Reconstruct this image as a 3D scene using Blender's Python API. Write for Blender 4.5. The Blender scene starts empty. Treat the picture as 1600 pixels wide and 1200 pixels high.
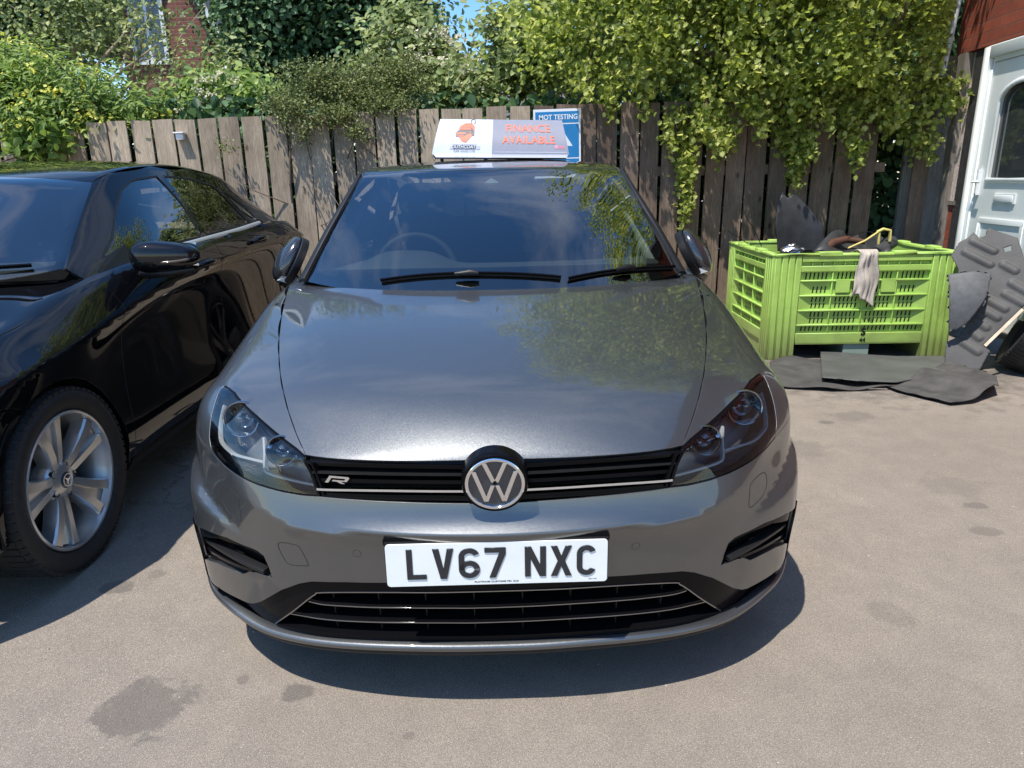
import bpy, bmesh, math, random
import numpy as np
from mathutils import Vector, Matrix
from mathutils.bvhtree import BVHTree
from mathutils.geometry import delaunay_2d_cdt

C = bpy.context.scene.collection
scene = bpy.context.scene
R = math.radians

# ------------------------------------------------------------------ camera
CAM_H, CAM_PITCH, CAM_ROLL, CAM_F = 1.341, R(16.13), R(1.04), 1103.0      # CAM_F: focal length in pixels of a 1600 px wide frame
cam_data = bpy.data.cameras.new("camera")
cam = bpy.data.objects.new("camera", cam_data)
C.objects.link(cam)
cam_data.sensor_width = 36.0
cam_data.lens = 36.0 * CAM_F / 1600.0
cam_data.clip_start = 0.05
cam_data.clip_end = 2000
cam.matrix_world = (Matrix.Translation((0, 0, CAM_H)) @ Matrix.Rotation(math.pi / 2 - CAM_PITCH, 4, 'X')
                    @ Matrix.Rotation(-CAM_ROLL, 4, 'Z'))
scene.camera = cam

# ------------------------------------------------------------------ light: high sun from the left, a little behind the camera
SUN_VEC = Vector((-0.27, -0.33, 1.0)).normalized()          # towards the sun
sun_el = math.asin(SUN_VEC.z)
sun_az = math.atan2(SUN_VEC.x, SUN_VEC.y)
sd = bpy.data.lights.new("sun", 'SUN')
sd.energy = 4.0
sd.angle = R(0.55)
sd.color = (1.0, 0.955, 0.88)
sun = bpy.data.objects.new("sun", sd)
C.objects.link(sun)
sun.rotation_euler = SUN_VEC.to_track_quat('Z', 'Y').to_euler()
sun.location = (-4, -3, 9)

world = bpy.data.worlds.new("World")
scene.world = world
world.use_nodes = True
nt = world.node_tree
for n in list(nt.nodes):
    nt.nodes.remove(n)
wo = nt.nodes.new('ShaderNodeOutputWorld')
bg = nt.nodes.new('ShaderNodeBackground')
bg.inputs['Strength'].default_value = 0.15
sky = nt.nodes.new('ShaderNodeTexSky')
sky.sky_type = 'NISHITA'
sky.sun_disc = False
sky.sun_elevation = sun_el
sky.sun_rotation = sun_az
sky.air_density = 1.0
sky.dust_density = 0.4
sky.ozone_density = 3.0
# thin broken cloud over the blue
tc = nt.nodes.new('ShaderNodeTexCoord')
mp = nt.nodes.new('ShaderNodeMapping')
mp.inputs['Scale'].default_value = (1.0, 1.6, 2.6)
mp.inputs['Rotation'].default_value = (0.15, 0.1, 0.5)
nz = nt.nodes.new('ShaderNodeTexNoise')
nz.inputs['Scale'].default_value = 2.1
nz.inputs['Detail'].default_value = 9
nz.inputs['Roughness'].default_value = 0.56
nz.inputs['Distortion'].default_value = 0.35
cr = nt.nodes.new('ShaderNodeValToRGB')
cr.color_ramp.elements[0].position = 0.50
cr.color_ramp.elements[0].color = (0, 0, 0, 1)
cr.color_ramp.elements[1].position = 0.80
cr.color_ramp.elements[1].color = (0.55, 0.55, 0.55, 1)
mx = nt.nodes.new('ShaderNodeMixRGB')
mx.inputs['Color2'].default_value = (6.3, 6.5, 6.9, 1)
nt.links.new(tc.outputs['Generated'], mp.inputs['Vector'])
nt.links.new(mp.outputs['Vector'], nz.inputs['Vector'])
nt.links.new(nz.outputs['Fac'], cr.inputs['Fac'])
nt.links.new(cr.outputs['Color'], mx.inputs['Fac'])
hs = nt.nodes.new('ShaderNodeHueSaturation')
hs.inputs['Saturation'].default_value = 1.25
nt.links.new(sky.outputs['Color'], hs.inputs['Color'])
nt.links.new(hs.outputs['Color'], mx.inputs['Color1'])
nt.links.new(mx.outputs['Color'], bg.inputs['Color'])
nt.links.new(bg.outputs['Background'], wo.inputs['Surface'])

scene.view_settings.view_transform = 'Standard'
scene.view_settings.look = 'None'
scene.view_settings.exposure = 0.68
scene.view_settings.gamma = 1.0
scene.cycles.max_bounces = 8
scene.cycles.transparent_max_bounces = 24
scene.cycles.caustics_reflective = False
scene.cycles.caustics_refractive = False

# ------------------------------------------------------------------ camera rays, used to read distances off the photograph
_c, _s = math.cos(CAM_ROLL), math.sin(CAM_ROLL)
def cam_ray(px, py):
    u0, v0 = (px - 800) / CAM_F, (py - 600) / CAM_F
    u, v = u0 * _c - v0 * _s, u0 * _s + v0 * _c
    return np.array([u, math.cos(CAM_PITCH) - v * math.sin(CAM_PITCH), -math.sin(CAM_PITCH) - v * math.cos(CAM_PITCH)])
CAM_O = np.array([0, 0, CAM_H])
def at(px, py, x=None, y=None, z=None):
    d = cam_ray(px, py)
    t = (x / d[0]) if x is not None else (y / d[1]) if y is not None else ((z - CAM_H) / d[2])
    return CAM_O + t * d

# ------------------------------------------------------------------ mesh helpers
def mk(name, verts, faces, mat=None, parent=None, normals=None, smooth=False, mats=None, mi=None):
    me = bpy.data.meshes.new(name)
    me.from_pydata([tuple(map(float, v)) for v in verts], [], [tuple(int(i) for i in f) for f in faces])
    if mats:
        for m in mats: me.materials.append(m)
    elif mat: me.materials.append(mat)
    if mi is not None:
        me.polygons.foreach_set('material_index', list(mi))
    if smooth or normals is not None:
        me.polygons.foreach_set('use_smooth', [True] * len(me.polygons))
    if normals is not None:
        me.normals_split_custom_set_from_vertices([tuple(map(float, n)) for n in normals])
    me.update()
    o = bpy.data.objects.new(name, me)
    C.objects.link(o)
    if parent: o.parent = parent
    return o

def angle_smooth(o, deg=35):
    me = o.data
    me.polygons.foreach_set('use_smooth', [True] * len(me.polygons))
    me.set_sharp_from_angle(angle=R(deg))
    return o

def thing(name, label, cat, loc=(0, 0, 0), rot=(0, 0, 0), group=None):
    o = bpy.data.objects.new(name, None)
    C.objects.link(o)
    o.empty_display_size = 0.2
    o.location = loc; o.rotation_euler = rot
    o['label'] = label; o['category'] = cat
    if group: o['group'] = group
    return o
def tag(o, label, cat, group=None, kind=None):
    o['label'] = label; o['category'] = cat
    if group: o['group'] = group
    if kind: o['kind'] = kind
    return o

class MB:
    """collects simple shapes into one mesh"""
    def __init__(s): s.v = []; s.f = []; s.mi = []
    def add(s, v, f, mi=0):
        b = len(s.v)
        s.v += [tuple(map(float, p)) for p in v]
        s.f += [tuple(b + int(i) for i in q) for q in f]
        s.mi += [mi] * len(f)
        return s
    def box(s, lo, hi, M=None, mi=0):
        x0, y0, z0 = lo; x1, y1, z1 = hi
        v = [(x0,y0,z0),(x1,y0,z0),(x1,y1,z0),(x0,y1,z0),(x0,y0,z1),(x1,y0,z1),(x1,y1,z1),(x0,y1,z1)]
        if M is not None: v = [tuple(M @ Vector(p)) for p in v]
        return s.add(v, [(0,3,2,1),(4,5,6,7),(0,1,5,4),(1,2,6,5),(2,3,7,6),(3,0,4,7)], mi)
    def tube(s, pts, r, n=8, caps=True, mi=0):
        pts = [Vector(p) for p in pts]
        rs = r if hasattr(r, '__len__') else [r] * len(pts)
        v = []; f = []
        up = None
        for i, p in enumerate(pts):
            t = (pts[min(i + 1, len(pts) - 1)] - pts[max(i - 1, 0)]).normalized()
            if up is None:
                up = Vector((0, 0, 1)) if abs(t.z) < 0.9 else Vector((1, 0, 0))
            a = t.cross(up).normalized(); b = a.cross(t).normalized(); up = b
            for k in range(n):
                q = 2 * math.pi * k / n
                v.append(p + (a * math.cos(q) + b * math.sin(q)) * rs[i])
        for i in range(len(pts) - 1):
            for k in range(n):
                k2 = (k + 1) % n
                f.append((i*n+k, i*n+k2, (i+1)*n+k2, (i+1)*n+k))
        if caps:
            f.append(tuple(range(n))[::-1]); f.append(tuple((len(pts)-1)*n + k for k in range(n)))
        return s.add(v, [q[::-1] for q in f], mi)
    def lathe(s, prof, n=48, M=None, mi=0):
        """prof: (radius, height) pairs, turned about local Z"""
        v = []; f = []
        for (r, h) in prof:
            for k in range(n):
                q = 2 * math.pi * k / n
                v.append((r * math.cos(q), r * math.sin(q), h))
        for i in range(len(prof) - 1):
            for k in range(n):
                k2 = (k + 1) % n
                f.append((i*n+k, i*n+k2, (i+1)*n+k2, (i+1)*n+k))
        if M is not None: v = [tuple(M @ Vector(p)) for p in v]
        return s.add(v, f, mi)
    def prism(s, poly, z0, z1, M=None, mi=0):
        """poly: 2-D outline, counter-clockwise; extruded z0..z1, ngon caps"""
        n = len(poly)
        v = [(p[0], p[1], z0) for p in poly] + [(p[0], p[1], z1) for p in poly]
        if M is not None: v = [tuple(M @ Vector(p)) for p in v]
        f = [tuple(range(n))[::-1], tuple(range(n, 2 * n))] + [(i, (i+1) % n, n + (i+1) % n, n + i) for i in range(n)]
        return s.add(v, f, mi)
    def build(s, name, mat=None, parent=None, smooth=None, mats=None):
        o = mk(name, s.v, s.f, mat, parent, mats=mats, mi=s.mi if mats else None)
        if smooth: angle_smooth(o, smooth)
        return o

def bevel(o, w=0.005, seg=2, ang=30):
    bm = bmesh.new(); bm.from_mesh(o.data)
    bmesh.ops.remove_doubles(bm, verts=bm.verts, dist=1e-6)
    es = [e for e in bm.edges if len(e.link_faces) == 2 and e.calc_face_angle(0) > R(ang)]
    bmesh.ops.bevel(bm, geom=es, offset=w, segments=seg, profile=0.5, affect='EDGES', clamp_overlap=True)
    bm.to_mesh(o.data); bm.free()
    return angle_smooth(o, 40)

def catmull(pts, n=8, closed=False):
    P = [np.array(p, float) for p in pts]
    out = []
    m = len(P)
    for i in range(m if closed else m - 1):
        if closed:
            p0, p1, p2, p3 = P[i-1], P[i], P[(i+1) % m], P[(i+2) % m]
        else:
            p1, p2 = P[i], P[i+1]
            p0 = P[i-1] if i > 0 else 2 * p1 - p2
            p3 = P[i+2] if i + 2 < m else 2 * p2 - p1
        for k in range(n):
            t = k / n
            out.append(0.5 * ((2*p1) + (-p0+p2)*t + (2*p0-5*p1+4*p2-p3)*t*t + (-p0+3*p1-3*p2+p3)*t**3))
    if not closed: out.append(P[-1])
    return out
def resample(pts, step):
    P = np.array([np.array(p, float) for p in pts])
    d = np.r_[0, np.cumsum(np.linalg.norm(np.diff(P, axis=0), axis=1))]
    n = max(1, int(round(d[-1] / step)))
    q = np.linspace(0, d[-1], n + 1)
    return [np.array([np.interp(t, d, P[:, k]) for k in range(P.shape[1])]) for t in q]

def inside(poly, P):
    """even-odd test of points P (n,2) in polygon"""
    poly = np.asarray(poly); x, y = P[:, 0], P[:, 1]
    c = np.zeros(len(P), bool)
    x1, y1 = poly[:, 0], poly[:, 1]; x2, y2 = np.roll(x1, -1), np.roll(y1, -1)
    for a, b, cc, d in zip(x1, y1, x2, y2):
        if b == d: continue
        m = (b > y) != (d > y)
        c ^= m & (x < (cc - a) * (y - b) / (d - b) + a)
    return c
def area2(p):
    p = np.asarray(p); return 0.5 * np.sum(p[:, 0] * np.roll(p[:, 1], -1) - np.roll(p[:, 0], -1) * p[:, 1])
def inset(poly, d):
    """shrink a closed 2-D outline by d"""
    p = np.asarray(poly, float)
    s = 1 if area2(p) > 0 else -1
    a = p - np.roll(p, 1, 0); b = np.roll(p, -1, 0) - p
    a /= np.linalg.norm(a, axis=1)[:, None] + 1e-12; b /= np.linalg.norm(b, axis=1)[:, None] + 1e-12
    na = np.c_[-a[:, 1], a[:, 0]] * s; nb = np.c_[-b[:, 1], b[:, 0]] * s
    m = na + nb; k = np.sum(m * na, axis=1); k = np.maximum(k, 0.5)
    return p + m / k[:, None] * d

# ------------------------------------------------------------------ smooth body surfaces and panels cut from them
class Body:
    """half cage given as rows of a box grid (front, side, rear, top), mirrored in x, subdivided, fitted so that it passes through the given points"""
    def __init__(s, front, side, rear, top, creases=(), level=4, fit=8):
        idx = {}; V = []
        def vid(p):
            k = tuple(round(float(c), 5) for c in p)
            if k not in idx:
                idx[k] = len(V); V.append(k)
            return idx[k]
        F = []
        def grid(G, flip=False):
            for r in range(len(G) - 1):
                for i in range(len(G[0]) - 1):
                    q = [vid(G[r][i]), vid(G[r][i+1]), vid(G[r+1][i+1]), vid(G[r+1][i])]
                    if len(set(q)) < 3: continue
                    F.append(q[::-1] if flip else q)
        grid(front, True); grid(side, True)
        if rear: grid(rear, False)
        grid(top, True)
        n = len(V)
        mir = {i: (i if abs(V[i][0]) < 1e-6 else n + i) for i in range(n)}
        V2 = list(V) + [(-v[0], v[1], v[2]) for v in V]
        F2 = F + [[mir[i] for i in q][::-1] for q in F]
        used = sorted({i for q in F2 for i in q}); rm = {a: b for b, a in enumerate(used)}
        V2 = [V2[i] for i in used]; F2 = [[rm[i] for i in q] for q in F2]
        me = bpy.data.meshes.new('cage'); me.from_pydata(V2, [], F2)
        ob = bpy.data.objects.new('cage', me); C.objects.link(ob)
        bm = bmesh.new(); bm.from_mesh(me)
        cl = bm.edges.layers.float.get('crease_edge') or bm.edges.layers.float.new('crease_edge')
        cset = []
        for (line, w) in creases:
            ks = [idx.get(tuple(round(float(c), 5) for c in p)) for p in line]
            for a, b in zip(ks[:-1], ks[1:]):
                cset.append((rm[a], rm[b], w)); cset.append((rm[mir[a]], rm[mir[b]], w))
        bm.verts.ensure_lookup_table()
        for a, b, w in cset:
            e = bm.edges.get((bm.verts[a], bm.verts[b]))
            if e: e[cl] = w
        bmesh.ops.recalc_face_normals(bm, faces=bm.faces)
        bm.to_mesh(me); bm.free()
        T = np.array(V2, float)
        md = ob.modifiers.new('s', 'SUBSURF'); md.subdivision_type = 'CATMULL_CLARK'; md.levels = 2
        dg = bpy.context.evaluated_depsgraph_get()
        P = T.copy()
        for it in range(fit):
            me.vertices.foreach_set('co', P.ravel()); me.update()
            dg.update()
            ev = ob.evaluated_get(dg).to_mesh()
            co = np.empty(len(ev.vertices) * 3); ev.vertices.foreach_get('co', co); co = co.reshape(-1, 3)[:len(P)]
            ob.evaluated_get(dg).to_mesh_clear()
            P += 0.9 * (T - co)
        me.vertices.foreach_set('co', P.ravel()); me.update()
        md.levels = level
        dg.update()
        e = ob.evaluated_get(dg); ev = e.to_mesh()
        nv = len(ev.vertices)
        co = np.empty(nv * 3); ev.vertices.foreach_get('co', co); s.co = co.reshape(-1, 3)
        no = np.empty(nv * 3); ev.vertices.foreach_get('normal', no); s.no = no.reshape(-1, 3)
        ev.calc_loop_triangles()
        t = np.empty(len(ev.loop_triangles) * 3, int); ev.loop_triangles.foreach_get('vertices', t); s.tri = t.reshape(-1, 3)
        e.to_mesh_clear()
        bpy.data.objects.remove(ob)
        if np.sum((s.co - [0, s.co[:, 1].mean(), s.co[:, 2].mean()]) * s.no) < 0: s.no = -s.no
        s.bvh = BVHTree.FromPolygons([tuple(c) for c in s.co], [tuple(map(int, q)) for q in s.tri])
    def _nrm(s, loc, fi):
        a, b, c = s.tri[fi]
        A, B, D = s.co[a], s.co[b], s.co[c]; p = np.array(loc)
        v0, v1, v2 = B - A, D - A, p - A
        d00, d01, d11, d20, d21 = v0@v0, v0@v1, v1@v1, v2@v0, v2@v1
        den = d00*d11 - d01*d01
        if abs(den) < 1e-16: n = s.no[a]
        else:
            v = (d11*d20 - d01*d21)/den; w = (d00*d21 - d01*d20)/den
            n = (1-v-w)*s.no[a] + v*s.no[b] + w*s.no[c]
        return n / (np.linalg.norm(n) + 1e-12)
    def cast(s, o, d, near=None):
        d = Vector(d).normalized()
        loc, n, fi, dist = s.bvh.ray_cast(Vector(o), d)
        if loc is None:
            if near is None: near = Vector(o) + d * 1.0
            loc, n, fi, dist = s.bvh.find_nearest(Vector(near))
        return np.array(loc), s._nrm(loc, fi)
    def nearest(s, p):
        loc, n, fi, dist = s.bvh.find_nearest(Vector(p))
        return np.array(loc), s._nrm(loc, fi)

class Frame:
    """where a car stands: world <-> local"""
    def __init__(s, x, y, z, yaw): s.t = np.array([x, y, z]); s.c, s.s = math.cos(yaw), math.sin(yaw); s.yaw = yaw
    def loc(s, p): q = np.asarray(p) - s.t; return np.array([q[0]*s.c + q[1]*s.s, -q[0]*s.s + q[1]*s.c, q[2]])
    def vec(s, q): return np.array([q[0]*s.c + q[1]*s.s, -q[0]*s.s + q[1]*s.c, q[2]])
    def ray(s, px, py): return s.loc(CAM_O), s.vec(cam_ray(px, py))
    def at(s, px, py, x=None, y=None, z=None):
        o, d = s.ray(px, py)
        t = (x-o[0])/d[0] if x is not None else (y-o[1])/d[1] if y is not None else (z-o[2])/d[2]
        return o + t*d
    def on(s, body, px, py):
        """the point of the body surface seen at a pixel; None when the surface is missed"""
        o, d = s.ray(px, py)
        loc, n, fi, dist = body.bvh.ray_cast(Vector(o), Vector(d).normalized())
        if loc is None:
            best = None
            for k in range(1, 400):
                q = o + d * (1.0 + k * 0.02)
                l2, n2, f2, dd = body.bvh.find_nearest(Vector(q))
                if best is None or dd < best[0]: best = (dd, l2)
            loc = best[1]
        return np.array(loc)

class Sph:
    def __init__(s, c): s.c = np.array(c, float)
    def to2(s, p):
        q = np.asarray(p) - s.c; return np.array([math.atan2(q[0], -q[1]), math.atan2(q[2], math.hypot(q[0], q[1]))])
    def ray(s, a):
        d = np.array([math.sin(a[0])*math.cos(a[1]), -math.cos(a[0])*math.cos(a[1]), math.sin(a[1])])
        return s.c + d * 4, -d, s.c + d
class Planar:
    def __init__(s, e1, e2, d, o=(0, 0, 0)):
        s.e1, s.e2, s.d, s.o = [np.array(v, float) for v in (e1, e2, d, o)]
    def to2(s, p): q = np.asarray(p) - s.o; return np.array([q @ s.e1, q @ s.e2])
    def ray(s, a):
        p = s.o + a[0]*s.e1 + a[1]*s.e2; return p - s.d*5, s.d, p
TOP = Planar((1,0,0), (0,1,0), (0,0,-1), (0,0,1))
FRONT = Planar((1,0,0), (0,0,1), (0,1,0))
RIGHT = Planar((0,1,0), (0,0,1), (-1,0,0))
LEFT = Planar((0,1,0), (0,0,1), (1,0,0))

def patch(name, body, proj, loop, mat, parent, holes=(), step=0.012, off=0.0, skirt=0.012, gap=0.0015, disp=None, hole_gap=None, ring=0.0):
    """a panel: the part of a body surface inside an outline (3-D points), with folded-in edges"""
    L = [np.array([proj.to2(p) for p in loop])] + [np.array([proj.to2(p) for p in h]) for h in holes]
    if gap: L[0] = inset(L[0], gap)
    hg = gap if hole_gap is None else hole_gap
    if hg: L[1:] = [inset(h, -hg) for h in L[1:]]
    if ring: L.append(inset(L[0], ring))
    def dens(l):
        out = []
        for a, b in zip(l, np.roll(l, -1, 0)):
            n = max(1, int(math.ceil(np.linalg.norm(b - a) / step)))
            for k in range(n):
                q = a + (b - a) * k / n
                if not out or np.linalg.norm(q - out[-1]) > 1e-5: out.append(q)
        if np.linalg.norm(out[0] - out[-1]) < 1e-5: out.pop()
        return np.array(out)
    L = [dens(l) for l in L]
    lo, hi = L[0].min(0), L[0].max(0)
    gx, gy = np.meshgrid(np.arange(lo[0], hi[0], step), np.arange(lo[1], hi[1], step))
    G = np.c_[gx.ravel(), gy.ravel()]
    m = inside(L[0], G)
    for h in L[1:]: m &= ~inside(h, G)
    G = G[m]
    B = np.vstack(L)
    if len(G):
        keep = np.ones(len(G), bool)
        for i in range(0, len(B), 200):
            dd = np.linalg.norm(G[:, None] - B[None, i:i+200], axis=2).min(1)
            keep &= dd > step * 0.45
        G = G[keep]
    pts = [Vector(p) for p in np.vstack([B, G])]
    E = []; k = 0
    for l in L:
        n = len(l); E += [(k+i, k+(i+1) % n) for i in range(n)]; k += n
    vo, eo, fo, _, _, _ = delaunay_2d_cdt(pts, E, [], 0, 1e-7)
    vo = np.array([tuple(v) for v in vo]); fo = np.array([tuple(f) for f in fo if len(f) == 3])
    cen = vo[fo].mean(1)
    m = inside(L[0], cen)
    for h in L[1:]: m &= ~inside(h, cen)
    fo = fo[m]
    used = np.unique(fo); rm = -np.ones(len(vo), int); rm[used] = np.arange(len(used))
    vo = vo[used]; fo = rm[fo]
    P = []; N = []
    for a in vo:
        o, d, near = proj.ray(a)
        p, n = body.cast(o, d, near)
        P.append(p); N.append(n)
    P = np.array(P); N = np.array(N)
    if disp is not None:
        P2 = np.array([p + n * disp(p, n) for p, n in zip(P, N)])
        # normals of the displaced surface
        fn = np.cross(P2[fo[:, 1]] - P2[fo[:, 0]], P2[fo[:, 2]] - P2[fo[:, 0]])
        an = np.zeros_like(P2)
        for k in range(3): np.add.at(an, fo[:, k], fn)
        sg = np.sign(np.sum(an * N, axis=1)); sg[sg == 0] = 1
        an = an * sg[:, None]; an /= np.linalg.norm(an, axis=1)[:, None] + 1e-12
        mv = np.abs(np.array([disp(p, n) for p, n in zip(P, N)])) > 1e-6
        N = np.where(mv[:, None], an, N); P = P2
    P = P + N * off
    fn = np.cross(P[fo[:, 1]] - P[fo[:, 0]], P[fo[:, 2]] - P[fo[:, 0]])
    flip = np.sum(fn * N[fo].mean(1), axis=1) < 0
    fo[flip] = fo[flip][:, ::-1]
    V = list(P); NN = list(N); F = [tuple(f) for f in fo]
    if skirt:
        from collections import Counter
        cnt = {}
        for f in F:
            for i in range(3):
                a, b = f[i], f[(i+1) % 3]; cnt[(a, b)] = 1
        be = [(a, b) for (a, b) in cnt if (b, a) not in cnt]
        # outward direction in the surface, per boundary vertex
        side = {}
        for a, b in be:
            t = P[b] - P[a]; w = np.cross(t, N[a]); w /= np.linalg.norm(w) + 1e-12
            for q in (a, b): side.setdefault(q, []).append(w)
        ring = {}
        r1 = min(0.0012, skirt * 0.3)
        for q, ws in side.items():
            w = np.mean(ws, axis=0); w /= np.linalg.norm(w) + 1e-12
            ids = []
            # rounded edge: the panel edge rolls over and folds inwards
            ids.append(q)
            V.append(P[q] + w * r1 * 0.7 - N[q] * r1 * 0.3); n = w * 0.7 + N[q] * 0.7; NN.append(n / np.linalg.norm(n)); ids.append(len(V)-1)
            V.append(P[q] + w * r1 - N[q] * r1); NN.append(w); ids.append(len(V)-1)
            V.append(P[q] + w * r1 - N[q] * skirt); NN.append(w); ids.append(len(V)-1)
            ring[q] = ids
        for a, b in be:
            ra, rb = ring[a], ring[b]
            for k in range(3):
                F.append((rb[k], ra[k], ra[k+1], rb[k+1]))
    return mk(name, V, F, mat, parent, normals=NN)

def ribbon(name, pts, nrm, w, h, mat, parent, sink=0.0, taper=False, prof=None):
    """a bar along a 3-D line: w across (in the surface), h proud of it"""
    P = [np.array(p) for p in pts]; n = len(P)
    V = []; F = []
    if prof is None:
        prof = [(-.5, -sink/h if h else 0), (-.5, .75), (-.38, 1), (.38, 1), (.5, .75), (.5, -sink/h if h else 0)]
    m = len(prof)
    for i in range(n):
        t = P[min(i+1, n-1)] - P[max(i-1, 0)]; t /= np.linalg.norm(t) + 1e-12
        N = np.array(nrm[i] if hasattr(nrm[0], '__len__') else nrm); N = N - (N@t)*t; N /= np.linalg.norm(N) + 1e-12
        b = np.cross(t, N)
        ww = (w[i] if hasattr(w, '__len__') else w) * (math.sin(math.pi*min(1, (i+.15)/(n*.25)) / 2) if taper and i < n*.25 else 1)
        for (a, c) in prof: V.append(P[i] + b*a*ww + N*c*h)
    for i in range(n-1):
        for k in range(m):
            k2 = (k+1) % m
            F.append((i*m+k, i*m+k2, (i+1)*m+k2, (i+1)*m+k))
    F.append(tuple(range(m))[::-1]); F.append(tuple((n-1)*m + k for k in range(m)))
    o = mk(name, V, F, mat, parent)
    bm = bmesh.new(); bm.from_mesh(o.data); bmesh.ops.recalc_face_normals(bm, faces=bm.faces); bm.to_mesh(o.data); bm.free()
    return angle_smooth(o, 50)

def text_mesh(name, s, size, depth, mat, parent=None, M=None, align='CENTER', xs=1.0, bold=0.0, space=1.0, bev=0.0, shear=0):
    cu = bpy.data.curves.new(name, 'FONT'); cu.body = s; cu.size = size; cu.extrude = depth
    cu.align_x = align; cu.align_y = 'CENTER'; cu.offset = bold; cu.space_character = space; cu.bevel_depth = bev; cu.shear = shear
    cu.resolution_u = 4
    ob = bpy.data.objects.new(name, cu); C.objects.link(ob)
    dg = bpy.context.evaluated_depsgraph_get(); dg.update()
    me = bpy.data.meshes.new_from_object(ob.evaluated_get(dg))
    bpy.data.objects.remove(ob)
    me.transform(Matrix.Diagonal((xs, 1, 1, 1)))
    if M is not None: me.transform(M)
    me.materials.clear(); me.materials.append(mat)
    o = bpy.data.objects.new(name, me); C.objects.link(o)
    if parent: o.parent = parent
    return o
# ------------------------------------------------------------------ materials
def new_mat(name):
    m = bpy.data.materials.new(name); m.use_nodes = True
    nt = m.node_tree
    for n in list(nt.nodes): nt.nodes.remove(n)
    out = nt.nodes.new('ShaderNodeOutputMaterial')
    p = nt.nodes.new('ShaderNodeBsdfPrincipled')
    nt.links.new(p.outputs[0], out.inputs['Surface'])
    return m, nt, p, out
def nd(nt, t, **kw):
    n = nt.nodes.new(t)
    for k, v in kw.items():
        if k in n.inputs: n.inputs[k].default_value = v
        else: setattr(n, k, v)
    return n
def coords(nt, scale=(1, 1, 1), kind='Object', rot=(0, 0, 0)):
    t = nt.nodes.new('ShaderNodeTexCoord'); m = nt.nodes.new('ShaderNodeMapping')
    m.inputs['Scale'].default_value = scale; m.inputs['Rotation'].default_value = rot
    nt.links.new(t.outputs[kind], m.inputs['Vector'])
    return m.outputs['Vector']
def noise(nt, vec, scale, detail=4, rough=.55, dist=0):
    n = nd(nt, 'ShaderNodeTexNoise', Scale=scale, Detail=detail, Roughness=rough, Distortion=dist)
    nt.links.new(vec, n.inputs['Vector']); return n.outputs['Fac']
def ramp(nt, fac, stops):
    r = nt.nodes.new('ShaderNodeValToRGB')
    while len(r.color_ramp.elements) < len(stops): r.color_ramp.elements.new(0.5)
    for e, (p, c) in zip(r.color_ramp.elements, stops):
        e.position = p; e.color = (c, c, c, 1) if not hasattr(c, '__len__') else (*c, 1)
    nt.links.new(fac, r.inputs['Fac']); return r.outputs['Color']
def mixc(nt, f, a, b, mode='MIX'):
    m = nt.nodes.new('ShaderNodeMixRGB'); m.blend_type = mode
    for i, v in ((0, f), (1, a), (2, b)):
        if hasattr(v, 'is_linked'): nt.links.new(v, m.inputs[i])
        elif hasattr(v, '__len__'): m.inputs[i].default_value = (*v[:3], 1)
        else: m.inputs[i].default_value = v if i == 0 else (v, v, v, 1)
    return m.outputs[0]
def mathn(nt, op, a, b=0.5):
    m = nt.nodes.new('ShaderNodeMath'); m.operation = op
    for i, v in ((0, a), (1, b)):
        if hasattr(v, 'is_linked'): nt.links.new(v, m.inputs[i])
        else: m.inputs[i].default_value = v
    return m.outputs[0]
def bump(nt, p, h, strength=.3, dist=.01, sock='Normal'):
    b = nd(nt, 'ShaderNodeBump', Strength=strength, Distance=dist)
    nt.links.new(h, b.inputs['Height']); nt.links.new(b.outputs['Normal'], p.inputs[sock]); return b
def simple(name, col, rough=.5, metal=0, coat=0, spec=.5, var=0.0, vscale=20, bmp=0.0, bscale=200, coat_rough=.03):
    m, nt, p, out = new_mat(name)
    p.inputs['Base Color'].default_value = (*col, 1); p.inputs['Roughness'].default_value = rough
    p.inputs['Metallic'].default_value = metal; p.inputs['Coat Weight'].default_value = coat
    p.inputs['Coat Roughness'].default_value = coat_rough
    p.inputs['Specular IOR Level'].default_value = spec
    v = coords(nt)
    if var:
        f = noise(nt, v, vscale, 5, .6)
        c = mixc(nt, ramp(nt, f, [(.3, 0), (.75, 1)]), [x * (1 - var) for x in col], [min(1, x * (1 + var)) for x in col])
        nt.links.new(c, p.inputs['Base Color'])
    if bmp:
        bump(nt, p, noise(nt, v, bscale, 3, .6), bmp, .002)
    return m

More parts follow.
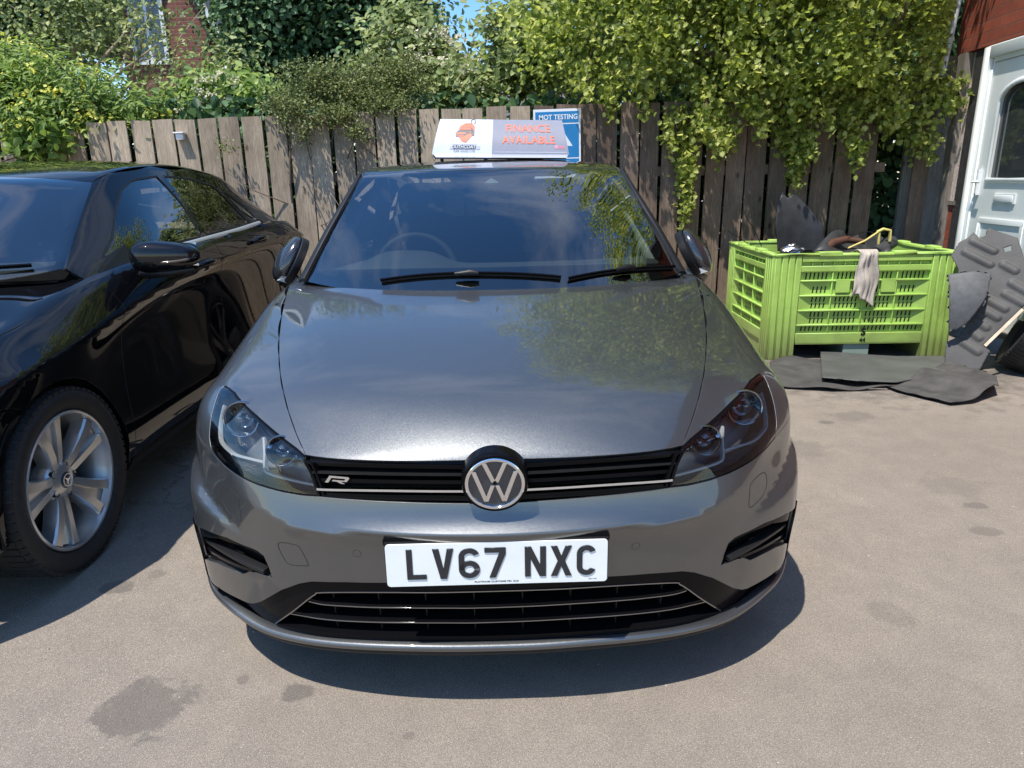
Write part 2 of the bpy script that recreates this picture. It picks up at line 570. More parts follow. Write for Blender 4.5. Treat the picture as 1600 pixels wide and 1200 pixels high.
def paint(name, col, metal, rough, flake, coat_rough=.02, dust=.05, orange=.012, ior=1.65, spec=.5):
    m, nt, p, out = new_mat(name)
    v = coords(nt)
    vo = nd(nt, 'ShaderNodeTexVoronoi', Scale=1400.0); nt.links.new(v, vo.inputs['Vector'])
    base = mixc(nt, mathn(nt, 'MULTIPLY', noise(nt, v, 500, 2, .5), 1.0), [c * .92 for c in col], [c * 1.1 for c in col])
    d = ramp(nt, noise(nt, v, 6, 6, .65), [(.45, 0), (.8, dust)])
    base = mixc(nt, d, base, (.32, .29, .25))
    nt.links.new(base, p.inputs['Base Color'])
    p.inputs['Metallic'].default_value = metal
    p.inputs['Roughness'].default_value = rough
    p.inputs['Coat Weight'].default_value = 1.0
    p.inputs['Coat IOR'].default_value = ior
    p.inputs['Specular IOR Level'].default_value = spec
    sp = ramp(nt, noise(nt, v, 9, 5, .7), [(.4, coat_rough), (.8, coat_rough + .05)])
    nt.links.new(sp, p.inputs['Coat Roughness'])
    if flake:
        # metallic flakes: every cell tilts its own way
        g = nt.nodes.new('ShaderNodeNewGeometry')
        sub = nt.nodes.new('ShaderNodeVectorMath'); sub.operation = 'SUBTRACT'; sub.inputs[1].default_value = (.5, .5, .5)
        nt.links.new(vo.outputs['Color'], sub.inputs[0])
        sc = nt.nodes.new('ShaderNodeVectorMath'); sc.operation = 'SCALE'; sc.inputs['Scale'].default_value = flake
        nt.links.new(sub.outputs[0], sc.inputs[0])
        ad = nt.nodes.new('ShaderNodeVectorMath'); ad.operation = 'ADD'
        nt.links.new(g.outputs['Normal'], ad.inputs[0]); nt.links.new(sc.outputs[0], ad.inputs[1])
        nm = nt.nodes.new('ShaderNodeVectorMath'); nm.operation = 'NORMALIZE'; nt.links.new(ad.outputs[0], nm.inputs[0])
        nt.links.new(nm.outputs[0], p.inputs['Normal'])
    bump(nt, p, noise(nt, v, 90, 2, .5), orange, .002, 'Coat Normal')
    return m

def glass(name, tint, rough=0.0, alpha_dark=.25, ior=1.5, kk=2.6):
    """thin automotive glass: tinted see-through plus a Fresnel mirror"""
    m, nt, p, out = new_mat(name); nt.nodes.remove(p)
    tr = nd(nt, 'ShaderNodeBsdfTransparent'); tr.inputs['Color'].default_value = (*tint, 1)
    gl = nd(nt, 'ShaderNodeBsdfGlossy'); gl.inputs['Roughness'].default_value = rough; gl.inputs['Color'].default_value = (1, 1, 1, 1)
    fr = nd(nt, 'ShaderNodeFresnel', IOR=ior)
    k = mathn(nt, 'MINIMUM', mathn(nt, 'MULTIPLY', fr.outputs[0], kk), 1.0)
    mx = nt.nodes.new('ShaderNodeMixShader')
    nt.links.new(k, mx.inputs[0]); nt.links.new(tr.outputs[0], mx.inputs[1]); nt.links.new(gl.outputs[0], mx.inputs[2])
    nt.links.new(mx.outputs[0], out.inputs['Surface'])
    v = coords(nt)
    b = nd(nt, 'ShaderNodeBump', Strength=.015, Distance=.002); nt.links.new(noise(nt, v, 14, 3, .5), b.inputs['Height'])
    nt.links.new(b.outputs[0], gl.inputs['Normal'])
    return m

M_grey = paint('grey_metallic_paint', (.124, .129, .132), .88, .44, .16)
M_black = paint('black_paint', (.004, .0045, .006), 0.0, .5, 0, .006, .0, ior=1.5, spec=0.0)
M_gloss = simple('gloss_black_plastic', (.004, .004, .005), .16, coat=0, spec=.12)
M_satin = simple('satin_black_plastic', (.010, .010, .011), .42, spec=.35, var=.2, bmp=.1)
M_trim = simple('dark_trim', (.02, .02, .021), .55, var=.2, bmp=.2)
M_dark = simple('dark_void', (.004, .004, .004), .9)
M_rubber = simple('rubber', (.018, .018, .018), .75, var=.3, vscale=60, bmp=.3)
M_chrome = simple('chrome', (.82, .83, .84), .07, metal=1)
M_dchrome = simple('dark_chrome', (.35, .36, .37), .12, metal=1)
M_silver = simple('silver_plastic', (.55, .56, .57), .25, metal=.8)
M_alloy = simple('alloy_silver', (.60, .60, .59), .30, metal=.75, coat=.5, var=.12, vscale=14)
M_glass = glass('windscreen_glass', (.50, .56, .55))
M_sglass = glass('side_glass', (.30, .33, .32), kk=2.0)
M_pglass = glass('privacy_glass', (.05, .055, .055), kk=1.8)
M_lens = glass('lamp_glass', (.92, .94, .95), ior=1.45, kk=1.5)
M_frit = simple('glass_border', (.006, .006, .007), .25, coat=1, coat_rough=.0)
M_int = simple('interior_dark', (.028, .03, .032), .7, var=.2)
M_dash = simple('dashboard', (.075, .082, .08), .65, var=.15, bmp=.2)
M_cream = simple('door_card', (.30, .32, .31), .6)
M_white = simple('white_plastic', (.78, .78, .77), .35, coat=.3, var=.03, vscale=5)
# ------------------------------------------------------------------ the grey hatchback
G = Frame(-.0427, 1.4756, 0.0, R(1.017))
golf = thing('parked_car', 'grey metallic hatchback facing the camera with white number plate and sales board on its roof', 'car',
             (G.t[0], G.t[1], 0), (0, 0, G.yaw))
def golf_lower():
    R0 = [(0,.040,.727),(.2,.047,.726),(.36,.076,.723),(.47,.122,.721),(.60,.245,.750),(.705,.37,.783)]
    R1 = [(0,.036,.69),(.2,.043,.69),(.36,.070,.69),(.48,.112,.688),(.625,.205,.70),(.752,.345,.715)]
    R2 = [(0,.024,.606),(.2,.031,.606),(.365,.058,.606),(.495,.101,.613),(.645,.185,.64),(.775,.335,.66)]
    R3 = [(0,-.010,.556),(.2,.000,.555),(.37,.030,.549),(.505,.079,.548),(.655,.180,.590),(.782,.335,.615)]
    R4 = [(0,.010,.50),(.2,.020,.50),(.37,.048,.495),(.515,.100,.49),(.672,.190,.50),(.812,.335,.53)]
    R5 = [(0,.026,.42),(.2,.034,.42),(.37,.060,.415),(.52,.112,.41),(.680,.200,.41),(.822,.345,.42)]
    R6 = [(0,.046,.32),(.2,.052,.32),(.37,.078,.32),(.525,.122,.32),(.680,.212,.32),(.815,.352,.32)]
    R7 = [(0,.064,.155),(.2,.070,.155),(.37,.095,.157),(.525,.142,.162),(.680,.232,.175),(.815,.365,.190)]
    front = [R0,R1,R2,R3,R4,R5,R6,R7]
    ys = [.47,.60,.75,.95,1.2,1.5,1.9,2.4,2.9,3.4,3.8,4.05]
    W  = [.872,.890,.895,.897,.892,.888,.890,.893,.895,.888,.865,.82]
    sx = [.770,.802,.822,.838,.843,.842,.842,.842,.840,.832,.80,.74]
    sz = [.796,.810,.832,.866,.915,.945,.960,.970,.980,.985,.985,.98]
    side = []
    for k in range(8):
        row = [front[k][5]]
        for j, y in enumerate(ys):
            w, x0, z0 = W[j], sx[j], sz[j]
            if k == 0: p = (x0, y, z0)
            elif k == 1: p = (x0 + .72*(w-x0), y, z0-.06-.03*min(1, j/3))
            elif k == 2: p = (w-.004, y, z0-.15-.05*min(1, j/3))
            elif k == 3: p = (w, y, .60)
            elif k == 4: p = (w-.002, y, .50)
            elif k == 5: p = (w-.006, y, .40)
            elif k == 6: p = (w-.014, y, .30)
            else: p = (w-.03, y, .20)
            row.append(p)
        side.append(row)
    fx = [0,.28,.52,.70,.87,1.0]
    rear = []
    for k in range(8):
        z = side[k][-1][2]; xx = side[k][-1][0]; row = []
        yb = [4.16,4.22,4.23,4.24,4.26,4.26,4.24,4.18][k]
        for i in range(5): row.append((fx[i]*xx, yb - .10*fx[i]**3, z + (.0 if k else .0)))
        row.append(side[k][-1]); rear.append(row)
    top = []
    yc = [.026,.11,.22,.38,.62,.90,1.25,1.8,2.35,2.9,3.4,3.8,4.05,4.16]
    zc = {.026:.731,.11:.781,.22:.829,.38:.869,.62:.914,.90:.953,1.25:.99,1.8:.99,2.35:.99,2.9:.99,3.4:.99,3.8:.99,4.05:.985,4.16:.98}
    for i in range(6):
        row = []
        for j in range(14):
            if j == 0: row.append(R0[i]); continue
            if j == 13: row.append(rear[0][i]); continue
            if i == 5: row.append(side[0][j]); continue
            xs, zs, yy = sx[j-1], sz[j-1], ys[j-1]
            t = fx[i]
            y = yc[j] + (yy - yc[j]) * t**2.2
            z = zc[yc[j]] + (zs - zc[yc[j]]) * (.35*t**2 + .65*t**5)
            row.append((t*xs, y, z))
        top.append(row)
    topT = [[top[i][j] for i in range(6)] for j in range(14)]
    cr = [(R3[:4], 1.0), (R3[3:5], .6)]
    return Body(front, side, rear, topT, cr, level=4)
GL = golf_lower()
def golf_upper():
    # rows from base up to the roof edge; windscreen in front, windows at the side
    A = [(.765,1.30,.945),(.735,1.40,1.02),(.672,1.60,1.19),(.612,1.78,1.33),(.580,1.865,1.380)]        # windscreen corner line
    Cc = [(0,.985,.955),(0,1.115,1.03),(0,1.42,1.205),(0,1.72,1.355),(0,1.825,1.398)]
    fx = [0,.3,.6,.85,1]
    front = []
    for k in range(5):
        row = []
        for i in range(4):
            t = fx[i]; row.append((t*A[k][0], Cc[k][1] + (A[k][1]-Cc[k][1])*t**2.3, Cc[k][2] + (A[k][2]-Cc[k][2])*t**2.3))
        row.append(A[k]); front.append(row)
    ys = [1.62,2.0,2.45,2.95,3.4,3.75]
    side = []
    top_z = [1.398,1.412,1.415,1.408,1.385,1.35]
    xt = [.572,.580,.585,.580,.565,.54]
    xb = [.80,.80,.80,.795,.78,.74]
    for k in range(5):
        row = [A[k]]
        f = [0,.2,.6,.88,1][k]
        for j, y in enumerate(ys):
            zb = .955
            z = zb + (top_z[j]-zb)*f
            x = xb[j] + (xt[j]-xb[j])*(f**1.25)
            yy = y + (.36 * f * (1 - j/5) if j < 5 else 0)
            if j == 5: yy = y + .18*(1-f)
            row.append((x, yy, z))
        side.append(row)
    rear = []
    for k in range(5):
        c = side[k][-1]; row = []
        for i in range(4): row.append((fx[i]*c[0], c[1] + .16*(1-fx[i]**2)*(1 if k<4 else 1), c[2] + (.025 if k==4 else 0)*(1-fx[i]**2)))
        row.append(c); rear.append(row)
    n = len(ys)
    top = []
    fr, rr = front[4], rear[4]
    for j in range(n+1):
        row = []
        for i in range(5):
            if j == 0: row.append(fr[i]); continue
            if j == n: row.append(rr[i]); continue
            if i == 4: row.append(side[4][j]); continue
            t = fx[i]; s = side[4][j]
            yc = 1.825 + (rr[0][1]-1.825)*j/n
            zc = [1.398,1.432,1.448,1.452,1.447,1.43,1.375][j]
            row.append((t*s[0], yc + (s[1]-yc)*t**2.2, zc + (s[2]-zc)*t**2.6))
        top.append(row)
    cr = []
    return Body(front[::-1], side[::-1], rear[::-1], top, [(A, .35), ([s for s in side[4]], .25), (fr, .3)], level=4)
GU = golf_upper()

S1 = Sph((0, 1.15, .30))
def m(pts): return [np.array([-p[0], p[1], p[2]]) for p in pts][::-1]
def pix(body, L, fr=G): return [fr.on(body, *p) for p in L]
def half(pts):      # traced on the left of the picture -> (left, right) outlines
    return pts, m(pts)

# feature lines, traced on the left half (negative x)
hl_top = [(351,602),(358,606),(367,613),(400,648),(437,680),(463,700),(477,712)]
hl_in = [(477,712),(487,738),(500,775)]
hl_bot = [(500,776),(470,774),(437,768),(403,758),(370,742),(345,722),(331,706)]
hl_out = [(331,706),(327,683),(330,653),(338,623),(345,607),(351,602)]
P_hl = pix(GL, hl_top[:-1] + hl_in[:-1] + hl_bot[:-1] + hl_out[:-1])
hood_edge_px = [(477,711),(463,678),(451,644),(443,612),(438,584),(436,556),(436,528),(440,494),(447,463),(452,438)]
P_hoodedge = pix(GL, hood_edge_px)
P_hoodfront = [FRONT.ray((x, z)) for x, z in []]
def zline(body, x0, x1, z0, z1, n=12, fn=None):
    out = []
    for k in range(n+1):
        t = k/n; x = x0+(x1-x0)*t; z = fn(x) if fn else z0+(z1-z0)*t
        out.append(body.cast((x, -3, z), (0, 1, 0))[0])
    return out
# hood
hc = P_hoodedge[0]
fl = []
for k in range(17):
    x = hc[0] * (1 - k/16)
    fl.append(GL.cast((x, -3, .722 + (hc[2]-.722)*(k and (abs(x/hc[0])**2.5) or 1)), (0, 1, 0))[0])
hood_left = P_hoodedge[::-1] + fl[1:]
he = hood_left[0]
back = [np.array([he[0]*(1-k/12), he[1] + (1.035-he[1])*(1-(1-k/12)**2.4), 0]) for k in range(13)]
loop = m(hood_left)[1:] + [np.array([-b[0], b[1], 1.0]) for b in back[1:-1]] + [np.array([b[0], b[1], 1.0]) for b in back[::-1][:-1]] + hood_left[:-1]
patch('hood', GL, TOP, loop, M_grey, golf, step=.02, gap=.0014, skirt=.02)

# seams and wheel arch, left side
P331 = P_hl[len(hl_top)-1+len(hl_in)-1+len(hl_bot)-1]
def arch(a0, a1, yc=.875, zc=.325, r=.352, n=14, x=-.89):
    return [np.array([x, yc - r*math.cos(R(a0+(a1-a0)*k/n)), zc + r*math.sin(R(a0+(a1-a0)*k/n))]) for k in range(n+1)]
seam = [P331, np.array([-.86,.50,.662]), np.array([-.885,.60,.652])] + arch(66, 66)[:1]
paint_low = [(331,893),(341,903),(352,913),(377,932),(390,940),(397,942),(408,940),(440,922),(468,912),(487,909),(540,910),(600,911),(690,911)]
P_low = pix(GL, paint_low)
bl = pix(GL, [(500,776),(530,779),(560,781),(620,784),(680,786),(722,787)])
def circle_front(cx, cz, r, a0, a1, n=10):
    return [GL.cast((cx + r*math.cos(R(a0+(a1-a0)*k/n)), -3, cz + r*math.sin(R(a0+(a1-a0)*k/n))), (0,1,0))[0] for k in range(n+1)]
zb = bl[-1][2]
BZ = .686
notch_a = math.degrees(math.asin((BZ - zb)/.081))
notch = circle_front(0, BZ, .081, 180 + notch_a, 270, 8)
left_b = (P_low[::-1] + [np.array([-.862,.45,.262]), np.array([-.878,.50,.25])] + arch(-10, 66)[0:] + seam[::-1][1:-1]
          + pix(GL, hl_bot[::-1][:-1]) + bl[:-1] + notch)
bump_loop = left_b + m(left_b)[1:]
vent = [(309,812),(330,822),(360,838),(402,861),(412,869),(419,885),(425,902),(408,897),(393,891),(382,895),(365,885),(348,874),(336,868),(327,871),(333,888),(345,905),(335,902),(322,885),(314,853)]
vent_in = [(322,831),(345,839),(374,853),(399,867),(408,873),(414,886),(418,897),(408,894),(394,888),(382,892),(365,882),(348,871),(336,865),(328,866),(325,850)]
P_vent = pix(GL, vent)
hx = lambda x: 1.0
def wing_out(p, n):
    """the lower outer corners of the bumper stand out from the fascia"""
    x, z = abs(p[0]), p[2]
    return 0.0
_tip, _out, _low = G.on(GL, 392, 843), G.on(GL, 303, 748), G.on(GL, 302, 772)
_out = np.array([-.90, .60, .565])
def flare(p, n):
    """the lower outer corners of the bumper stand proud under a raking ledge"""
    x, y, z = -abs(p[0]), p[1], p[2]
    t = (x - _tip[0]) / (-.86 - _tip[0])
    if t <= 0: return 0.0
    t = min(t, 1.15)
    zt = _tip[2] + (.585 - _tip[2]) * t**.9 + .12*max(0, y - .42)
    d = zt - z
    if d <= 0: return 0.0
    w = .012 + .040*t
    k = min(1, d/w); k = k*k*(3-2*k)
    f = min(1, max(0, (z - .19)/.06))
    g = 1 - min(1, max(0, (y - .50)/.10))
    return .024 * min(1, t*1.3) * k * f * g
bumper = patch('bumper', GL, S1, bump_loop, M_grey, golf, disp=flare, holes=[P_vent, m(P_vent)], step=.011, gap=.0012, skirt=.014)
for P in (P_vent, m(P_vent)):
    pin = pix(GL, vent_in); pin = pin if P is P_vent else m(pin)
    patch('vent_frame', GL, S1, P, M_gloss, bumper, holes=[pin], disp=flare, step=.012, off=-.009, gap=-.006, hole_gap=0, skirt=.035)
    patch('vent_recess', GL, S1, pin, M_dark, bumper, step=.02, off=-.055, gap=-.01, skirt=0)
corner_px = [(306,806),(316,815),(321,838),(327,870),(331,889),(340,902),(353,914),(345,921),(331,905),(322,886),(312,853),(307,830)]
for P in (pix(GL, corner_px), m(pix(GL, corner_px))):
    patch('corner_frame', GL, S1, P, M_gloss, bumper, disp=flare, step=.01, off=.003, gap=0, skirt=.008)
for sgn in (0, 1):
    for a, b, mt, w in (((325,842),(416,892), M_satin, .012), ((327,856),(400,889), M_gloss, .012)):
        pts = pix(GL, [(a[0]+(b[0]-a[0])*k/10, a[1]+(b[1]-a[1])*k/10 + 3*math.sin(math.pi*k/10)) for k in range(11)])
        if sgn: pts = m(pts)
        nn = [GL.nearest(p)[1] for p in pts]
        ribbon('vent_fin', [p - n*.012 for p, n in zip(pts, nn)], nn, w, .022, mt, bumper)
# small things on the bumper
def groove(name, px, fr, body, mat, parent, w=.0022, closed=True, mirror=False, h=.0005):
    q = catmull([np.array(p, float) for p in px], 5, closed)
    pts = pix(body, [tuple(p) for p in q], fr)
    if mirror: pts = m(pts)
    if closed: pts = pts + pts[:2]
    nn = [body.nearest(p)[1] for p in pts]
    return ribbon(name, pts, nn, w, h, mat, parent)
groove('tow_cover', [(435,849),(460,851),(469,857),(481,880),(479,884),(454,882),(444,873)], G, GL, M_trim, bumper)
for mr in (False, True):
    groove('washer_cover', [(348,761),(356,762),(371,776),(374,790),(376,813),(366,808),(354,796),(347,778)], G, GL, M_trim, bumper, mirror=mr)
def disc_on(name, p, n, r, mat, parent, h=.001, ring=None):
    M = Matrix.Translation(Vector(p)) @ Vector(n).to_track_quat('Z', 'Y').to_matrix().to_4x4()
    b = MB().lathe([(0,h),(r*.8,h),(r,h*.4),(r,-.004)], 28, M)
    o = b.build(name, mat, parent, 30)
    if ring: 
        MB().lathe([(r+ring,-.002),(r+ring,.0003),(r,.0003),(r,-.002)], 28, M).build('sensor_ring', M_trim, o)
    return o
for q in ((558,865),(334,780)):
    p = G.on(GL, *q)
    for s in (1, -1):
        pp = p * [s, 1, 1]; pp, nn = GL.nearest(pp)
        disc_on('parking_sensor', pp, nn, .0095, M_grey, bumper, .0006, .0012)
# gloss black lower surround, grille and lip
lip_top = [(328,893),(331,905),(345,922),(362,940),(400,969),(420,981),(440,988),(500,1000),(580,1005),(650,1007),(720,1008)]
P_liptop = pix(GL, lip_top)
lg = [(427,977),(455,958),(478,940),(490,932),(502,929),(600,929),(700,929)]
lgb = [(700,1004),(600,1003),(500,994),(450,985),(436,981)]
P_lg = pix(GL, lg); P_lgb = pix(GL, lgb)
grl = P_lg + m(P_lg) 
hole = P_lgb + P_lg + m(P_lg) + m(P_lgb)
sur_left = P_liptop[::-1] + P_low[1:]
patch('lower_surround', GL, S1, sur_left + m(sur_left), M_gloss, bumper, holes=[hole], step=.012, off=-.010, gap=-.006, hole_gap=.0, skirt=.05)
lgr = patch('lower_grille', GL, S1, hole, M_dark, golf, step=.02, off=-.085, gap=-.02, skirt=0)
def hline(px, mir=True, off=0.0, body=GL, n=40):
    """full-width line across the car from a left-half trace"""
    L = pix(body, [tuple(q) for q in catmull(px, 6)])
    P = L + m(L)
    P = catmull(P[::3] + [P[-1]], 3)
    return P
def slat(name, px, w, h, off, mat, parent, body=GL, nfix=None):
    P = hline(px, body=body); nn = [body.nearest(p)[1] for p in P]
    P = [body.nearest(p)[0] + n*off for p, n in zip(P, nn)]
    return ribbon(name, P, nn, w, h, mat, parent)
slat('slat', [(478,943),(500,948),(540,951),(585,953),(680,954),(740,954)], .013, .045, -.060, M_gloss, lgr)
slat('slat_trim', [(478,945),(500,950),(540,953),(585,955),(680,956),(740,956)], .0035, .003, -.016, M_dchrome, lgr)
slat('slat', [(448,962),(470,966),(510,972),(585,976),(680,977),(740,977)], .013, .045, -.060, M_gloss, lgr)
slat('slat_trim', [(448,964),(470,968),(510,974),(585,978),(680,979),(740,979)], .0035, .003, -.016, M_dchrome, lgr)
slat('slat', [(431,981),(455,986),(500,993),(585,999),(680,1000),(740,1000)], .018, .06, -.066, M_gloss, lgr)
P = P_lg + m(P_lg); P = catmull(P, 4); nn = [GL.nearest(p)[1] for p in P]
ribbon('slat_trim', [p - n*.011 for p, n in zip(P, nn)], nn, .004, .004, M_dchrome, lgr)
for k in range(8):
    x = (-3.5 + k) * .1225
    pts = [GL.cast((x, -3, z), (0,1,0))[0] for z in np.linspace(.160, .375, 8)]
    if abs(x) > .4: pts = [p for p in pts if p[2] < .365]
    nn = [GL.nearest(p)[1] for p in pts]
    ribbon('divider', [p - n*.052 for p, n in zip(pts, nn)], nn, .0035, .024, M_satin, lgr)
lip_mid = [(330,900),(338,914),(352,930),(370,946),(400,971),(420,983),(440,991),(500,1005),(580,1011),(650,1013),(730,1014)]
Lq = pix(GL, [tuple(q) for q in catmull(lip_mid, 5)]); Lq = [np.array([-.878,.50,.228])] + Lq
P = Lq + m(Lq); P = resample(catmull(P[::2] + [P[-1]], 3), .02); nn = [GL.nearest(p)[1] for p in P]
P = [p + n*.016*(lambda k: k*k*(3-2*k))(min(1, max(0, (abs(p[0])-.42)/.40))) for p, n in zip(P, nn)]
for _ in range(10): P = [P[0]] + [(P[i-1] + 2*P[i] + P[i+1])/4 for i in range(1, len(P)-1)] + [P[-1]]
for _ in range(6): nn = [nn[0]] + [(nn[i-1] + 2*nn[i] + nn[i+1])/4 for i in range(1, len(nn)-1)] + [nn[-1]]
nn = [n*[1,1,.25] for n in nn]
lipprof = [(-.5,-1.2),(-.5,.45),(-.36,.85),(-.12,1.0),(.15,.9),(.38,.55),(.5,0),(.5,-1.2)]
ribbon('splitter', [p + np.array([0,0,.004]) for p in P], nn, .024, .013, M_grey, bumper, prof=lipprof)
ribbon('splitter_skirt', [p - n*.012 - np.array([0,0,.016]) for p, n in zip(P, nn)], nn, .022, .012, M_satin, bumper, prof=lipprof)

# upper grille
gl_px = hood_front = [(477,711),(488,738),(500,776)]
gtop = [GL.nearest(p)[0] for p in fl]
gleft = pix(GL, [(489,738),(499,770)])
gbot = pix(GL, [(500,776),(560,781),(620,784),(680,786),(722,787),(765,788)])
gl_half = gtop[::-1] + gleft + gbot
ugr = patch('upper_grille', GL, S1, gl_half + m(gl_half)[1:-1], M_dark, golf, step=.016, off=-.045, gap=-.012, skirt=0)
for px, w, h, off, mt, nm in (
    ([(480,716),(560,719),(650,722),(760,723)], .010, .028, -.038, M_gloss, 'slat'),
    ([(484,727),(520,729),(600,731),(680,732),(760,733)], .013, .030, -.036, M_gloss, 'slat'),
    ([(487,739),(520,740),(600,742),(680,743),(760,743)], .006, .034, -.036, M_satin, 'slat'),
    ([(491,751),(520,752),(600,754),(680,755),(760,755)], .012, .030, -.036, M_gloss, 'slat'),
    ([(496,764),(520,765),(600,766),(680,767),(760,767)], .007, .034, -.030, M_chrome, 'chrome_strip'),
    ([(500,774),(520,775),(600,778),(680,779),(760,780)], .016, .034, -.040, M_gloss, 'slat')):
    slat(nm, px, w, h, off, mt, ugr)
for s in (0, 1):
    pts = pix(GL, [(482,714),(488,727),(494,742),(500,758),(505,774)])
    if s: pts = m(pts)
    nn = [GL.nearest(p)[1] for p in pts]
    ribbon('grille_end', [p - n*.028 for p, n in zip(pts, nn)], nn, .007, .028, M_gloss, ugr)
# R badge on the grille
def badge_R(s):
    out = [(0,0),(.07,0),(.10,.09),(.44,.09),(.37,0),(.46,0),(.55,.09),(.66,.30)]
    return out
rp = G.on(GL, 524, 748); rn = GL.nearest(rp)[1]
Mr = Matrix.Translation(Vector(rp) - Vector(rn)*.004) @ Vector((rn[0], rn[1], rn[2]*.4)).normalized().to_track_quat('Z', 'Y').to_matrix().to_4x4()
sh = .35
def shp(L): return [((x + sh*y - .62)*.044, (y-.5)*.021) for x, y in L]
bR = MB()
bR.prism(shp([(0,0),(.20,0),(.20,.62),(1.0,.62),(1.0,.80),(.22,.80),(.22,1.0),(0,1.0)][:4] + [(1.02,.62),(1.02,.40),(.35,.40),(.35,.22),(.62,.22),(.95,0),(1.2,0),(.86,.24),(1.2,.26),(1.22,.72),(1.1,.86),(0,.86)]), 0, .006, Mr)
bR.build('letter_badge', M_chrome, ugr, 30)

# emblem
Me = Matrix.Translation((0, .000, BZ)) @ Matrix.Rotation(R(90+9), 4, 'X')      # local +Z faces the viewer
em = MB().lathe([(.0,.004),(.066,.004),(.0665,.010),(.0735,.012),(.0760,.007),(.0770,-.004),(.0770,-.03)], 72, Me).build('emblem', M_gloss, golf, 30)
MB().lathe([(.0590,.006),(.0592,.0125),(.0605,.0145),(.0655,.0150),(.0675,.0135),(.0685,.006)], 72, Me).build('chrome_ring', M_chrome, em, 40)
disc = simple('emblem_disc', (.045,.052,.065), .18, metal=.3, coat=1)
MB().lathe([(0,.0075),(.0592,.0075)], 72, Me).build('emblem_disc', disc, em)
r = .0600
def bar(mb, p, q, w, z0=.0075, z1=.013):
    p, q = np.array(p), np.array(q); d = (q-p)/np.linalg.norm(q-p)
    wx = w / 2 / abs(d[1])
    mb.prism([(p[0]-wx, p[1]), (q[0]-wx, q[1]), (q[0]+wx, q[1]), (p[0]+wx, p[1])][::-1] if q[1] > p[1] else [(p[0]-wx, p[1]), (q[0]-wx, q[1]), (q[0]+wx, q[1]), (p[0]+wx, p[1])], z0, z1, Me)
v = MB()
# V over W, each limb a mitred bar inside the ring
for s in (-1, 1):
    bar(v, (s*.0235, .0545), (s*.0028, .0045), .0098)
    bar(v, (s*.0475, .0330), (s*.0205, -.0465), .0098)
    bar(v, (s*.0205, -.0465), (s*.0050, -.0035), .0090, .0075, .0128)
vw = v.build('monogram', M_chrome, em)
bevel(vw, .0007, 2, 40)
MB().lathe([(0,.0150),(.0036,.0148),(.0042,.013)], 24, Me @ Matrix.Translation((0,.0035,0))).build('camera_eye', M_gloss, em, 30)

# number plate
pl = thing('number_plate', '', '')
for k in ('label', 'category'): del pl[k]
pl.parent = golf; pl.location = (0, 0, .477); pl.rotation_euler = (R(90), 0, 0)
def rrect(w, h, r, n=6):
    out = []
    for cx, cy, a0 in ((w/2-r, h/2-r, 0), (-w/2+r, h/2-r, 90), (-w/2+r, -h/2+r, 180), (w/2-r, -h/2+r, 270)):
        out += [(cx + r*math.cos(R(a0+90*k/n)), cy + r*math.sin(R(a0+90*k/n))) for k in range(n+1)]
    return out
M_plate = simple('plate_white', (.80,.82,.80), .28, coat=.7, var=.04, vscale=12)
bevel(MB().prism(rrect(.520,.111,.009), -.003, .001).build('plate_panel', M_plate, pl), .0008, 1, 50)
MB().box((-.262,-.056,-.016), (.262,.060,-.003)).build('plate_bracket', M_satin, pl)
MB().prism(rrect(.530,.020,.006), -.022, -.006, Matrix.Translation((0,.0585,0))).build('bracket_top', M_gloss, pl, 30)
M_ink = simple('plate_letters', (.008,.012,.018), .3, coat=.8)
def glyph(L, w=.050, h=.079, st=.0135):
    """UK plate characters as bar strokes on a 50 x 79 mm body"""
    mb = []
    def poly(*p): mb.append([(a*w, b*h) for a, b in p])
    return mb
ST = .0135
def letters():
    W, H, s = .050, .079, .0140
    a = s
    def arcring(cx, cy, rx, ry, a0, a1, s, n=14):
        o = [(cx + rx*math.cos(R(a0+(a1-a0)*k/n)), cy + ry*math.sin(R(a0+(a1-a0)*k/n))) for k in range(n+1)]
        i = [(cx + (rx-s)*math.cos(R(a0+(a1-a0)*k/n)), cy + (ry-s)*math.sin(R(a0+(a1-a0)*k/n))) for k in range(n+1)]
        return o + i[::-1]
    D = {}
    D['L'] = [[(0,0),(W*.92,0),(W*.92,a*.9),(a,a*.9),(a,H),(0,H)]]
    t = a*1.10
    D['V'] = [[(W/2-a*.55,0),(W/2+a*.55,0),(W,H),(W-t,H),(W/2,a*1.9),(t,H),(0,H)]]
    D['X'] = [[(0,0),(t,0),(W/2,H/2-a*1.0),(W-t,0),(W,0),(W/2+a*.62,H/2),(W,H),(W-t,H),(W/2,H/2+a*1.0),(t,H),(0,H),(W/2-a*.62,H/2)]]
    D['N'] = [[(0,0),(a,0),(a,H-a*2.3),(W-a*1.08,0),(W,0),(W,H),(W-a,H),(W-a,a*2.3),(a*1.08,H),(0,H)]]
    D['7'] = [[(W*.20,0),(W*.20+t,0),(W,H-a*1.2),(W,H),(0,H),(0,H-a*.95),(W-t*1.0,H-a*.95)]]
    rr = W*.46
    D['C'] = [arcring(rr, H-rr, rr, rr, 22, 180, a*.97) , arcring(rr, rr, rr, rr, 180, 338, a*.97), [(0,rr-.0003),(a*.97,rr-.0003),(a*.97,H-rr+.0003),(0,H-rr+.0003)]]
    r2 = W/2
    D['6'] = [arcring(r2, H-r2*.92, r2, r2*.92, 20, 180, a*.97), [(0,r2*.9-.0003),(a*.97,r2*.9-.0003),(a*.97,H-r2*.92+.0003),(0,H-r2*.92+.0003)],
              arcring(r2, r2*.93, r2, r2*.93, 0, 180, a*.97, 18), arcring(r2, r2*.93, r2, r2*.93, 180, 360, a*.97, 18)]
    return D
D = letters()
x = -.215
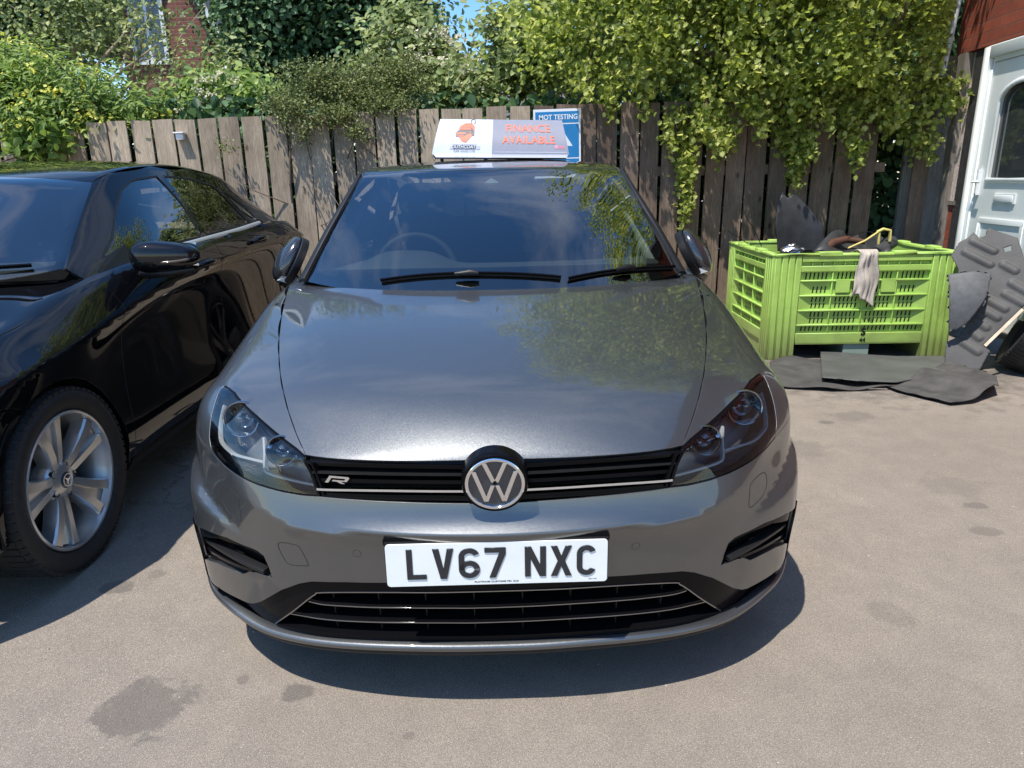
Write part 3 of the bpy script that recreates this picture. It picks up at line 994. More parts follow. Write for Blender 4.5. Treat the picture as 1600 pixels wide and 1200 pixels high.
for ch in 'LV67 NXC':
    if ch == ' ': x += .033; continue
    mb = MB()
    for P in D[ch]:
        if area2(P) < 0: P = P[::-1]
        mb.prism(P, .001, .0034, Matrix.Translation((x + .003, -.0365, 0)))
    lo = mb.build('plate_letter', M_ink, pl)
    bevel(lo, .0008, 1, 60)
    x += .061
text_mesh('plate_maker', 'PLATINUM CUSTOMS PE1 3LD', .0052, .0002, M_ink, pl, Matrix.Translation((-.002,-.0475,.0012)), xs=1.5, bold=.00012)
text_mesh('plate_standard', 'BSAU 145E', .0034, .0002, M_ink, pl, Matrix.Translation((.225,-.0470,.0012)), xs=1.2)
# wings
def P3(L): return [np.array(p, float) for p in L]
base_corner = P_hoodedge[-1]
arch_front = arch(66, 190)          # from the front seam over the top to the rear foot
wing_l = (seam[:-1] + arch(66, 190) + P3([(-.87,1.235,.215),(-.87,1.40,.215),(-.888,1.405,.45),(-.89,1.41,.65),(-.89,1.42,.80),(-.86,1.43,.90),(-.845,1.44,.946)])
          + P_hoodedge[::-1] + pix(GL, hl_top[::-1])[1:] + pix(GL, hl_out[::-1])[1:-1])
for P, nm in ((wing_l, 'wing'), (m(wing_l), 'wing')):
    w = patch(nm, GL, S1, P, M_grey, golf, step=.016, gap=.0014, skirt=.02)
    # side repeater bead
# doors and rear quarters
SP = {-1: LEFT, 1: RIGHT}
def sx_(L, s): return [np.array([s*.85, y, z]) for (y, z) in L]
def archyz(yc, a0, a1, zc=.325, r=.352, n=14): return [(yc - r*math.cos(R(a0+(a1-a0)*k/n)), zc + r*math.sin(R(a0+(a1-a0)*k/n))) for k in range(n+1)]
for s in (-1, 1):
    pj_ = LEFT if s < 0 else RIGHT
    fd = patch('front_door', GL, pj_, sx_([(1.44,.945),(1.42,.80),(1.41,.65),(1.405,.45),(1.40,.215),(2.46,.215),(2.50,.6),(2.50,.955)], s), M_grey, golf, step=.035, gap=.002)
    rd = patch('rear_door', GL, pj_, sx_([(2.50,.955),(2.50,.6),(2.46,.215),(3.05,.215),(3.12,.35),(3.30,.66),(3.38,.955)], s), M_grey, golf, step=.035, gap=.002)
    for d, y in ((fd, 2.36), (rd, 3.18)):
        p, n = GL.cast((s*3, y, .82), (-s, 0, 0))
        MB().tube([p + n*.004 + np.array([0,-.10,0]), p + n*.036 + np.array([0,-.07,0]), p + n*.040, p + n*.036 + np.array([0,.07,0]), p + n*.004 + np.array([0,.10,0])], .013, 10).build('door_handle', M_grey, d, 40)
    patch('rear_quarter', GL, pj_, sx_([(3.38,.955),(3.30,.66),(3.12,.35),(3.05,.215)] + archyz(3.495, -10, 190)[1:] + [(4.0,.22),(4.10,.45),(4.12,.9),(4.02,.975)], s), M_grey, golf, step=.035, gap=.002)
patch('tailgate', GL, Planar((1,0,0),(0,0,1),(0,-1,0)), P3([(-.76,4.2,.20),(.76,4.2,.20),(.76,4.2,.955),(-.76,4.2,.955)]), M_grey, golf, step=.05)
mk('underbody', [(-.78,.42,.21),(.78,.42,.21),(.80,.55,.23),(.80,4.0,.23),(-.80,4.0,.23),(-.80,.55,.23),(-.4,.12,.2),(.4,.12,.2)], [(6,7,1,0),(0,1,2,5),(5,2,3,4)], M_dark, golf)
mk('shelf', [(-.80,1.10,.92),(.80,1.10,.92),(.80,1.40,.93),(-.80,1.40,.93)], [(0,1,2,3)], M_dark, golf)
# engine bay and wheel housings, so that nothing shows through
bay = MB()
bay.box((-.50,.32,.28), (.50,1.1,.66))
bay.build('engine_bay', M_dark, golf)

# scuttle between hood and glass
cow = [np.array([x, 1.02 + .42*abs(x/.80)**2.2, .945]) for x in np.linspace(-.80, .80, 17)]
cow2 = [np.array([x, 1.16 + .42*abs(x/.80)**2.2, .985]) for x in np.linspace(-.80, .80, 17)]
mk('scuttle', cow + cow2, [(i, i+1, 18+i, 17+i) for i in range(16)], M_satin, golf, smooth=True)

# windscreen
ws_px = [(477,439),(497,400),(518,360),(545,313),(567,274)]
ws_top = [(567,274),(590,271),(640,268),(700,266.5),(771,266)]
P_wsl = pix(GU, ws_px); P_wst = pix(GU, ws_top)
bot = [np.array([x, 0, .955 + .0*abs(x)]) for x in []]
wl = P_wsl[0]
ws_bot = [GU.cast((x, -1, .952 + (wl[2]-.952)*abs(x/wl[0])**3), (0, 1, 0))[0] for x in np.linspace(0, wl[0], 12)][:-1]
half_ws = ws_bot + P_wsl + P_wst[1:-1]
ws_loop = half_ws + [P_wst[-1]*[0,1,1]] + m(half_ws)[:-1]
ws = patch('windscreen', GU, FRONT, ws_loop, M_glass, golf, step=.02, gap=.0005, skirt=0)
fr_in = [(690,417),(600,418.5),(512,420.5),(497,419),(490,415),(504,388),(530,340),(560,291),(568,282),(580,277.5),(640,274.5),(694,273),(702,279),(708,287),(720,290.5),(738,291),(748,295),(753,301),(760,302.5)]
P_fi = pix(GU, fr_in)
patch('glass_border', GU, FRONT, ws_loop, M_frit, ws, holes=[P_fi + m(P_fi)], step=.02, off=-.004, gap=.001, hole_gap=0, skirt=0)
tri = [(770,277),(757,284),(758,285),(770,285.5)]
Pt = pix(GU, tri); Pt = [Pt[0]*[0,1,1]] + Pt[1:3] + [Pt[3]*[0,1,1]]
M_cam = simple('camera_window', (.25,.30,.32), .3)
patch('camera_window', GU, FRONT, [Pt[0], Pt[1], Pt[2], Pt[3], Pt[2]*[-1,1,1], Pt[1]*[-1,1,1]], M_cam, ws, step=.02, off=-.0025, gap=0, skirt=0)
# roof, side rails and pillars
A_line = P3([(.765,1.30,.945),(.735,1.40,1.02),(.672,1.60,1.19),(.612,1.78,1.33),(.580,1.865,1.380)])
roof_half = [P_wst[-1]*[0,1,1]] + P_wst[::-1][1:] + P3([(-.565,2.0,1.4),(-.565,2.5,1.4),(-.56,3.0,1.4),(-.55,3.4,1.38),(-.52,3.72,1.35),(-.3,3.80,1.36),(0,3.83,1.37)])
M_roof = paint('black_roof', (.008,.009,.011), 0.0, .35, 0, .01, .05)
patch('roof', GU, TOP, roof_half + m(roof_half)[1:-1], M_roof, golf, step=.03, gap=.002)
S2 = Sph((0, 2.7, .93))
def onside(body, L, s):
    return [body.cast((s*3, y, z), (-s, 0, 0))[0] for y, z in resample(L + [L[0]], .06)[:-1]]
# side windows in (y, z)
win_f = [(1.60,.975),(1.73,1.11),(1.88,1.235),(2.02,1.315),(2.18,1.352),(2.44,1.362),(2.47,1.15),(2.50,.985)]
win_r = [(2.55,.985),(2.53,1.15),(2.51,1.362),(2.9,1.358),(3.25,1.325),(3.32,1.15),(3.36,.99)]
win_q = [(3.42,.995),(3.38,1.15),(3.31,1.31),(3.46,1.25),(3.60,1.12),(3.66,1.0)]
for s in (-1, 1):
    pj_ = S2
    Pw = [onside(GU, w, s) for w in (win_f, win_r, win_q)]
    pw = P_wsl if s < 0 else m(P_wsl)[::-1]
    rr = [GU.nearest((s*.575, y, z))[0] for y, z in ((2.0,1.40),(2.5,1.42),(3.0,1.415),(3.4,1.39),(3.80,1.34))]
    loop = [p for p in pw] + rr + P3([(s*.7,3.93,1.1),(s*.74,3.95,.965)]) + P3([(s*.8,3.3,.958),(s*.8,2.5,.958),(s*.8,1.5,.958)])
    bs = patch('side_frame', GU, pj_, loop, M_grey, golf, holes=Pw, step=.028, gap=.0, hole_gap=.008)
    for q, mt in zip(Pw, (M_sglass, M_pglass, M_pglass)):
        patch('side_window', GU, pj_, q, mt, bs, step=.04, gap=-.006, off=-.006, skirt=0)
        patch('window_seal', GU, pj_, q, M_satin, bs, step=.04, gap=-.008, off=-.001, ring=.012, skirt=.006)
    pts = resample(catmull(pw, 6), .03); nn = [GU.nearest(p)[1] for p in pts]
    cx = [p + np.array([s*.012, .004, .0]) for p in pts]
    ribbon('pillar_trim', cx, nn, [.034 - .016*k/len(pts) for k in range(len(pts))], .010, M_satin, bs, sink=.004)
rear_half = P3([(0,3.86,1.35),(.45,3.8,1.33),(.60,3.9,1.0),(0,4.0,.98)])
patch('rear_window', GU, Planar((1,0,0),(0,0,1),(0,-1,0)), rear_half[:1] + rear_half[1:3] + rear_half[3:] + m(rear_half)[1:-1], M_pglass, golf, step=.05, skirt=0)

# headlights
M_lampin = simple('lamp_bezel', (.27,.29,.31), .28, metal=.6, coat=.3)
M_refl = simple('lamp_reflector', (.75,.78,.80), .10, metal=1)
M_drl = simple('light_guide', (.38,.40,.41), .3, coat=.6, bmp=.6, bscale=260)
m_, nt_, p_, o_ = new_mat('honeycomb'); p_.inputs['Base Color'].default_value = (.05,.055,.06,1); p_.inputs['Roughness'].default_value = .3; p_.inputs['Metallic'].default_value = .5
vv = nd(nt_, 'ShaderNodeTexVoronoi', Scale=330.0); nt_.links.new(coords(nt_), vv.inputs['Vector']); bump(nt_, p_, vv.outputs['Distance'], .9, .004)
M_honey = m_
M_ball = simple('projector_glass', (.10,.12,.14), .03, metal=.4, coat=1)
Mx = Matrix.Rotation(0, 4, 'X')
for s in (-1, 1):
    F_ = (lambda L: pix(GL, L)) if s < 0 else (lambda L: m(pix(GL, L)))
    f_ = lambda q: (lambda p: p if s < 0 else p*[-1,1,1])(G.on(GL, *q))
    P = F_(hl_top[:-1] + hl_in[:-1] + hl_bot[:-1] + hl_out[:-1])
    hl = patch('headlight', GL, S1, P, M_gloss, golf, step=.012, gap=.001, off=-.001, ring=.0055, skirt=.075)
    patch('lens_cover', GL, S1, P, M_lens, hl, step=.016, gap=.004, off=.0005, skirt=0)
    patch('lamp_housing', GL, S1, P, M_lampin, hl, step=.02, gap=-.004, off=-.078, skirt=0)
    low = F_([(333,690),(352,712),(402,732),(407,740),(440,756),(498,768),(500,775),(470,773),(437,767),(403,757),(370,741),(345,721),(331,705)])
    patch('lower_bezel', GL, S1, low, M_honey, hl, step=.016, gap=0, off=-.030, skirt=.04)
    def strip(nm, px, w, h, off, mt):
        q = F_([tuple(a) for a in catmull(px, 5)]); n_ = [GL.nearest(p)[1] for p in q]
        return ribbon(nm, [p + a*off for p, a in zip(q, n_)], n_, w, h, mt, hl)
    strip('light_guide', [(339,628),(333,650),(331,681),(336,694),(352,707),(376,714),(401,721)], .0075, .010, -.030, M_drl)
    strip('light_guide', [(404,678),(404,705),(404,732),(412,741),(440,750),(468,757),(498,763)], .0075, .010, -.028, M_drl)
    strip('lamp_edge', [(346,612),(366,622),(400,654),(436,686),(462,706)], .004, .008, -.018, M_dchrome)
    for (c, rr_, e) in (((371,656), .034, 1.0), ((434,706), .027, 1.15)):
        pc = f_(c); n = GL.nearest(pc)[1]
        ctr = Vector(pc) - Vector((0,-1,0))*0 + Vector((0, .052, -.012))
        M = Matrix.Translation(ctr) @ Matrix.Rotation(R(80), 4, 'X') @ Matrix.Rotation(R(0), 4, 'Z')
        MB().lathe([(rr_*1.35,.026),(rr_*1.30,.028),(rr_*1.12,.012),(rr_*.98,-.006),(rr_*.9,-.02)], 40, M).build('projector_bowl', M_refl, hl, 50)
        MB().lathe([(0,.020),(rr_*.3,.019),(rr_*.6,.014),(rr_*.82,.006),(rr_*.92,-.004),(rr_*.93,-.02)], 40, M).build('projector_lens', M_ball, hl, 60)
        MB().lathe([(rr_*1.32,.030),(rr_*1.38,.031),(rr_*1.44,.028),(rr_*1.44,-.02)], 40, M).build('projector_ring', M_dchrome, hl, 50)
    for px in ([(350,634),(362,640),(378,641),(379,647),(362,647),(349,641)], [(416,690),(430,697),(443,698),(445,703),(430,703),(416,697)], [(452,703),(460,708),(464,713),(456,712)]):
        patch('reflector', GL, S1, F_(px), M_refl, hl, step=.01, gap=0, off=-.016, skirt=.012)

# mirrors (caps in carbon-look)
m_, nt_, p_, o_ = new_mat('carbon_cap'); v_ = coords(nt_, (1,1,1))
wv = nd(nt_, 'ShaderNodeTexWave', Scale=52.0, Distortion=2.2, Detail=1.0); wv.bands_direction = 'Z'; wv.inputs['Detail Scale'].default_value = 1.5
nt_.links.new(v_, wv.inputs['Vector'])
nt_.links.new(ramp(nt_, wv.outputs['Color'], [(.35,(.006,.006,.007)),(.75,(.085,.09,.10))]), p_.inputs['Base Color'])
p_.inputs['Roughness'].default_value = .22; p_.inputs['Coat Weight'].default_value = 1; p_.inputs['Metallic'].default_value = .5
M_carbon = m_
def ellipsoid(c, rx, ry, rz, M=None, n=28, k=16, e=1.0):
    v = []; f = []
    for i in range(k+1):
        ph = -math.pi/2 + math.pi*i/k
        for j in range(n):
            th = 2*math.pi*j/n
            cx = math.copysign(abs(math.cos(th))**e, math.cos(th)); sy = math.copysign(abs(math.sin(th))**e, math.sin(th))
            cp = abs(math.cos(ph))**e; sp = math.copysign(abs(math.sin(ph))**e, math.sin(ph))
            p = Vector((rx*cx*cp, ry*sy*cp, rz*sp))
            if M is not None: p = M @ p
            v.append((c[0]+p.x, c[1]+p.y, c[2]+p.z))
    for i in range(k):
        for j in range(n): f.append((i*n+j, i*n+(j+1)%n, (i+1)*n+(j+1)%n, (i+1)*n+j))
    return v, f
for s in (-1, 1):
    mt = bpy.data.objects.new('door_mirror', None); C.objects.link(mt); mt.parent = golf
    mt.location = (s*.905, 1.69, 1.020); mt.rotation_euler = (R(-6), R(s*-30), R(s*-22))
    v, f = ellipsoid((0,0,0), .048, .090, .110, n=36, k=24, e=.86)
    v2 = []
    for (x, y, z) in v:
        x *= 1 - .35*max(0, z/.118)          # narrower at the top
        x = x if s*x > -.030 else -s*.030     # flat inner face
        v2.append((x, y, z))
    mk('mirror_cap', v2, f, M_carbon, mt, smooth=True)
    o = mk('mirror_housing', [(-s*.028 - s*.012*(1 if abs(a)<1 else 1), .100*math.cos(t)*q, .112*math.sin(t)*q) for a in (0,) for q in (1.03, .8) for t in np.linspace(0, 2*math.pi, 33)[:-1]],
           [(i, (i+1)%32, 32+(i+1)%32, 32+i) for i in range(32)], M_satin, mt)
    MB().lathe([(.115,0),(.117,.004),(.117,.030),(.112,.034)], 40, Matrix.Translation((-s*.045,0,0)) @ Matrix.Rotation(R(s*90), 4, 'Y')).build('mirror_rim', M_satin, mt, 40)
    MB().lathe([(0,0),(.108,0)], 40, Matrix.Translation((-s*.040,0,0)) @ Matrix.Rotation(R(s*90), 4, 'Y') ).build('mirror_glass', M_chrome, mt)
    a = np.array([s*.055,0,-.095])
    MB().add([(-s*.020,-.07,-.060),(s*.012,-.07,-.105),(-s*.080,-.05,-.090),(-s*.085,-.05,-.055),(-s*.020,.05,-.060),(s*.012,.06,-.105),(-s*.080,.05,-.090),(-s*.085,.05,-.055)],
             [(0,1,2,3),(4,7,6,5),(1,5,6,2),(0,4,5,1),(3,2,6,7),(0,3,7,4)]).build('mirror_underside', M_white, mt)
    MB().tube([(-s*.035,.0,-.085),(-s*.075,-.02,-.120),(-s*.11,-.03,-.135)], [.030,.026,.034], 12).build('mirror_stalk', M_satin, mt, 50)

# wipers
def wiper(p0, p1, piv, nm='wiper'):
    A_, B_ = G.on(GU, *p0), G.on(GU, *p1)
    L = [A_ + (B_-A_)*k/14 for k in range(15)]
    L = [GU.nearest(q)[0] for q in L]; nn = [GU.nearest(q)[1] for q in L]
    w = ribbon(nm, [q + n*.006 for q, n in zip(L, nn)], nn, .007, .009, M_gloss, golf)
    ribbon('wiper_rubber', [q for q, n in zip(L, nn)], nn, .004, .007, M_rubber, w)
    c = G.on(GU, *piv); nc = GU.nearest(c)[1]
    t = (B_-A_)/np.linalg.norm(B_-A_)
    MB().tube([c + nc*.022 - t*.055, c + nc*.026, c + nc*.022 + t*.03], [.006,.013,.009], 10).build('wiper_joint', M_satin, w, 40)
    return w, c, nc, t
w, c, nc, t = wiper((596,441), (876,436), (735,435))
w, c, nc, t = wiper((888,438), (1052,419), (978,426))

# cabin
dash = []
for j, (y, z) in enumerate(((1.16,.93),(1.25,.975),(1.38,1.0),(1.55,1.005),(1.66,.985),(1.70,.93),(1.70,.72))):
    for i, x in enumerate(np.linspace(-.70, .70, 29)):
        hump = .055*math.exp(-((x+.36)/.17)**4) * (1 if 2 <= j <= 4 else .3 if j == 1 else 0)
        dash.append((x, y + .16*abs(x/.7)**2.4, z + hump))
mk('dashboard', dash, [(j*29+i, j*29+i+1, (j+1)*29+i+1, (j+1)*29+i) for j in range(6) for i in range(28)], M_dash, golf, smooth=True)
st = bpy.data.objects.new('steering_wheel', None); C.objects.link(st); st.parent = golf; st.location = (-.36, 1.80, .93); st.rotation_euler = (R(68), 0, 0)
tor = [(.185 + .016*math.cos(2*math.pi*k/10), .016*math.sin(2*math.pi*k/10)) for k in range(11)]
MB().lathe(tor, 40).build('wheel_rim', M_int, st, 60)
MB().box((-.17,-.02,-.01), (.17,.02,.008)).lathe([(0,.02),(.06,.018),(.075,-.01)], 24).box((-.02,-.17,-.01), (.02,0,.006)).build('wheel_hub', M_int, st)
for x in (-.37, .37):
    se = bpy.data.objects.new('front_seat', None); C.objects.link(se); se.parent = golf; se.location = (x, 2.25, .45)
    v, f = ellipsoid((0,.10,.38), .245, .075, .36, e=.6); mk('backrest', v, f, M_int, se, smooth=True)
    v, f = ellipsoid((0,.12,.80), .125, .05, .085, e=.6); mk('head_restraint', v, f, M_int, se, smooth=True)
    v, f = ellipsoid((0,-.18,.02), .25, .27, .08, e=.6); mk('seat_cushion', v, f, M_int, se, smooth=True)
v, f = ellipsoid((0,3.1,.80), .62, .09, .33, e=.5); mk('rear_seat', v, f, M_int, golf, smooth=True)
v, f = ellipsoid((-.075,1.88,1.290), .055, .014, .030, e=.6); mk('rear_view_mirror', v, f, M_cam, golf, smooth=True)
for s in (-1, 1):
    ln = [(s*.70,1.62,.98),(s*.655,1.78,1.12),(s*.60,1.92,1.24),(s*.565,2.02,1.30)]
    MB().tube(ln, [.030,.026,.022,.018], 8).build('inner_pillar', M_cream, golf, 50)
    MB().tube([(s*.64,2.52,.95),(s*.60,2.50,1.2),(s*.55,2.5,1.36)], .04, 8).build('inner_pillar', M_int, golf, 50)
MB().box((-.72,1.7,.25), (.72,3.6,.40)).build('cabin_floor', M_int, golf)
for s in (-1, 1):
    MB().box((s*.74,1.7,.4), (s*.78,3.6,.94)).build('door_lining', M_int, golf)
mk('headlining', [(-.5,1.95,1.385),(.5,1.95,1.385),(.5,3.6,1.36),(-.5,3.6,1.36)], [(0,1,2,3)], M_cream, golf)
# ------------------------------------------------------------------ road wheels (axis along local X, outer face at +X)
def ang_poly(pts): return [(r*math.cos(R(a)), r*math.sin(R(a))) for r, a in pts]
RY = Matrix.Rotation(R(90), 4, 'Y')
def tyre_mesh():
    V = []; F = []
    prof = [(.238,.075),(.246,.092),(.262,.104),(.285,.110),(.303,.107),(.315,.098),(.3195,.086),(.3215,.06),(.322,0),(.3215,-.06),(.3195,-.086),(.315,-.098),(.303,-.107),(.27,-.108),(.238,-.09)]
    mb = MB().lathe(prof, 96, RY)
    # tread blocks on the shoulder
    for k in range(64):
        a = 2*math.pi*k/64
        for sx_2 in (1, -1):
            M = Matrix.Rotation(a, 4, 'X')
            mb.box((sx_2*.055 - .030, -.011, .3185), (sx_2*.055 + .030, .011, .3245), M @ Matrix.Rotation(R(0), 4, 'X'))
            mb.box((sx_2*.094 - .012, -.011, .3105), (sx_2*.094 + .010, .011, .3200), M @ Matrix.Rotation(0, 4, 'X'))
    return mb
M_tyre = simple('tyre_rubber', (.016,.016,.017), .62, var=.35, vscale=30, bmp=.35, bscale=160)
def make_wheel(parent, loc, s, proto=None):
    w = bpy.data.objects.new('wheel', None); C.objects.link(w); w.parent = parent; w.location = loc
    w.rotation_euler = (R(14), 0, 0 if s > 0 else math.pi)
    if proto:
        for c in proto.children:
            d = c.copy(); C.objects.link(d); d.parent = w
        return w
    tyre_mesh().build('tyre', M_tyre, w, 32)
    rim = MB().lathe([(.242,.088),(.241,.096),(.236,.099),(.231,.096),(.229,.086),(.226,.070),(.216,.045),(.206,.0),(.200,-.09),(.238,-.10)], 96, RY)
    rim.build('rim', M_alloy, w, 30)
    sp = MB()
    def half_spoke(a0, sg):
        # cross-section stations from hub to rim: radius, inner angle, outer angle, face height
        st = [(.050, 1.5, 30, .058), (.075, 2.5, 25, .066), (.105, 3.6, 20.5, .073), (.150, 5.2, 18, .080), (.195, 6.6, 17.6, .085), (.226, 7.3, 18.5, .087)]
        V = []; n = len(st)
        for r, ai, ao, h in st:
            for ang, hh in ((ai, h-.006), (ai+.6, h), (ao-1.6, h-.003), (ao, h-.010), (ao, h-.055), (ai, h-.055)):
                a = R(a0 + sg*ang); V.append((hh, r*math.cos(a), r*math.sin(a)))
        F = []
        for i in range(n-1):
            for k in range(6):
                q = (i*6+k, i*6+(k+1) % 6, (i+1)*6+(k+1) % 6, (i+1)*6+k); F.append(q if sg > 0 else q[::-1])
        sp.add(V, F)
        # recessed web between the two halves
    for k in range(5):
        a0 = 90 + 72*k
        half_spoke(a0, 1); half_spoke(a0, -1)
        st = [(.060, 2, .050), (.12, 4, .060), (.19, 6.6, .066), (.222, 7.2, .070)]
        V = []; F = []
        for r, a_, h in st:
            for sg in (-1, 1): a = R(a0+sg*a_); V.append((h, r*math.cos(a), r*math.sin(a)))
        for i in range(3): F.append((i*2, i*2+1, i*2+3, i*2+2))
        if k % 1 == 0: sp.add(V, F)
    o = sp.build('spokes', M_alloy, w)
    bm = bmesh.new(); bm.from_mesh(o.data); bmesh.ops.recalc_face_normals(bm, faces=bm.faces); bm.to_mesh(o.data); bm.free(); angle_smooth(o, 32)
    MB().lathe([(.028,.068),(.040,.066),(.066,.055),(.078,.040),(.08,.0)], 60, RY).build('hub', M_alloy, w, 40)
    for k in range(5):
        a = R(90+36+72*k); MB().lathe([(0,.044),(.010,.044),(.010,.060),(.0135,.062),(.0145,.050)], 16, Matrix.Translation((0, .056*math.cos(a), .056*math.sin(a))) @ RY).build('wheel_bolt', M_dchrome, w, 40)
    MB().lathe([(0,.073),(.022,.073),(.028,.070),(.030,.064)], 40, RY).build('hub_cap', simple('cap_dark', (.03,.04,.06), .3, coat=1), w, 40)
    stt = MB(); M3 = RY
    for k in range(3):
        a = 90+120*k; stt.prism(ang_poly([(.0205, a), (.0035, a+60), (0, a), (.0035, a-60)])[::1], .073, .0745, RY)
    stt.lathe([(.0205,.073),(.0205,.0745),(.0225,.0745),(.0225,.073)], 40, RY)
    stt.build('cap_emblem', M_chrome, w)
    MB().lathe([(0,.0),(.135,.0),(.14,-.02)], 60, RY).build('brake_disc', simple('brake_steel', (.10,.095,.09), .45, metal=.7, var=.3), w, 40)
    MB().lathe([(.0,-.055),(.2,-.055)], 60, RY).build('wheel_back', M_dark, w)
    return w
W0 = make_wheel(golf, (.765, .875, .325), 1)
for (x, y, s) in ((-.765,.875,-1), (.765,3.495,1), (-.765,3.495,-1)): make_wheel(golf, (x, y, .325), s, W0)
M_dalloy = simple('dark_alloy', (.045,.047,.05), .3, metal=.6, coat=.5)
for w_ in [o_ for o_ in golf.children if o_.name.startswith('wheel')]:
    for c_ in w_.children:
        if c_.name.split('.')[0] in ('rim', 'spokes', 'hub'):
            c_.material_slots[0].link = 'OBJECT'; c_.material_slots[0].material = M_dalloy
def liner(parent, x0, x1, yc, zc, r=.362, mat=None):
    V = []; F = []; n = 20
    for k in range(n+1):
        a = R(-12 + 204*k/n)
        for x in (x0, x1): V.append((x, yc - r*math.cos(a), zc + r*math.sin(a)))
    F = [(2*k, 2*k+1, 2*k+3, 2*k+2) for k in range(n)]
    b = len(V); V += [(x0, yc, zc-.05)]
    F += [(2*k, 2*k+2, b) for k in range(n)]
    return mk('arch_liner', V, F, M_dark, parent)
for yc in (.875, 3.495):
    for s in (-1, 1): liner(golf, s*.55, s*.872, yc, .325)
# ------------------------------------------------------------------ ground
rng = np.random.default_rng(7)
def ground_z(x, y):
    t = np.clip((-x - 1.0) / .6, 0, 1)
    return .05 * t*t*(3-2*t)
xs = np.r_[-120, -60, -30, -15, np.linspace(-8, 8, 65), 15, 30, 60, 120]
ys_ = np.r_[-60, -20, -5, np.linspace(-2, 8, 41), 12, 20, 40, 80, 160]
V = [(x, y, float(ground_z(x, y))) for y in ys_ for x in xs]
nx = len(xs)
mt_, nt, p, out = new_mat('tarmac')
v = coords(nt)
g1 = noise(nt, v, 1.1, 6, .62); g2 = noise(nt, v, 260, 3, .7); g3 = noise(nt, v, 7, 7, .68, .3)
vo = nd(nt, 'ShaderNodeTexVoronoi', Scale=420.0); nt.links.new(v, vo.inputs['Vector'])
c = mixc(nt, ramp(nt, g1, [(.3, 0), (.7, 1)]), (.275, .228, .178), (.350, .296, .234))
c = mixc(nt, mathn(nt, 'MULTIPLY', ramp(nt, g3, [(.40, 1), (.62, 0)]), .30), c, (.16, .135, .115))
c = mixc(nt, ramp(nt, vo.outputs['Color'], [(.0, .8), (.9, 0)]), c, (.12, .10, .09))
c = mixc(nt, mathn(nt, 'MULTIPLY', ramp(nt, g2, [(.54, 0), (.70, 1)]), .6), c, (.60, .55, .48))
# oil and grease marks with shapes of their own
geo = nt.nodes.new('ShaderNodeNewGeometry')
def spot(cx, cy, rx, ry, amt, seed=0, soft=.12):
    s = nt.nodes.new('ShaderNodeVectorMath'); s.operation = 'SUBTRACT'; s.inputs[1].default_value = (cx, cy, 0); nt.links.new(geo.outputs['Position'], s.inputs[0])
    d = nt.nodes.new('ShaderNodeVectorMath'); d.operation = 'MULTIPLY'; d.inputs[1].default_value = (1/rx, 1/ry, 0); nt.links.new(s.outputs[0], d.inputs[0])
    l = nt.nodes.new('ShaderNodeVectorMath'); l.operation = 'LENGTH'; nt.links.new(d.outputs[0], l.inputs[0])
    w = mathn(nt, 'ADD', l.outputs['Value'], mathn(nt, 'MULTIPLY', mathn(nt, 'SUBTRACT', g3, .5), 2.4))
    return mathn(nt, 'MULTIPLY', ramp(nt, w, [(1 - soft, 1), (1.0, 0)]), amt)
def spot_px(px, py, rpx, amt, asp=1.0, soft=.3):
    a = at(px, py, z=0); b = at(px + rpx, py, z=0)
    return spot(a[0], a[1], abs(b[0]-a[0]), abs(b[0]-a[0]) * asp, amt, soft=soft*.5)
for q in ((222,1108,78,.50,.85,.35),(465,1082,27,.55,.8,.5),(185,930,22,.45,.8,.5),(250,905,16,.35,1,.5),(380,1062,12,.4,1,.6),(1490,760,60,.16,.7,.6),(1400,960,50,.2,.7,.7),(1525,790,20,.4,.6,.6),
          (1545,830,26,.35,.6,.6),(1085,885,12,.5,1,.6),(865,990,16,.4,1,.6),(1330,650,40,.3,.7,.8),(640,1150,10,.35,1,.6),(930,1085,24,.22,.7,.6),(1290,660,14,.5,.6,.6),(1250,700,60,.25,.6,.8)):
    c = mixc(nt, spot_px(*q[:3], q[3], q[4], q[5]), c, (.075, .066, .06))
c = mixc(nt, spot(2.7, 4.9, 1.5, .95, .72, soft=.8), c, (.07, .06, .052))
ck = nd(nt, 'ShaderNodeTexVoronoi', Scale=.55); ck.feature = 'DISTANCE_TO_EDGE'
wv_ = nt.nodes.new('ShaderNodeVectorMath'); wv_.operation = 'ADD'
nzc = nd(nt, 'ShaderNodeTexNoise', Scale=3.0, Detail=8.0, Roughness=.7); nt.links.new(v, nzc.inputs['Vector'])
sc_ = nt.nodes.new('ShaderNodeVectorMath'); sc_.operation = 'SCALE'; sc_.inputs['Scale'].default_value = .55; nt.links.new(nzc.outputs['Color'], sc_.inputs[0])
nt.links.new(v, wv_.inputs[0]); nt.links.new(sc_.outputs[0], wv_.inputs[1]); nt.links.new(wv_.outputs[0], ck.inputs['Vector'])
crk = mathn(nt, 'MULTIPLY', ramp(nt, ck.outputs['Distance'], [(.0, 1), (.006, 0)]), ramp(nt, noise(nt, v, .8, 2, .5), [(.52, 0), (.6, .75)]))
c = mixc(nt, crk, c, (.07, .06, .05))
nt.links.new(c, p.inputs['Base Color'])
p.inputs['Roughness'].default_value = .88
bump(nt, p, mathn(nt, 'ADD', mathn(nt, 'MULTIPLY', g2, .8), vo.outputs['Distance']), .55, .004)
g = mk('ground', V, [(j*nx+i, j*nx+i+1, (j+1)*nx+i+1, (j+1)*nx+i) for j in range(len(ys_)-1) for i in range(nx-1)], mt_, smooth=True)
g['kind'] = 'structure'

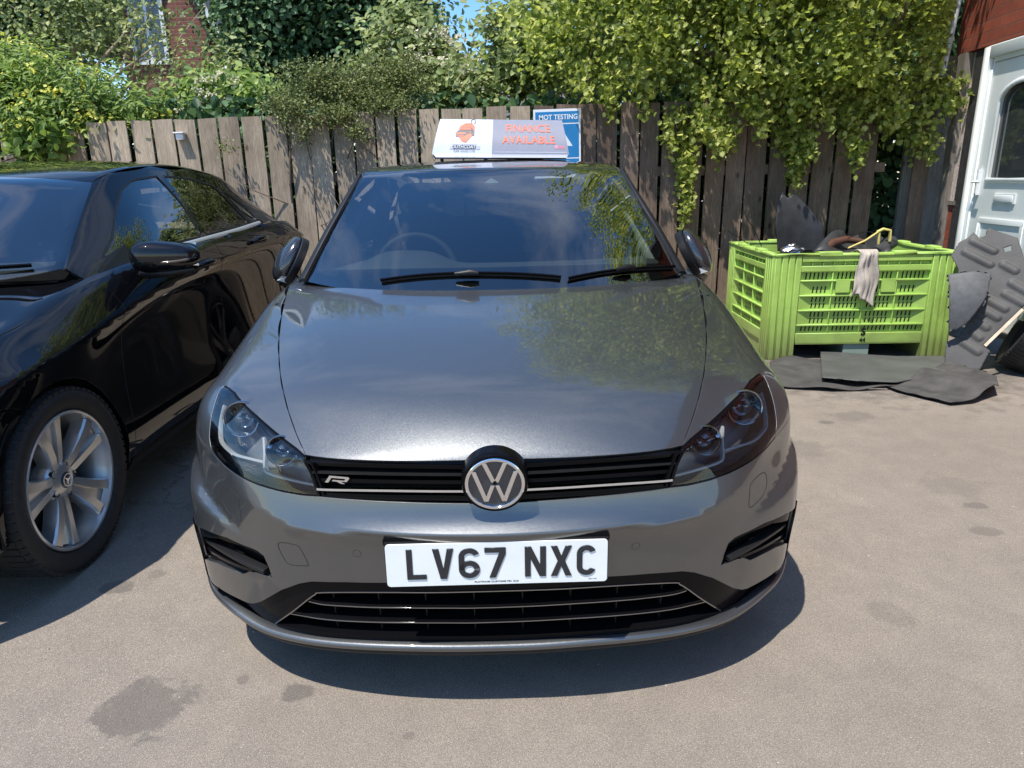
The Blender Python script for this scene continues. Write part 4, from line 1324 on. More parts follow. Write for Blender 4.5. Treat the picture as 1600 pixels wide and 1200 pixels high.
# loose grit and bits of leaf lying on the tarmac
rgv = np.random.default_rng(19)
V = []; F = []
for k in range(2600):
    a, b = rgv.uniform(-3.2, 3.6), rgv.uniform(1.0, 6.3)
    if rgv.random() < .45: b = rgv.uniform(4.6, 6.3)
    r_ = rgv.uniform(.0012, .0042); z = float(ground_z(a, b)); n0 = len(V)
    for q in range(5):
        t = 2*math.pi*q/5 + rgv.uniform(0, .6); V.append((a + r_*math.cos(t)*rgv.uniform(.6, 1.3), b + r_*math.sin(t)*rgv.uniform(.6, 1.3), z))
    V.append((a, b, z + r_*rgv.uniform(.5, 1.0)))
    for q in range(5): F.append((n0+q, n0+(q+1) % 5, n0+5))
gg = mk('grit', V, F, simple('grit', (.36,.32,.27), .9, var=.5, vscale=3)); tag(gg, 'loose grit scattered over the tarmac', 'grit', kind='stuff')
# ------------------------------------------------------------------ close-boarded fence
def wood(name, c1, c2, c3, scale=1.0):
    m_, nt, p, out = new_mat(name)
    oi = nt.nodes.new('ShaderNodeObjectInfo')
    t = nt.nodes.new('ShaderNodeTexCoord')
    ad = nt.nodes.new('ShaderNodeVectorMath'); ad.operation = 'ADD'
    sc = nt.nodes.new('ShaderNodeVectorMath'); sc.operation = 'SCALE'; sc.inputs['Scale'].default_value = 1
    cb = nt.nodes.new('ShaderNodeCombineXYZ')
    nt.links.new(mathn(nt, 'MULTIPLY', oi.outputs['Random'], 37.0), cb.inputs[0]); nt.links.new(mathn(nt, 'MULTIPLY', oi.outputs['Random'], 91.0), cb.inputs[2])
    nt.links.new(t.outputs['Object'], ad.inputs[0]); nt.links.new(cb.outputs[0], ad.inputs[1])
    mp = nt.nodes.new('ShaderNodeMapping'); mp.inputs['Scale'].default_value = (14*scale, 14*scale, .9*scale); nt.links.new(ad.outputs[0], mp.inputs['Vector'])
    vec = mp.outputs['Vector']
    grain = noise(nt, vec, 3.2, 7, .65, 1.4)
    fine = noise(nt, vec, 16, 4, .7)
    mp2 = nt.nodes.new('ShaderNodeMapping'); mp2.inputs['Scale'].default_value = (2.4, 2.4, 1.3); nt.links.new(ad.outputs[0], mp2.inputs['Vector'])
    blot = noise(nt, mp2.outputs['Vector'], 2.0, 5, .6)
    vk = nd(nt, 'ShaderNodeTexVoronoi', Scale=2.6); mp3 = nt.nodes.new('ShaderNodeMapping'); mp3.inputs['Scale'].default_value = (2.2, 2.2, 1.1)
    nt.links.new(ad.outputs[0], mp3.inputs['Vector']); nt.links.new(mp3.outputs['Vector'], vk.inputs['Vector'])
    c = mixc(nt, ramp(nt, grain, [(.3, 0), (.7, 1)]), c1, c2)
    c = mixc(nt, mathn(nt, 'MULTIPLY', ramp(nt, fine, [(.35, 1), (.55, 0)]), .55), c, c3)
    c = mixc(nt, mathn(nt, 'MULTIPLY', ramp(nt, blot, [(.45, 0), (.7, 1)]), .6), c, [x*.55 for x in c1])
    c = mixc(nt, ramp(nt, vk.outputs['Distance'], [(.04, .85), (.11, 0)]), c, [x*.6 for x in c3])
    hs = nt.nodes.new('ShaderNodeHueSaturation'); nt.links.new(c, hs.inputs['Color'])
    nt.links.new(mathn(nt, 'ADD', mathn(nt, 'MULTIPLY', oi.outputs['Random'], .45), .80), hs.inputs['Value'])
    nt.links.new(hs.outputs[0], p.inputs['Base Color'])
    p.inputs['Roughness'].default_value = .85; p.inputs['Specular IOR Level'].default_value = .25
    bump(nt, p, mathn(nt, 'ADD', grain, fine), .5, .004)
    return m_
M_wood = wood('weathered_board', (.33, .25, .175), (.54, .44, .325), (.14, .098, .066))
M_wood_shade = wood('shaded_board', (.145, .098, .070), (.28, .205, .155), (.05, .034, .025))  # darker copy of the board colour; the tree's shade is put into it
M_post = wood('old_post', (.20, .17, .14), (.36, .32, .27), (.09, .075, .06))
fence = thing('board_fence', 'weathered brown vertical board fence running behind both cars', 'fence', (0, 6.42, 0))
FY = 6.42
def fence_top(x): return float(np.interp(x, [-6.5, -3.62, -3.55, -3.4, -1.97, -1.04, 1.4, 2.75, 3.4], [1.76, 1.82, 1.868, 1.876, 1.903, 1.928, 1.957, 1.975, 1.98]))
x = -7.2; k = 0
gaps_px = []
while x < 3.12:
    w = .163 + rng.uniform(-.006, .010)
    gp = .022 + rng.uniform(-.007, .010)
    t = .018; z1 = fence_top(x + w/2) + rng.uniform(-.006, .007)
    lean = rng.uniform(-.006, .006); dy = rng.uniform(-.008, .010); cup = rng.uniform(-.004, .004)
    zs = np.linspace(-.0, z1, 7)
    V = []; F = []
    prof = [(0, 0), (w*.5, cup - .001), (w, 0), (w, t), (0, t)]
    for z in zs:
        wob = .0025*math.sin(z*3 + k)
        for (a, b) in prof: V.append((a + lean*z + wob, b + dy, z))
    V = np.array(V); top = V[:, 2] == zs[-1]
    V[top, 2] += (V[top, 0] - w/2) * rng.uniform(-.05, .05)
    V = [tuple(q) for q in V]
    for i in range(6):
        for j in range(5): F.append((i*5+j, i*5+(j+1) % 5, (i+1)*5+(j+1) % 5, (i+1)*5+j))
    F.append((30, 31, 32, 33, 34))
    o = mk('plank', V, F, M_wood if x < .15 + rng.uniform(-.1, .1) else M_wood_shade, fence)
    o.location = (x, 0, 0)
    x += w + gp; k += 1
for z in (.45, 1.35):
    MB().box((-7.3, .03, z), (3.3, .07, z + .08)).build('rail', M_wood_shade, fence)
for (xx, yy, w_) in ((3.52, -.02, .14),):
    o = MB().box((0, 0, 0), (w_, .02, 1.93)).build('plank', M_wood_shade, fence); o.location = (xx, yy, 0)
# small lamp bracket screwed to a board
q = at(284, 215, y=FY - .01)
lam = MB().box((-.030,-.05,-.020), (.030,0,.030)).box((-.045,-.065,.030), (.045,0,.042)).build('wall_lamp', M_white); lam.location = q
bevel(lam, .004, 2); tag(lam, 'small pale plastic lamp fixed near the top of a fence board', 'lamp')

# ------------------------------------------------------------------ signs
def sign_text(parent, name, s, px, size, mat, M, **kw): return text_mesh(name, s, size, .0006, mat, parent, M, **kw)
M_blue = simple('sign_blue', (.012, .20, .48), .45, var=.10, vscale=12)
M_sw = simple('sign_white', (.80, .82, .84), .45, var=.04, vscale=8)
yS = FY - .03
a = at(834, 171, y=yS); b = at(908, 170, y=yS); d = at(906, 250, y=yS)
wS = b[0] - a[0]; hS = .56
cx, cz = (a[0]+b[0])/2, a[2]
ms = thing('wall_sign', 'blue and white testing sign fixed to the fence, partly behind the roof board', 'sign', (cx, yS, cz - hS/2), (R(90), R(-1.0), 0))
bevel(MB().box((-wS/2, -hS/2, -.004), (wS/2, hS/2, 0)).build('sign_board', M_sw, ms), .001, 1)
MB().box((-wS/2+.016, hS/2-.110, .0002), (wS/2-.016, hS/2-.020, .0015)).build('blue_band', M_blue, ms)
MB().box((-wS/2+.016, -.112, .0002), (wS/2-.016, hS/2-.122, .0015)).build('blue_band', M_blue, ms)
MB().box((-wS/2+.016, -.220, .0002), (wS/2-.016, -.124, .0015)).build('blue_band', M_blue, ms)
text_mesh('sign_words', 'MOT TESTING', .056, .0008, M_sw, ms, Matrix.Translation((.010, hS/2-.066, .0020)), xs=.92, bold=.0012)
text_mesh('sign_words', 'STATION', .052, .0008, M_sw, ms, Matrix.Translation((.085, -.172, .0020)), bold=.0012)
tri_m = MB()
for sx in (-1,): tri_m.prism([(-.12,-.02),(.13,-.02),(.005,.17)], .0016, .0022)
tri_m.build('sign_triangle', M_sw, ms)
simple_green = simple('sign_green', (.08, .35, .12), .5)

# roof board on the grey car
y0 = 2.33
A1, A2 = G.at(686, 184, y=y0+.03), G.at(880, 186, y=y0+.03)
B1, B2 = G.at(675, 241, y=y0), G.at(889, 242, y=y0)
rb = thing('roof_sign', 'white and grey curved sales board with orange lettering standing on the grey car roof', 'sign', (0,0,0))
rb.parent = None
rb.location = (G.t[0], G.t[1], 0); rb.rotation_euler = (0, 0, G.yaw)
zb_, zt_ = B1[2], A1[2]
def rb_pt(u, v, off=0.0):
    """u 0..1 across, v 0..1 up; the sheet bows towards the front"""
    xl = B1[0] + (A1[0]-B1[0])*v; xr = B2[0] + (A2[0]-B2[0])*v
    z = (B1[2] + (A1[2]-B1[2])*v)*(1-u) + (B2[2] + (A2[2]-B2[2])*v)*u
    y = y0 - .026*math.sin(math.pi*(v*.86+.10)) + .11*v - off
    return np.array([xl + (xr-xl)*u, y, z])
def rb_sheet(name, u0, u1, v0, v1, mat, parent, off, nu=16, nv=14, th=.0):
    V = [rb_pt(u0+(u1-u0)*i/nu, v0+(v1-v0)*j/nv, off) for j in range(nv+1) for i in range(nu+1)]
    F = [(j*(nu+1)+i, j*(nu+1)+i+1, (j+1)*(nu+1)+i+1, (j+1)*(nu+1)+i) for j in range(nv) for i in range(nu)]
    return mk(name, V, F, mat, parent, smooth=True)
M_rbw = simple('board_white', (.56, .58, .63), .22, coat=.8, var=.03)
M_rbg = simple('board_grey', (.27, .27, .31), .22, coat=.8, var=.04)
M_or = simple('board_orange', (.72, .16, .085), .5)
M_ch = simple('board_charcoal', (.08, .085, .09), .4)
M_pk = simple('board_pink', (.75, .25, .32), .4)
us = .435
rb_sheet('white_face', 0, us, 0, 1, M_rbw, rb, 0)
rb_sheet('grey_face', us, 1, 0, 1, M_rbg, rb, 0)
bk = rb_sheet('back_face', 0, 1, 0, 1, M_rbg, rb, -.006)
bf = mk('base_flap', [rb_pt(.01,0) - [0,.003,.0], rb_pt(.99,0) - [0,.003,0], rb_pt(.97,0)*[1,1,1] + [0,-.10,-.018], rb_pt(.04,0) + [0,-.10,-.018], rb_pt(.01,0)+[0,.10,-.02], rb_pt(.99,0)+[0,.10,-.02]],
        [(0,1,2,3),(0,4,5,1)], M_rbw, rb)
def wrap_text(name, s, u, v, size, mat, off=.0022, xs=1.0, bold=0, shear=0, space=1.0):
    o = text_mesh(name, s, size, .0004, mat, rb, None, xs=xs, bold=bold, space=space, shear=shear)
    bm = bmesh.new(); bm.from_mesh(o.data); bmesh.ops.triangulate(bm, faces=bm.faces)
    for _ in range(2): bmesh.ops.subdivide_edges(bm, edges=[e for e in bm.edges if e.calc_length() > .008], cuts=1)
    bm.to_mesh(o.data); bm.free()
    Wd = (B2[0]-B1[0]); Hh = zt_ - zb_
    for vt in o.data.vertices:
        q = rb_pt(u + vt.co.x/Wd, v + vt.co.y/Hh, off + vt.co.z); vt.co = Vector(q)
    return o
def wrap_poly(name, polys, mat, off=.0020):
    V = []; F = []
    for P in polys:
        b = len(V); V += [(u, v, 0) for u, v in P]; F.append(tuple(range(b, b+len(P))))
    o = mk(name, V, F, mat, rb)
    bm = bmesh.new(); bm.from_mesh(o.data); bmesh.ops.triangulate(bm, faces=bm.faces)
    for _ in range(4): bmesh.ops.subdivide_edges(bm, edges=[e for e in bm.edges if e.calc_length() > .03], cuts=1); bmesh.ops.triangulate(bm, faces=bm.faces)
    for vt in bm.verts: vt.co = Vector(rb_pt(vt.co.x, vt.co.y, off))
    bm.to_mesh(o.data); bm.free()
    return o
wrap_text('board_words', 'FINANCE', .712, .735, .054, M_or, xs=1.12, bold=.0004)
wrap_text('board_words', 'AVAILABLE', .712, .405, .054, M_or, xs=1.0, bold=.0008, space=1.08)
wrap_text('board_name', 'SOUTHCOATES', .232, .205, .0235, M_rbw, off=.0046, xs=.95, bold=.0006)
wrap_poly('name_plate', [[(.148,.15),(.312,.15),(.322,.27),(.138,.27)]], M_ch, .0024)
wrap_text('board_small_words', 'CAR SALES LTD', .232, .09, .013, M_ch, xs=.9, space=1.4)
wrap_poly('fine_line', [[(.455,.060),(.985,.060),(.985,.074),(.455,.074)]], M_rbw)
wrap_poly('finance_mark', [[(.905,.175),(.925,.175),(.925,.265),(.905,.265)], [(.932,.175),(.975,.175),(.975,.205),(.932,.205)], [(.932,.225),(.975,.225),(.975,.245),(.932,.245)]], M_pk)
# orange price-tag with a car across it
tagp = [(.158,.56),(.175,.80),(.215,.885),(.268,.885),(.292,.78),(.292,.58),(.235,.335),(.205,.36)]
wrap_poly('tag_shape', [tagp], M_or)
L1 = [(.148,.585),(.16,.66),(.178,.685),(.200,.755),(.262,.765),(.283,.70),(.291,.655),(.294,.53),(.280,.525),(.262,.60),(.235,.555),(.215,.505),(.152,.505)]
wrap_poly('car_shape', [L1], M_ch, .0030)
wrap_poly('car_lines', [[(.156,.60),(.200,.615),(.232,.60),(.230,.575),(.156,.565)], [(.186,.69),(.206,.742),(.256,.748),(.270,.70)], [(.240,.655),(.262,.64),(.283,.60),(.262,.625)], [(.156,.535),(.212,.54),(.215,.52),(.156,.52)]], M_or, .0040)
lp = catmull([(.262,.86),(.258,.97),(.285,.99),(.293,.92),(.285,.86)], 5)
P = [rb_pt(u, v, .0016) for u, v in lp]
ribbon('tag_string', P, [np.array([0,-1,.3])]*len(P), .003, .001, M_ch, rb)

# ------------------------------------------------------------------ building on the right
WX, WY, wy = 3.77, 6.0, R(-4.0)
Wm = thing('house', 'brick house end with a pale glazed door at the right edge of the yard', 'house', (WX, WY, .14), (0, 0, R(-90) + R(-4)*-1*-1))
# local frame: +X runs towards the camera along the wall, +Y points into the house, +Z up
Wm.rotation_euler = (0, 0, R(-90 - 4))
def brick(name, c1, c2, mortar, w=.225, h=.075, m=.01, bmp=.6):
    m_, nt, p, out = new_mat(name)
    t = nt.nodes.new('ShaderNodeTexCoord'); sx = nt.nodes.new('ShaderNodeSeparateXYZ'); cb = nt.nodes.new('ShaderNodeCombineXYZ')
    nt.links.new(t.outputs['Object'], sx.inputs[0]); nt.links.new(mathn(nt, 'ADD', sx.outputs[0], sx.outputs[1]), cb.inputs[0]); nt.links.new(sx.outputs[2], cb.inputs[1])
    b = nd(nt, 'ShaderNodeTexBrick', Scale=1.0); b.inputs['Brick Width'].default_value = w; b.inputs['Row Height'].default_value = h; b.inputs['Mortar Size'].default_value = m/2
    b.inputs['Mortar Smooth'].default_value = .2
    b.inputs['Color1'].default_value = (*c1, 1); b.inputs['Color2'].default_value = (*c2, 1); b.inputs['Mortar'].default_value = (*mortar, 1)
    nt.links.new(cb.outputs[0], b.inputs['Vector'])
    f = noise(nt, t.outputs['Object'], 9, 6, .7)
    c = mixc(nt, mathn(nt, 'MULTIPLY', ramp(nt, f, [(.4, 0), (.7, 1)]), .5), b.outputs['Color'], [x*.5 for x in c1])
    nt.links.new(c, p.inputs['Base Color']); p.inputs['Roughness'].default_value = .85
    hgt = mathn(nt, 'ADD', mathn(nt, 'MULTIPLY', mathn(nt, 'SUBTRACT', 1.0, b.outputs['Fac']), 1.0), mathn(nt, 'MULTIPLY', noise(nt, t.outputs['Object'], 60, 4, .7), .35))
    bump(nt, p, hgt, bmp, .008)
    return m_
M_brick = brick('red_brick', (.33, .075, .035), (.24, .05, .028), (.13, .075, .055), .235, .080, .008)
M_upvc = simple('door_white', (.72, .74, .71), .35, coat=.25, var=.07, vscale=3)
M_render = simple('pebble_dash', (.46, .40, .36), .9, var=.35, vscale=40, bmp=1.0, bscale=120)
M_slate = simple('slate_roof', (.10, .095, .10), .8, var=.3, vscale=6)
bw = MB()
bw.box((-.42, -.03, 2.135), (6.0, .25, 4.6)).build('brick_wall', M_brick, Wm)
MB().box((1.10, 0, -.14), (6.0, .25, 2.135)).build('lower_wall', brick('weathered_brick', (.24,.13,.10), (.20,.11,.085), (.20,.17,.15)), Wm)
MB().box((-.30, .02, 0), (0, .25, 2.13)).build('side_wall', M_render, Wm)
rf = MB().add([(-.8,-.3,4.55),(6.2,-.3,4.55),(6.2,2.2,5.8),(-.8,2.2,5.8),(-.8,-.3,4.62),(6.2,-.3,4.62),(6.2,2.2,5.87),(-.8,2.2,5.87)], [(0,3,2,1),(4,5,6,7),(0,1,5,4),(3,7,6,2),(0,4,7,3),(1,2,6,5)]).build('roof', M_slate, Wm)
MB().box((-.36,.25,2.135), (-.32,4,4.6)).build('gable_wall', M_brick, Wm)
# timber and dark jamb beside the frame
MB().box((-.145, -.015, 0), (-.005, .10, 2.12)).build('dark_jamb', simple('tarred_timber', (.035,.032,.032), .8, var=.5, vscale=30, bmp=.6), Wm)
MB().box((-.34, -.05, 0), (-.235, .04, 2.13)).build('timber_post', M_post, Wm)
MB().box((-.235, -.005, .95), (-.145, .03, 1.9)).build('render_strip', simple('flaked_render', (.62,.50,.44), .9, var=.4, vscale=60, bmp=1.0, bscale=150), Wm)
MB().box((-.235, -.005, 0), (-.145, .03, .95)).build('brick_strip', M_brick, Wm)
MB().box((-.25, -.02, .93), (-.12, .04, .965)).build('ledge', M_post, Wm)
# frame and door
fw = .085; W2 = 1.06; H2 = 2.125
fr_ = MB().box((0, -.035, 0), (fw, .06, H2)).box((W2-fw, -.035, 0), (W2, .06, H2)).box((fw, -.035, H2-fw), (W2-fw, .06, H2)).build('door_frame', M_upvc, Wm)
bevel(fr_, .006, 2)
f2 = MB().box((fw, -.012, .03), (fw+.035, .06, H2-fw)).box((W2-fw-.035, -.012, .03), (W2-fw, .06, H2-fw)).box((fw+.035, -.012, H2-fw-.035), (W2-fw-.035, .06, H2-fw)).build('inner_frame', M_upvc, Wm)
bevel(f2, .004, 2)
dx0, dx1, dz1 = fw+.040, W2-fw-.040, H2-fw-.040
door = MB()
gx0, gx1, gz0, gzs = dx0+.125, dx1-.125, 1.13, 1.70       # glazed opening with an arched head
gc, gr = (gx0+gx1)/2, (gx1-gx0)/2
arc = [(gc + gr*math.cos(R(a)), gzs + .14*math.sin(R(a))) for a in range(0, 181, 12)]
open_ = [(gx0, gz0), (gx1, gz0)] + arc
def framed(mb, outer, hole, y0, y1):
    pts = [Vector(p) for p in outer + hole]; n = len(outer); k = len(hole)
    E = [(i, (i+1) % n) for i in range(n)] + [(n+i, n+(i+1) % k) for i in range(k)]
    vo, _, fo, _, _, _ = delaunay_2d_cdt(pts, E, [], 0, 1e-6)
    vo = np.array([tuple(q) for q in vo]); fo = [f for f in fo if not inside(hole, vo[list(f)].mean(0)[None])[0]]
    V = [(a, y0, b) for a, b in vo] + [(a, y1, b) for a, b in vo]; N = len(vo)
    F = [tuple(f) for f in fo] + [tuple(N+i for i in f)[::-1] for f in fo]
    F += [(i, (i+1) % n, N+(i+1) % n, N+i) for i in range(n)] + [(n+i, n+(i+1) % k, N+n+(i+1) % k, N+n+i) for i in range(k)]
    mb.add(V, F)
framed(door, [(dx0, .04), (dx1, .04), (dx1, dz1), (dx0, dz1)], open_, .0, .05)
dr = door.build('door', M_upvc, Wm)
bm = bmesh.new(); bm.from_mesh(dr.data); bmesh.ops.recalc_face_normals(bm, faces=bm.faces); bm.to_mesh(dr.data); bm.free()
mold = [np.array([a, -.001, b]) for a, b in open_] ; mold = mold + mold[:2]
ribbon('glazing_bead', mold, [np.array([0,-1,0])]*len(mold), .045, .016, M_upvc, dr, prof=[(-.5,0),(-.45,.7),(-.2,1),(.1,.8),(.35,.3),(.5,-.4)])
M_dglass = simple('door_glass', (.035,.040,.042), .08, coat=1)
mk('door_glass', [(a, .030, b) for a, b in open_], [tuple(range(len(open_)))], M_dglass, dr)
MB().box((gc-.135, -.012, .965), (gc+.135, 0, 1.035)).build('letter_plate', M_upvc, dr)
lpf = MB().box((gc-.118, -.018, .976), (gc+.118, -.010, 1.024)).build('letter_flap', M_white, dr); bevel(lpf, .003, 2)
for z0_, z1_ in ((.16, .42), (.50, .84)):
    pnl = MB()
    for a, b, c_, d_ in ((gx0-.01, z0_-.01, gx1+.01, z0_+.03), (gx0-.01, z1_-.03, gx1+.01, z1_+.01), (gx0-.01, z0_+.03, gx0+.03, z1_-.03), (gx1-.03, z0_+.03, gx1+.01, z1_-.03)):
        pnl.box((a, -.012, b), (c_, .0, d_))
    bevel(pnl.build('door_panel', M_upvc, dr), .004, 2)
MB().box((dx0+.03, -.03, 1.02), (dx0+.055, 0, 1.22)).tube([(dx0+.042,-.03,1.12),(dx0+.042,-.06,1.12),(dx0+.15,-.06,1.12)], .009, 8).build('door_handle', M_white, dr, 40)
MB().box((-.06,-.06,-.0), (W2+.06,.1,.04)).build('door_step', M_post, Wm)
# downpipe
dp = [at(1512, -60, y=6.22), at(1497, 5, y=6.22), at(1484, 65, y=6.24), at(1472, 118, y=6.26)]
pipe = MB().tube([Vector(q) for q in dp], .022, 12).build('drain_pipe', simple('grey_pipe', (.50,.53,.55), .4), None, 40)
tag(pipe, 'pale grey plastic pipe slanting down beside the red brick wall', 'pipe')
wallp = MB().box((0,0,0),(.9,.04,2.3)).build('panel_board', M_post); wallp.location = (3.55, 6.62, 0); wallp.rotation_euler = (0,0,R(0))
tag(wallp, 'grey weathered panel standing between fence end and house wall', 'panel')
# ------------------------------------------------------------------ the black hatchback
K = Frame(-2.39, 1.41, .05, 0.0)
blk = thing('parked_car', 'glossy black hatchback with silver five twin-spoke alloy wheels cut off by the left edge', 'car', (-2.39, 1.41, .05))
def black_lower():
    R0 = [(0,.10,.690),(.2,.11,.690),(.38,.14,.690),(.52,.19,.690),(.64,.28,.70),(.725,.42,.745)]
    R1 = [(0,.04,.64),(.2,.05,.64),(.38,.08,.64),(.53,.14,.64),(.68,.25,.645),(.79,.42,.67)]
    R2 = [(0,.015,.56),(.2,.025,.56),(.38,.06,.56),(.54,.12,.56),(.71,.235,.56),(.835,.42,.57)]
    R3 = [(0,.0,.46),(.2,.01,.46),(.38,.045,.46),(.55,.105,.46),(.725,.23,.46),(.85,.42,.46)]
    R4 = [(0,.01,.34),(.2,.02,.34),(.38,.055,.34),(.55,.115,.34),(.725,.24,.34),(.85,.43,.34)]
    R5 = [(0,.04,.20),(.2,.05,.20),(.38,.085,.20),(.55,.14,.20),(.715,.26,.20),(.83,.44,.20)]
    front = [R0,R1,R2,R3,R4,R5]
    ys = [.60,.80,1.0,1.25,1.6,2.0,2.5,3.0,3.4,3.75,4.05]
    W  = [.872,.885,.888,.888,.885,.886,.889,.893,.893,.880,.83]
    sx = [.755,.775,.790,.805,.822,.828,.828,.822,.812,.79,.70]
    sz = [.790,.835,.872,.935,.985,1.012,1.028,1.045,1.055,1.045,1.00]
    cz = [.720,.748,.776,.815,.862,.895,.925,.948,.955,.945,.92]
    side = []
    for k in range(6):
        row = [front[k][5]]
        for j, y in enumerate(ys):
            w = W[j]
            row.append([(sx[j], y, sz[j]), (w-.006, y, cz[j]), (w-.030+(.018 if y < 1.2 else 0), y, cz[j]-.115), (w-.020+(.012 if y < 1.2 else 0), y, .50), (w-.005, y, .35), (w-.03, y, .20)][k])
        side.append(row)
    fx = [0,.28,.52,.70,.87,1.0]
    rear = []
    for k in range(6):
        c = side[k][-1]; yb = [4.14,4.22,4.25,4.27,4.28,4.24][k]
        rear.append([(fx[i]*c[0], yb - .10*fx[i]**3, c[2]) for i in range(5)] + [c])
    yc = [.10,.24,.42,.64,.88,1.15,1.5,2.0,2.6,3.2,3.7,4.0,4.14]
    zc = [.690,.760,.820,.872,.918,.965,.985,.99,.99,.99,.99,.99,1.0]
    top = []
    n = len(ys) + 1
    for i in range(6):
        row = []
        for j in range(n+1):
            if j == 0: row.append(R0[i]); continue
            if j == n: row.append(rear[0][i]); continue
            if i == 5: row.append(side[0][j]); continue
            t = fx[i]; row.append((t*sx[j-1], yc[j] + (ys[j-1]-yc[j])*t**2.2, zc[j] + (sz[j-1]-zc[j])*(.3*t**2+.7*t**5)))
        top.append(row)
    topT = [[top[i][j] for i in range(6)] for j in range(n+1)]
    return Body(front, side, rear, topT, [([side[1][j] for j in range(1, len(ys)+1)], .75)], level=4)
KL = black_lower()
def black_upper():
    A = [(.775,1.25,.93),(.715,1.28,1.0),(.665,1.44,1.09),(.605,1.68,1.235),(.565,1.82,1.312)]
    Cc = [(0,.98,.93),(0,1.08,1.0),(0,1.33,1.14),(0,1.62,1.29),(0,1.74,1.345)]
    fx = [0,.3,.6,.85,1]
    front = [[(fx[i]*A[k][0], Cc[k][1] + (A[k][1]-Cc[k][1])*fx[i]**2.3, Cc[k][2] + (A[k][2]-Cc[k][2])*fx[i]**2.3) for i in range(4)] + [A[k]] for k in range(5)]
    ys = [1.60,1.95,2.4,2.85,3.25,3.6]
    top_z = [1.352,1.385,1.392,1.365,1.318,1.24]; xt = [.575,.590,.592,.585,.57,.53]
    xb = [.825,.832,.828,.82,.80,.75]; zb = [.985,1.005,1.02,1.035,1.045,1.03]
    side = []
    for k in range(5):
        row = [A[k]]; f = [0,.2,.58,.86,1][k]
        for j, y in enumerate(ys):
            yy = y + (.34*f*(1-j/5) if j < 5 else 0) + (.22*(1-f) if j == 5 else 0)
            row.append((xb[j] + (xt[j]-xb[j])*f**1.2, yy, zb[j]-.03 + (top_z[j]-zb[j]+.03)*f))
        side.append(row)
    rear = []
    for k in range(5):
        c = side[k][-1]; rear.append([(fx[i]*c[0], c[1] + .18*(1-fx[i]**2), c[2] + (.05 if k == 4 else 0)*(1-fx[i]**2)) for i in range(4)] + [c])
    n = len(ys); top = []
    zc_ = [1.345,1.395,1.425,1.433,1.418,1.38,1.29]
    for j in range(n+1):
        row = []
        for i in range(5):
            if j == 0: row.append(front[4][i]); continue
            if j == n: row.append(rear[4][i]); continue
            if i == 4: row.append(side[4][j]); continue
            t = fx[i]; s_ = side[4][j]; ycc = 1.74 + (rear[4][0][1]-1.74)*j/n
            row.append((t*s_[0], ycc + (s_[1]-ycc)*t**2.2, zc_[j] + (s_[2]-zc_[j])*t**2.8))
        top.append(row)
    return Body(front[::-1], side[::-1], rear[::-1], top, [(A, .3), (side[4], .15)], level=4)
KU = black_upper()
SK = Sph((0, 1.2, .30)); SU = Sph((0, 2.4, .95))
def ks(body, L, s=1): return [body.nearest((s*p[0], p[1], p[2]))[0] for p in L]
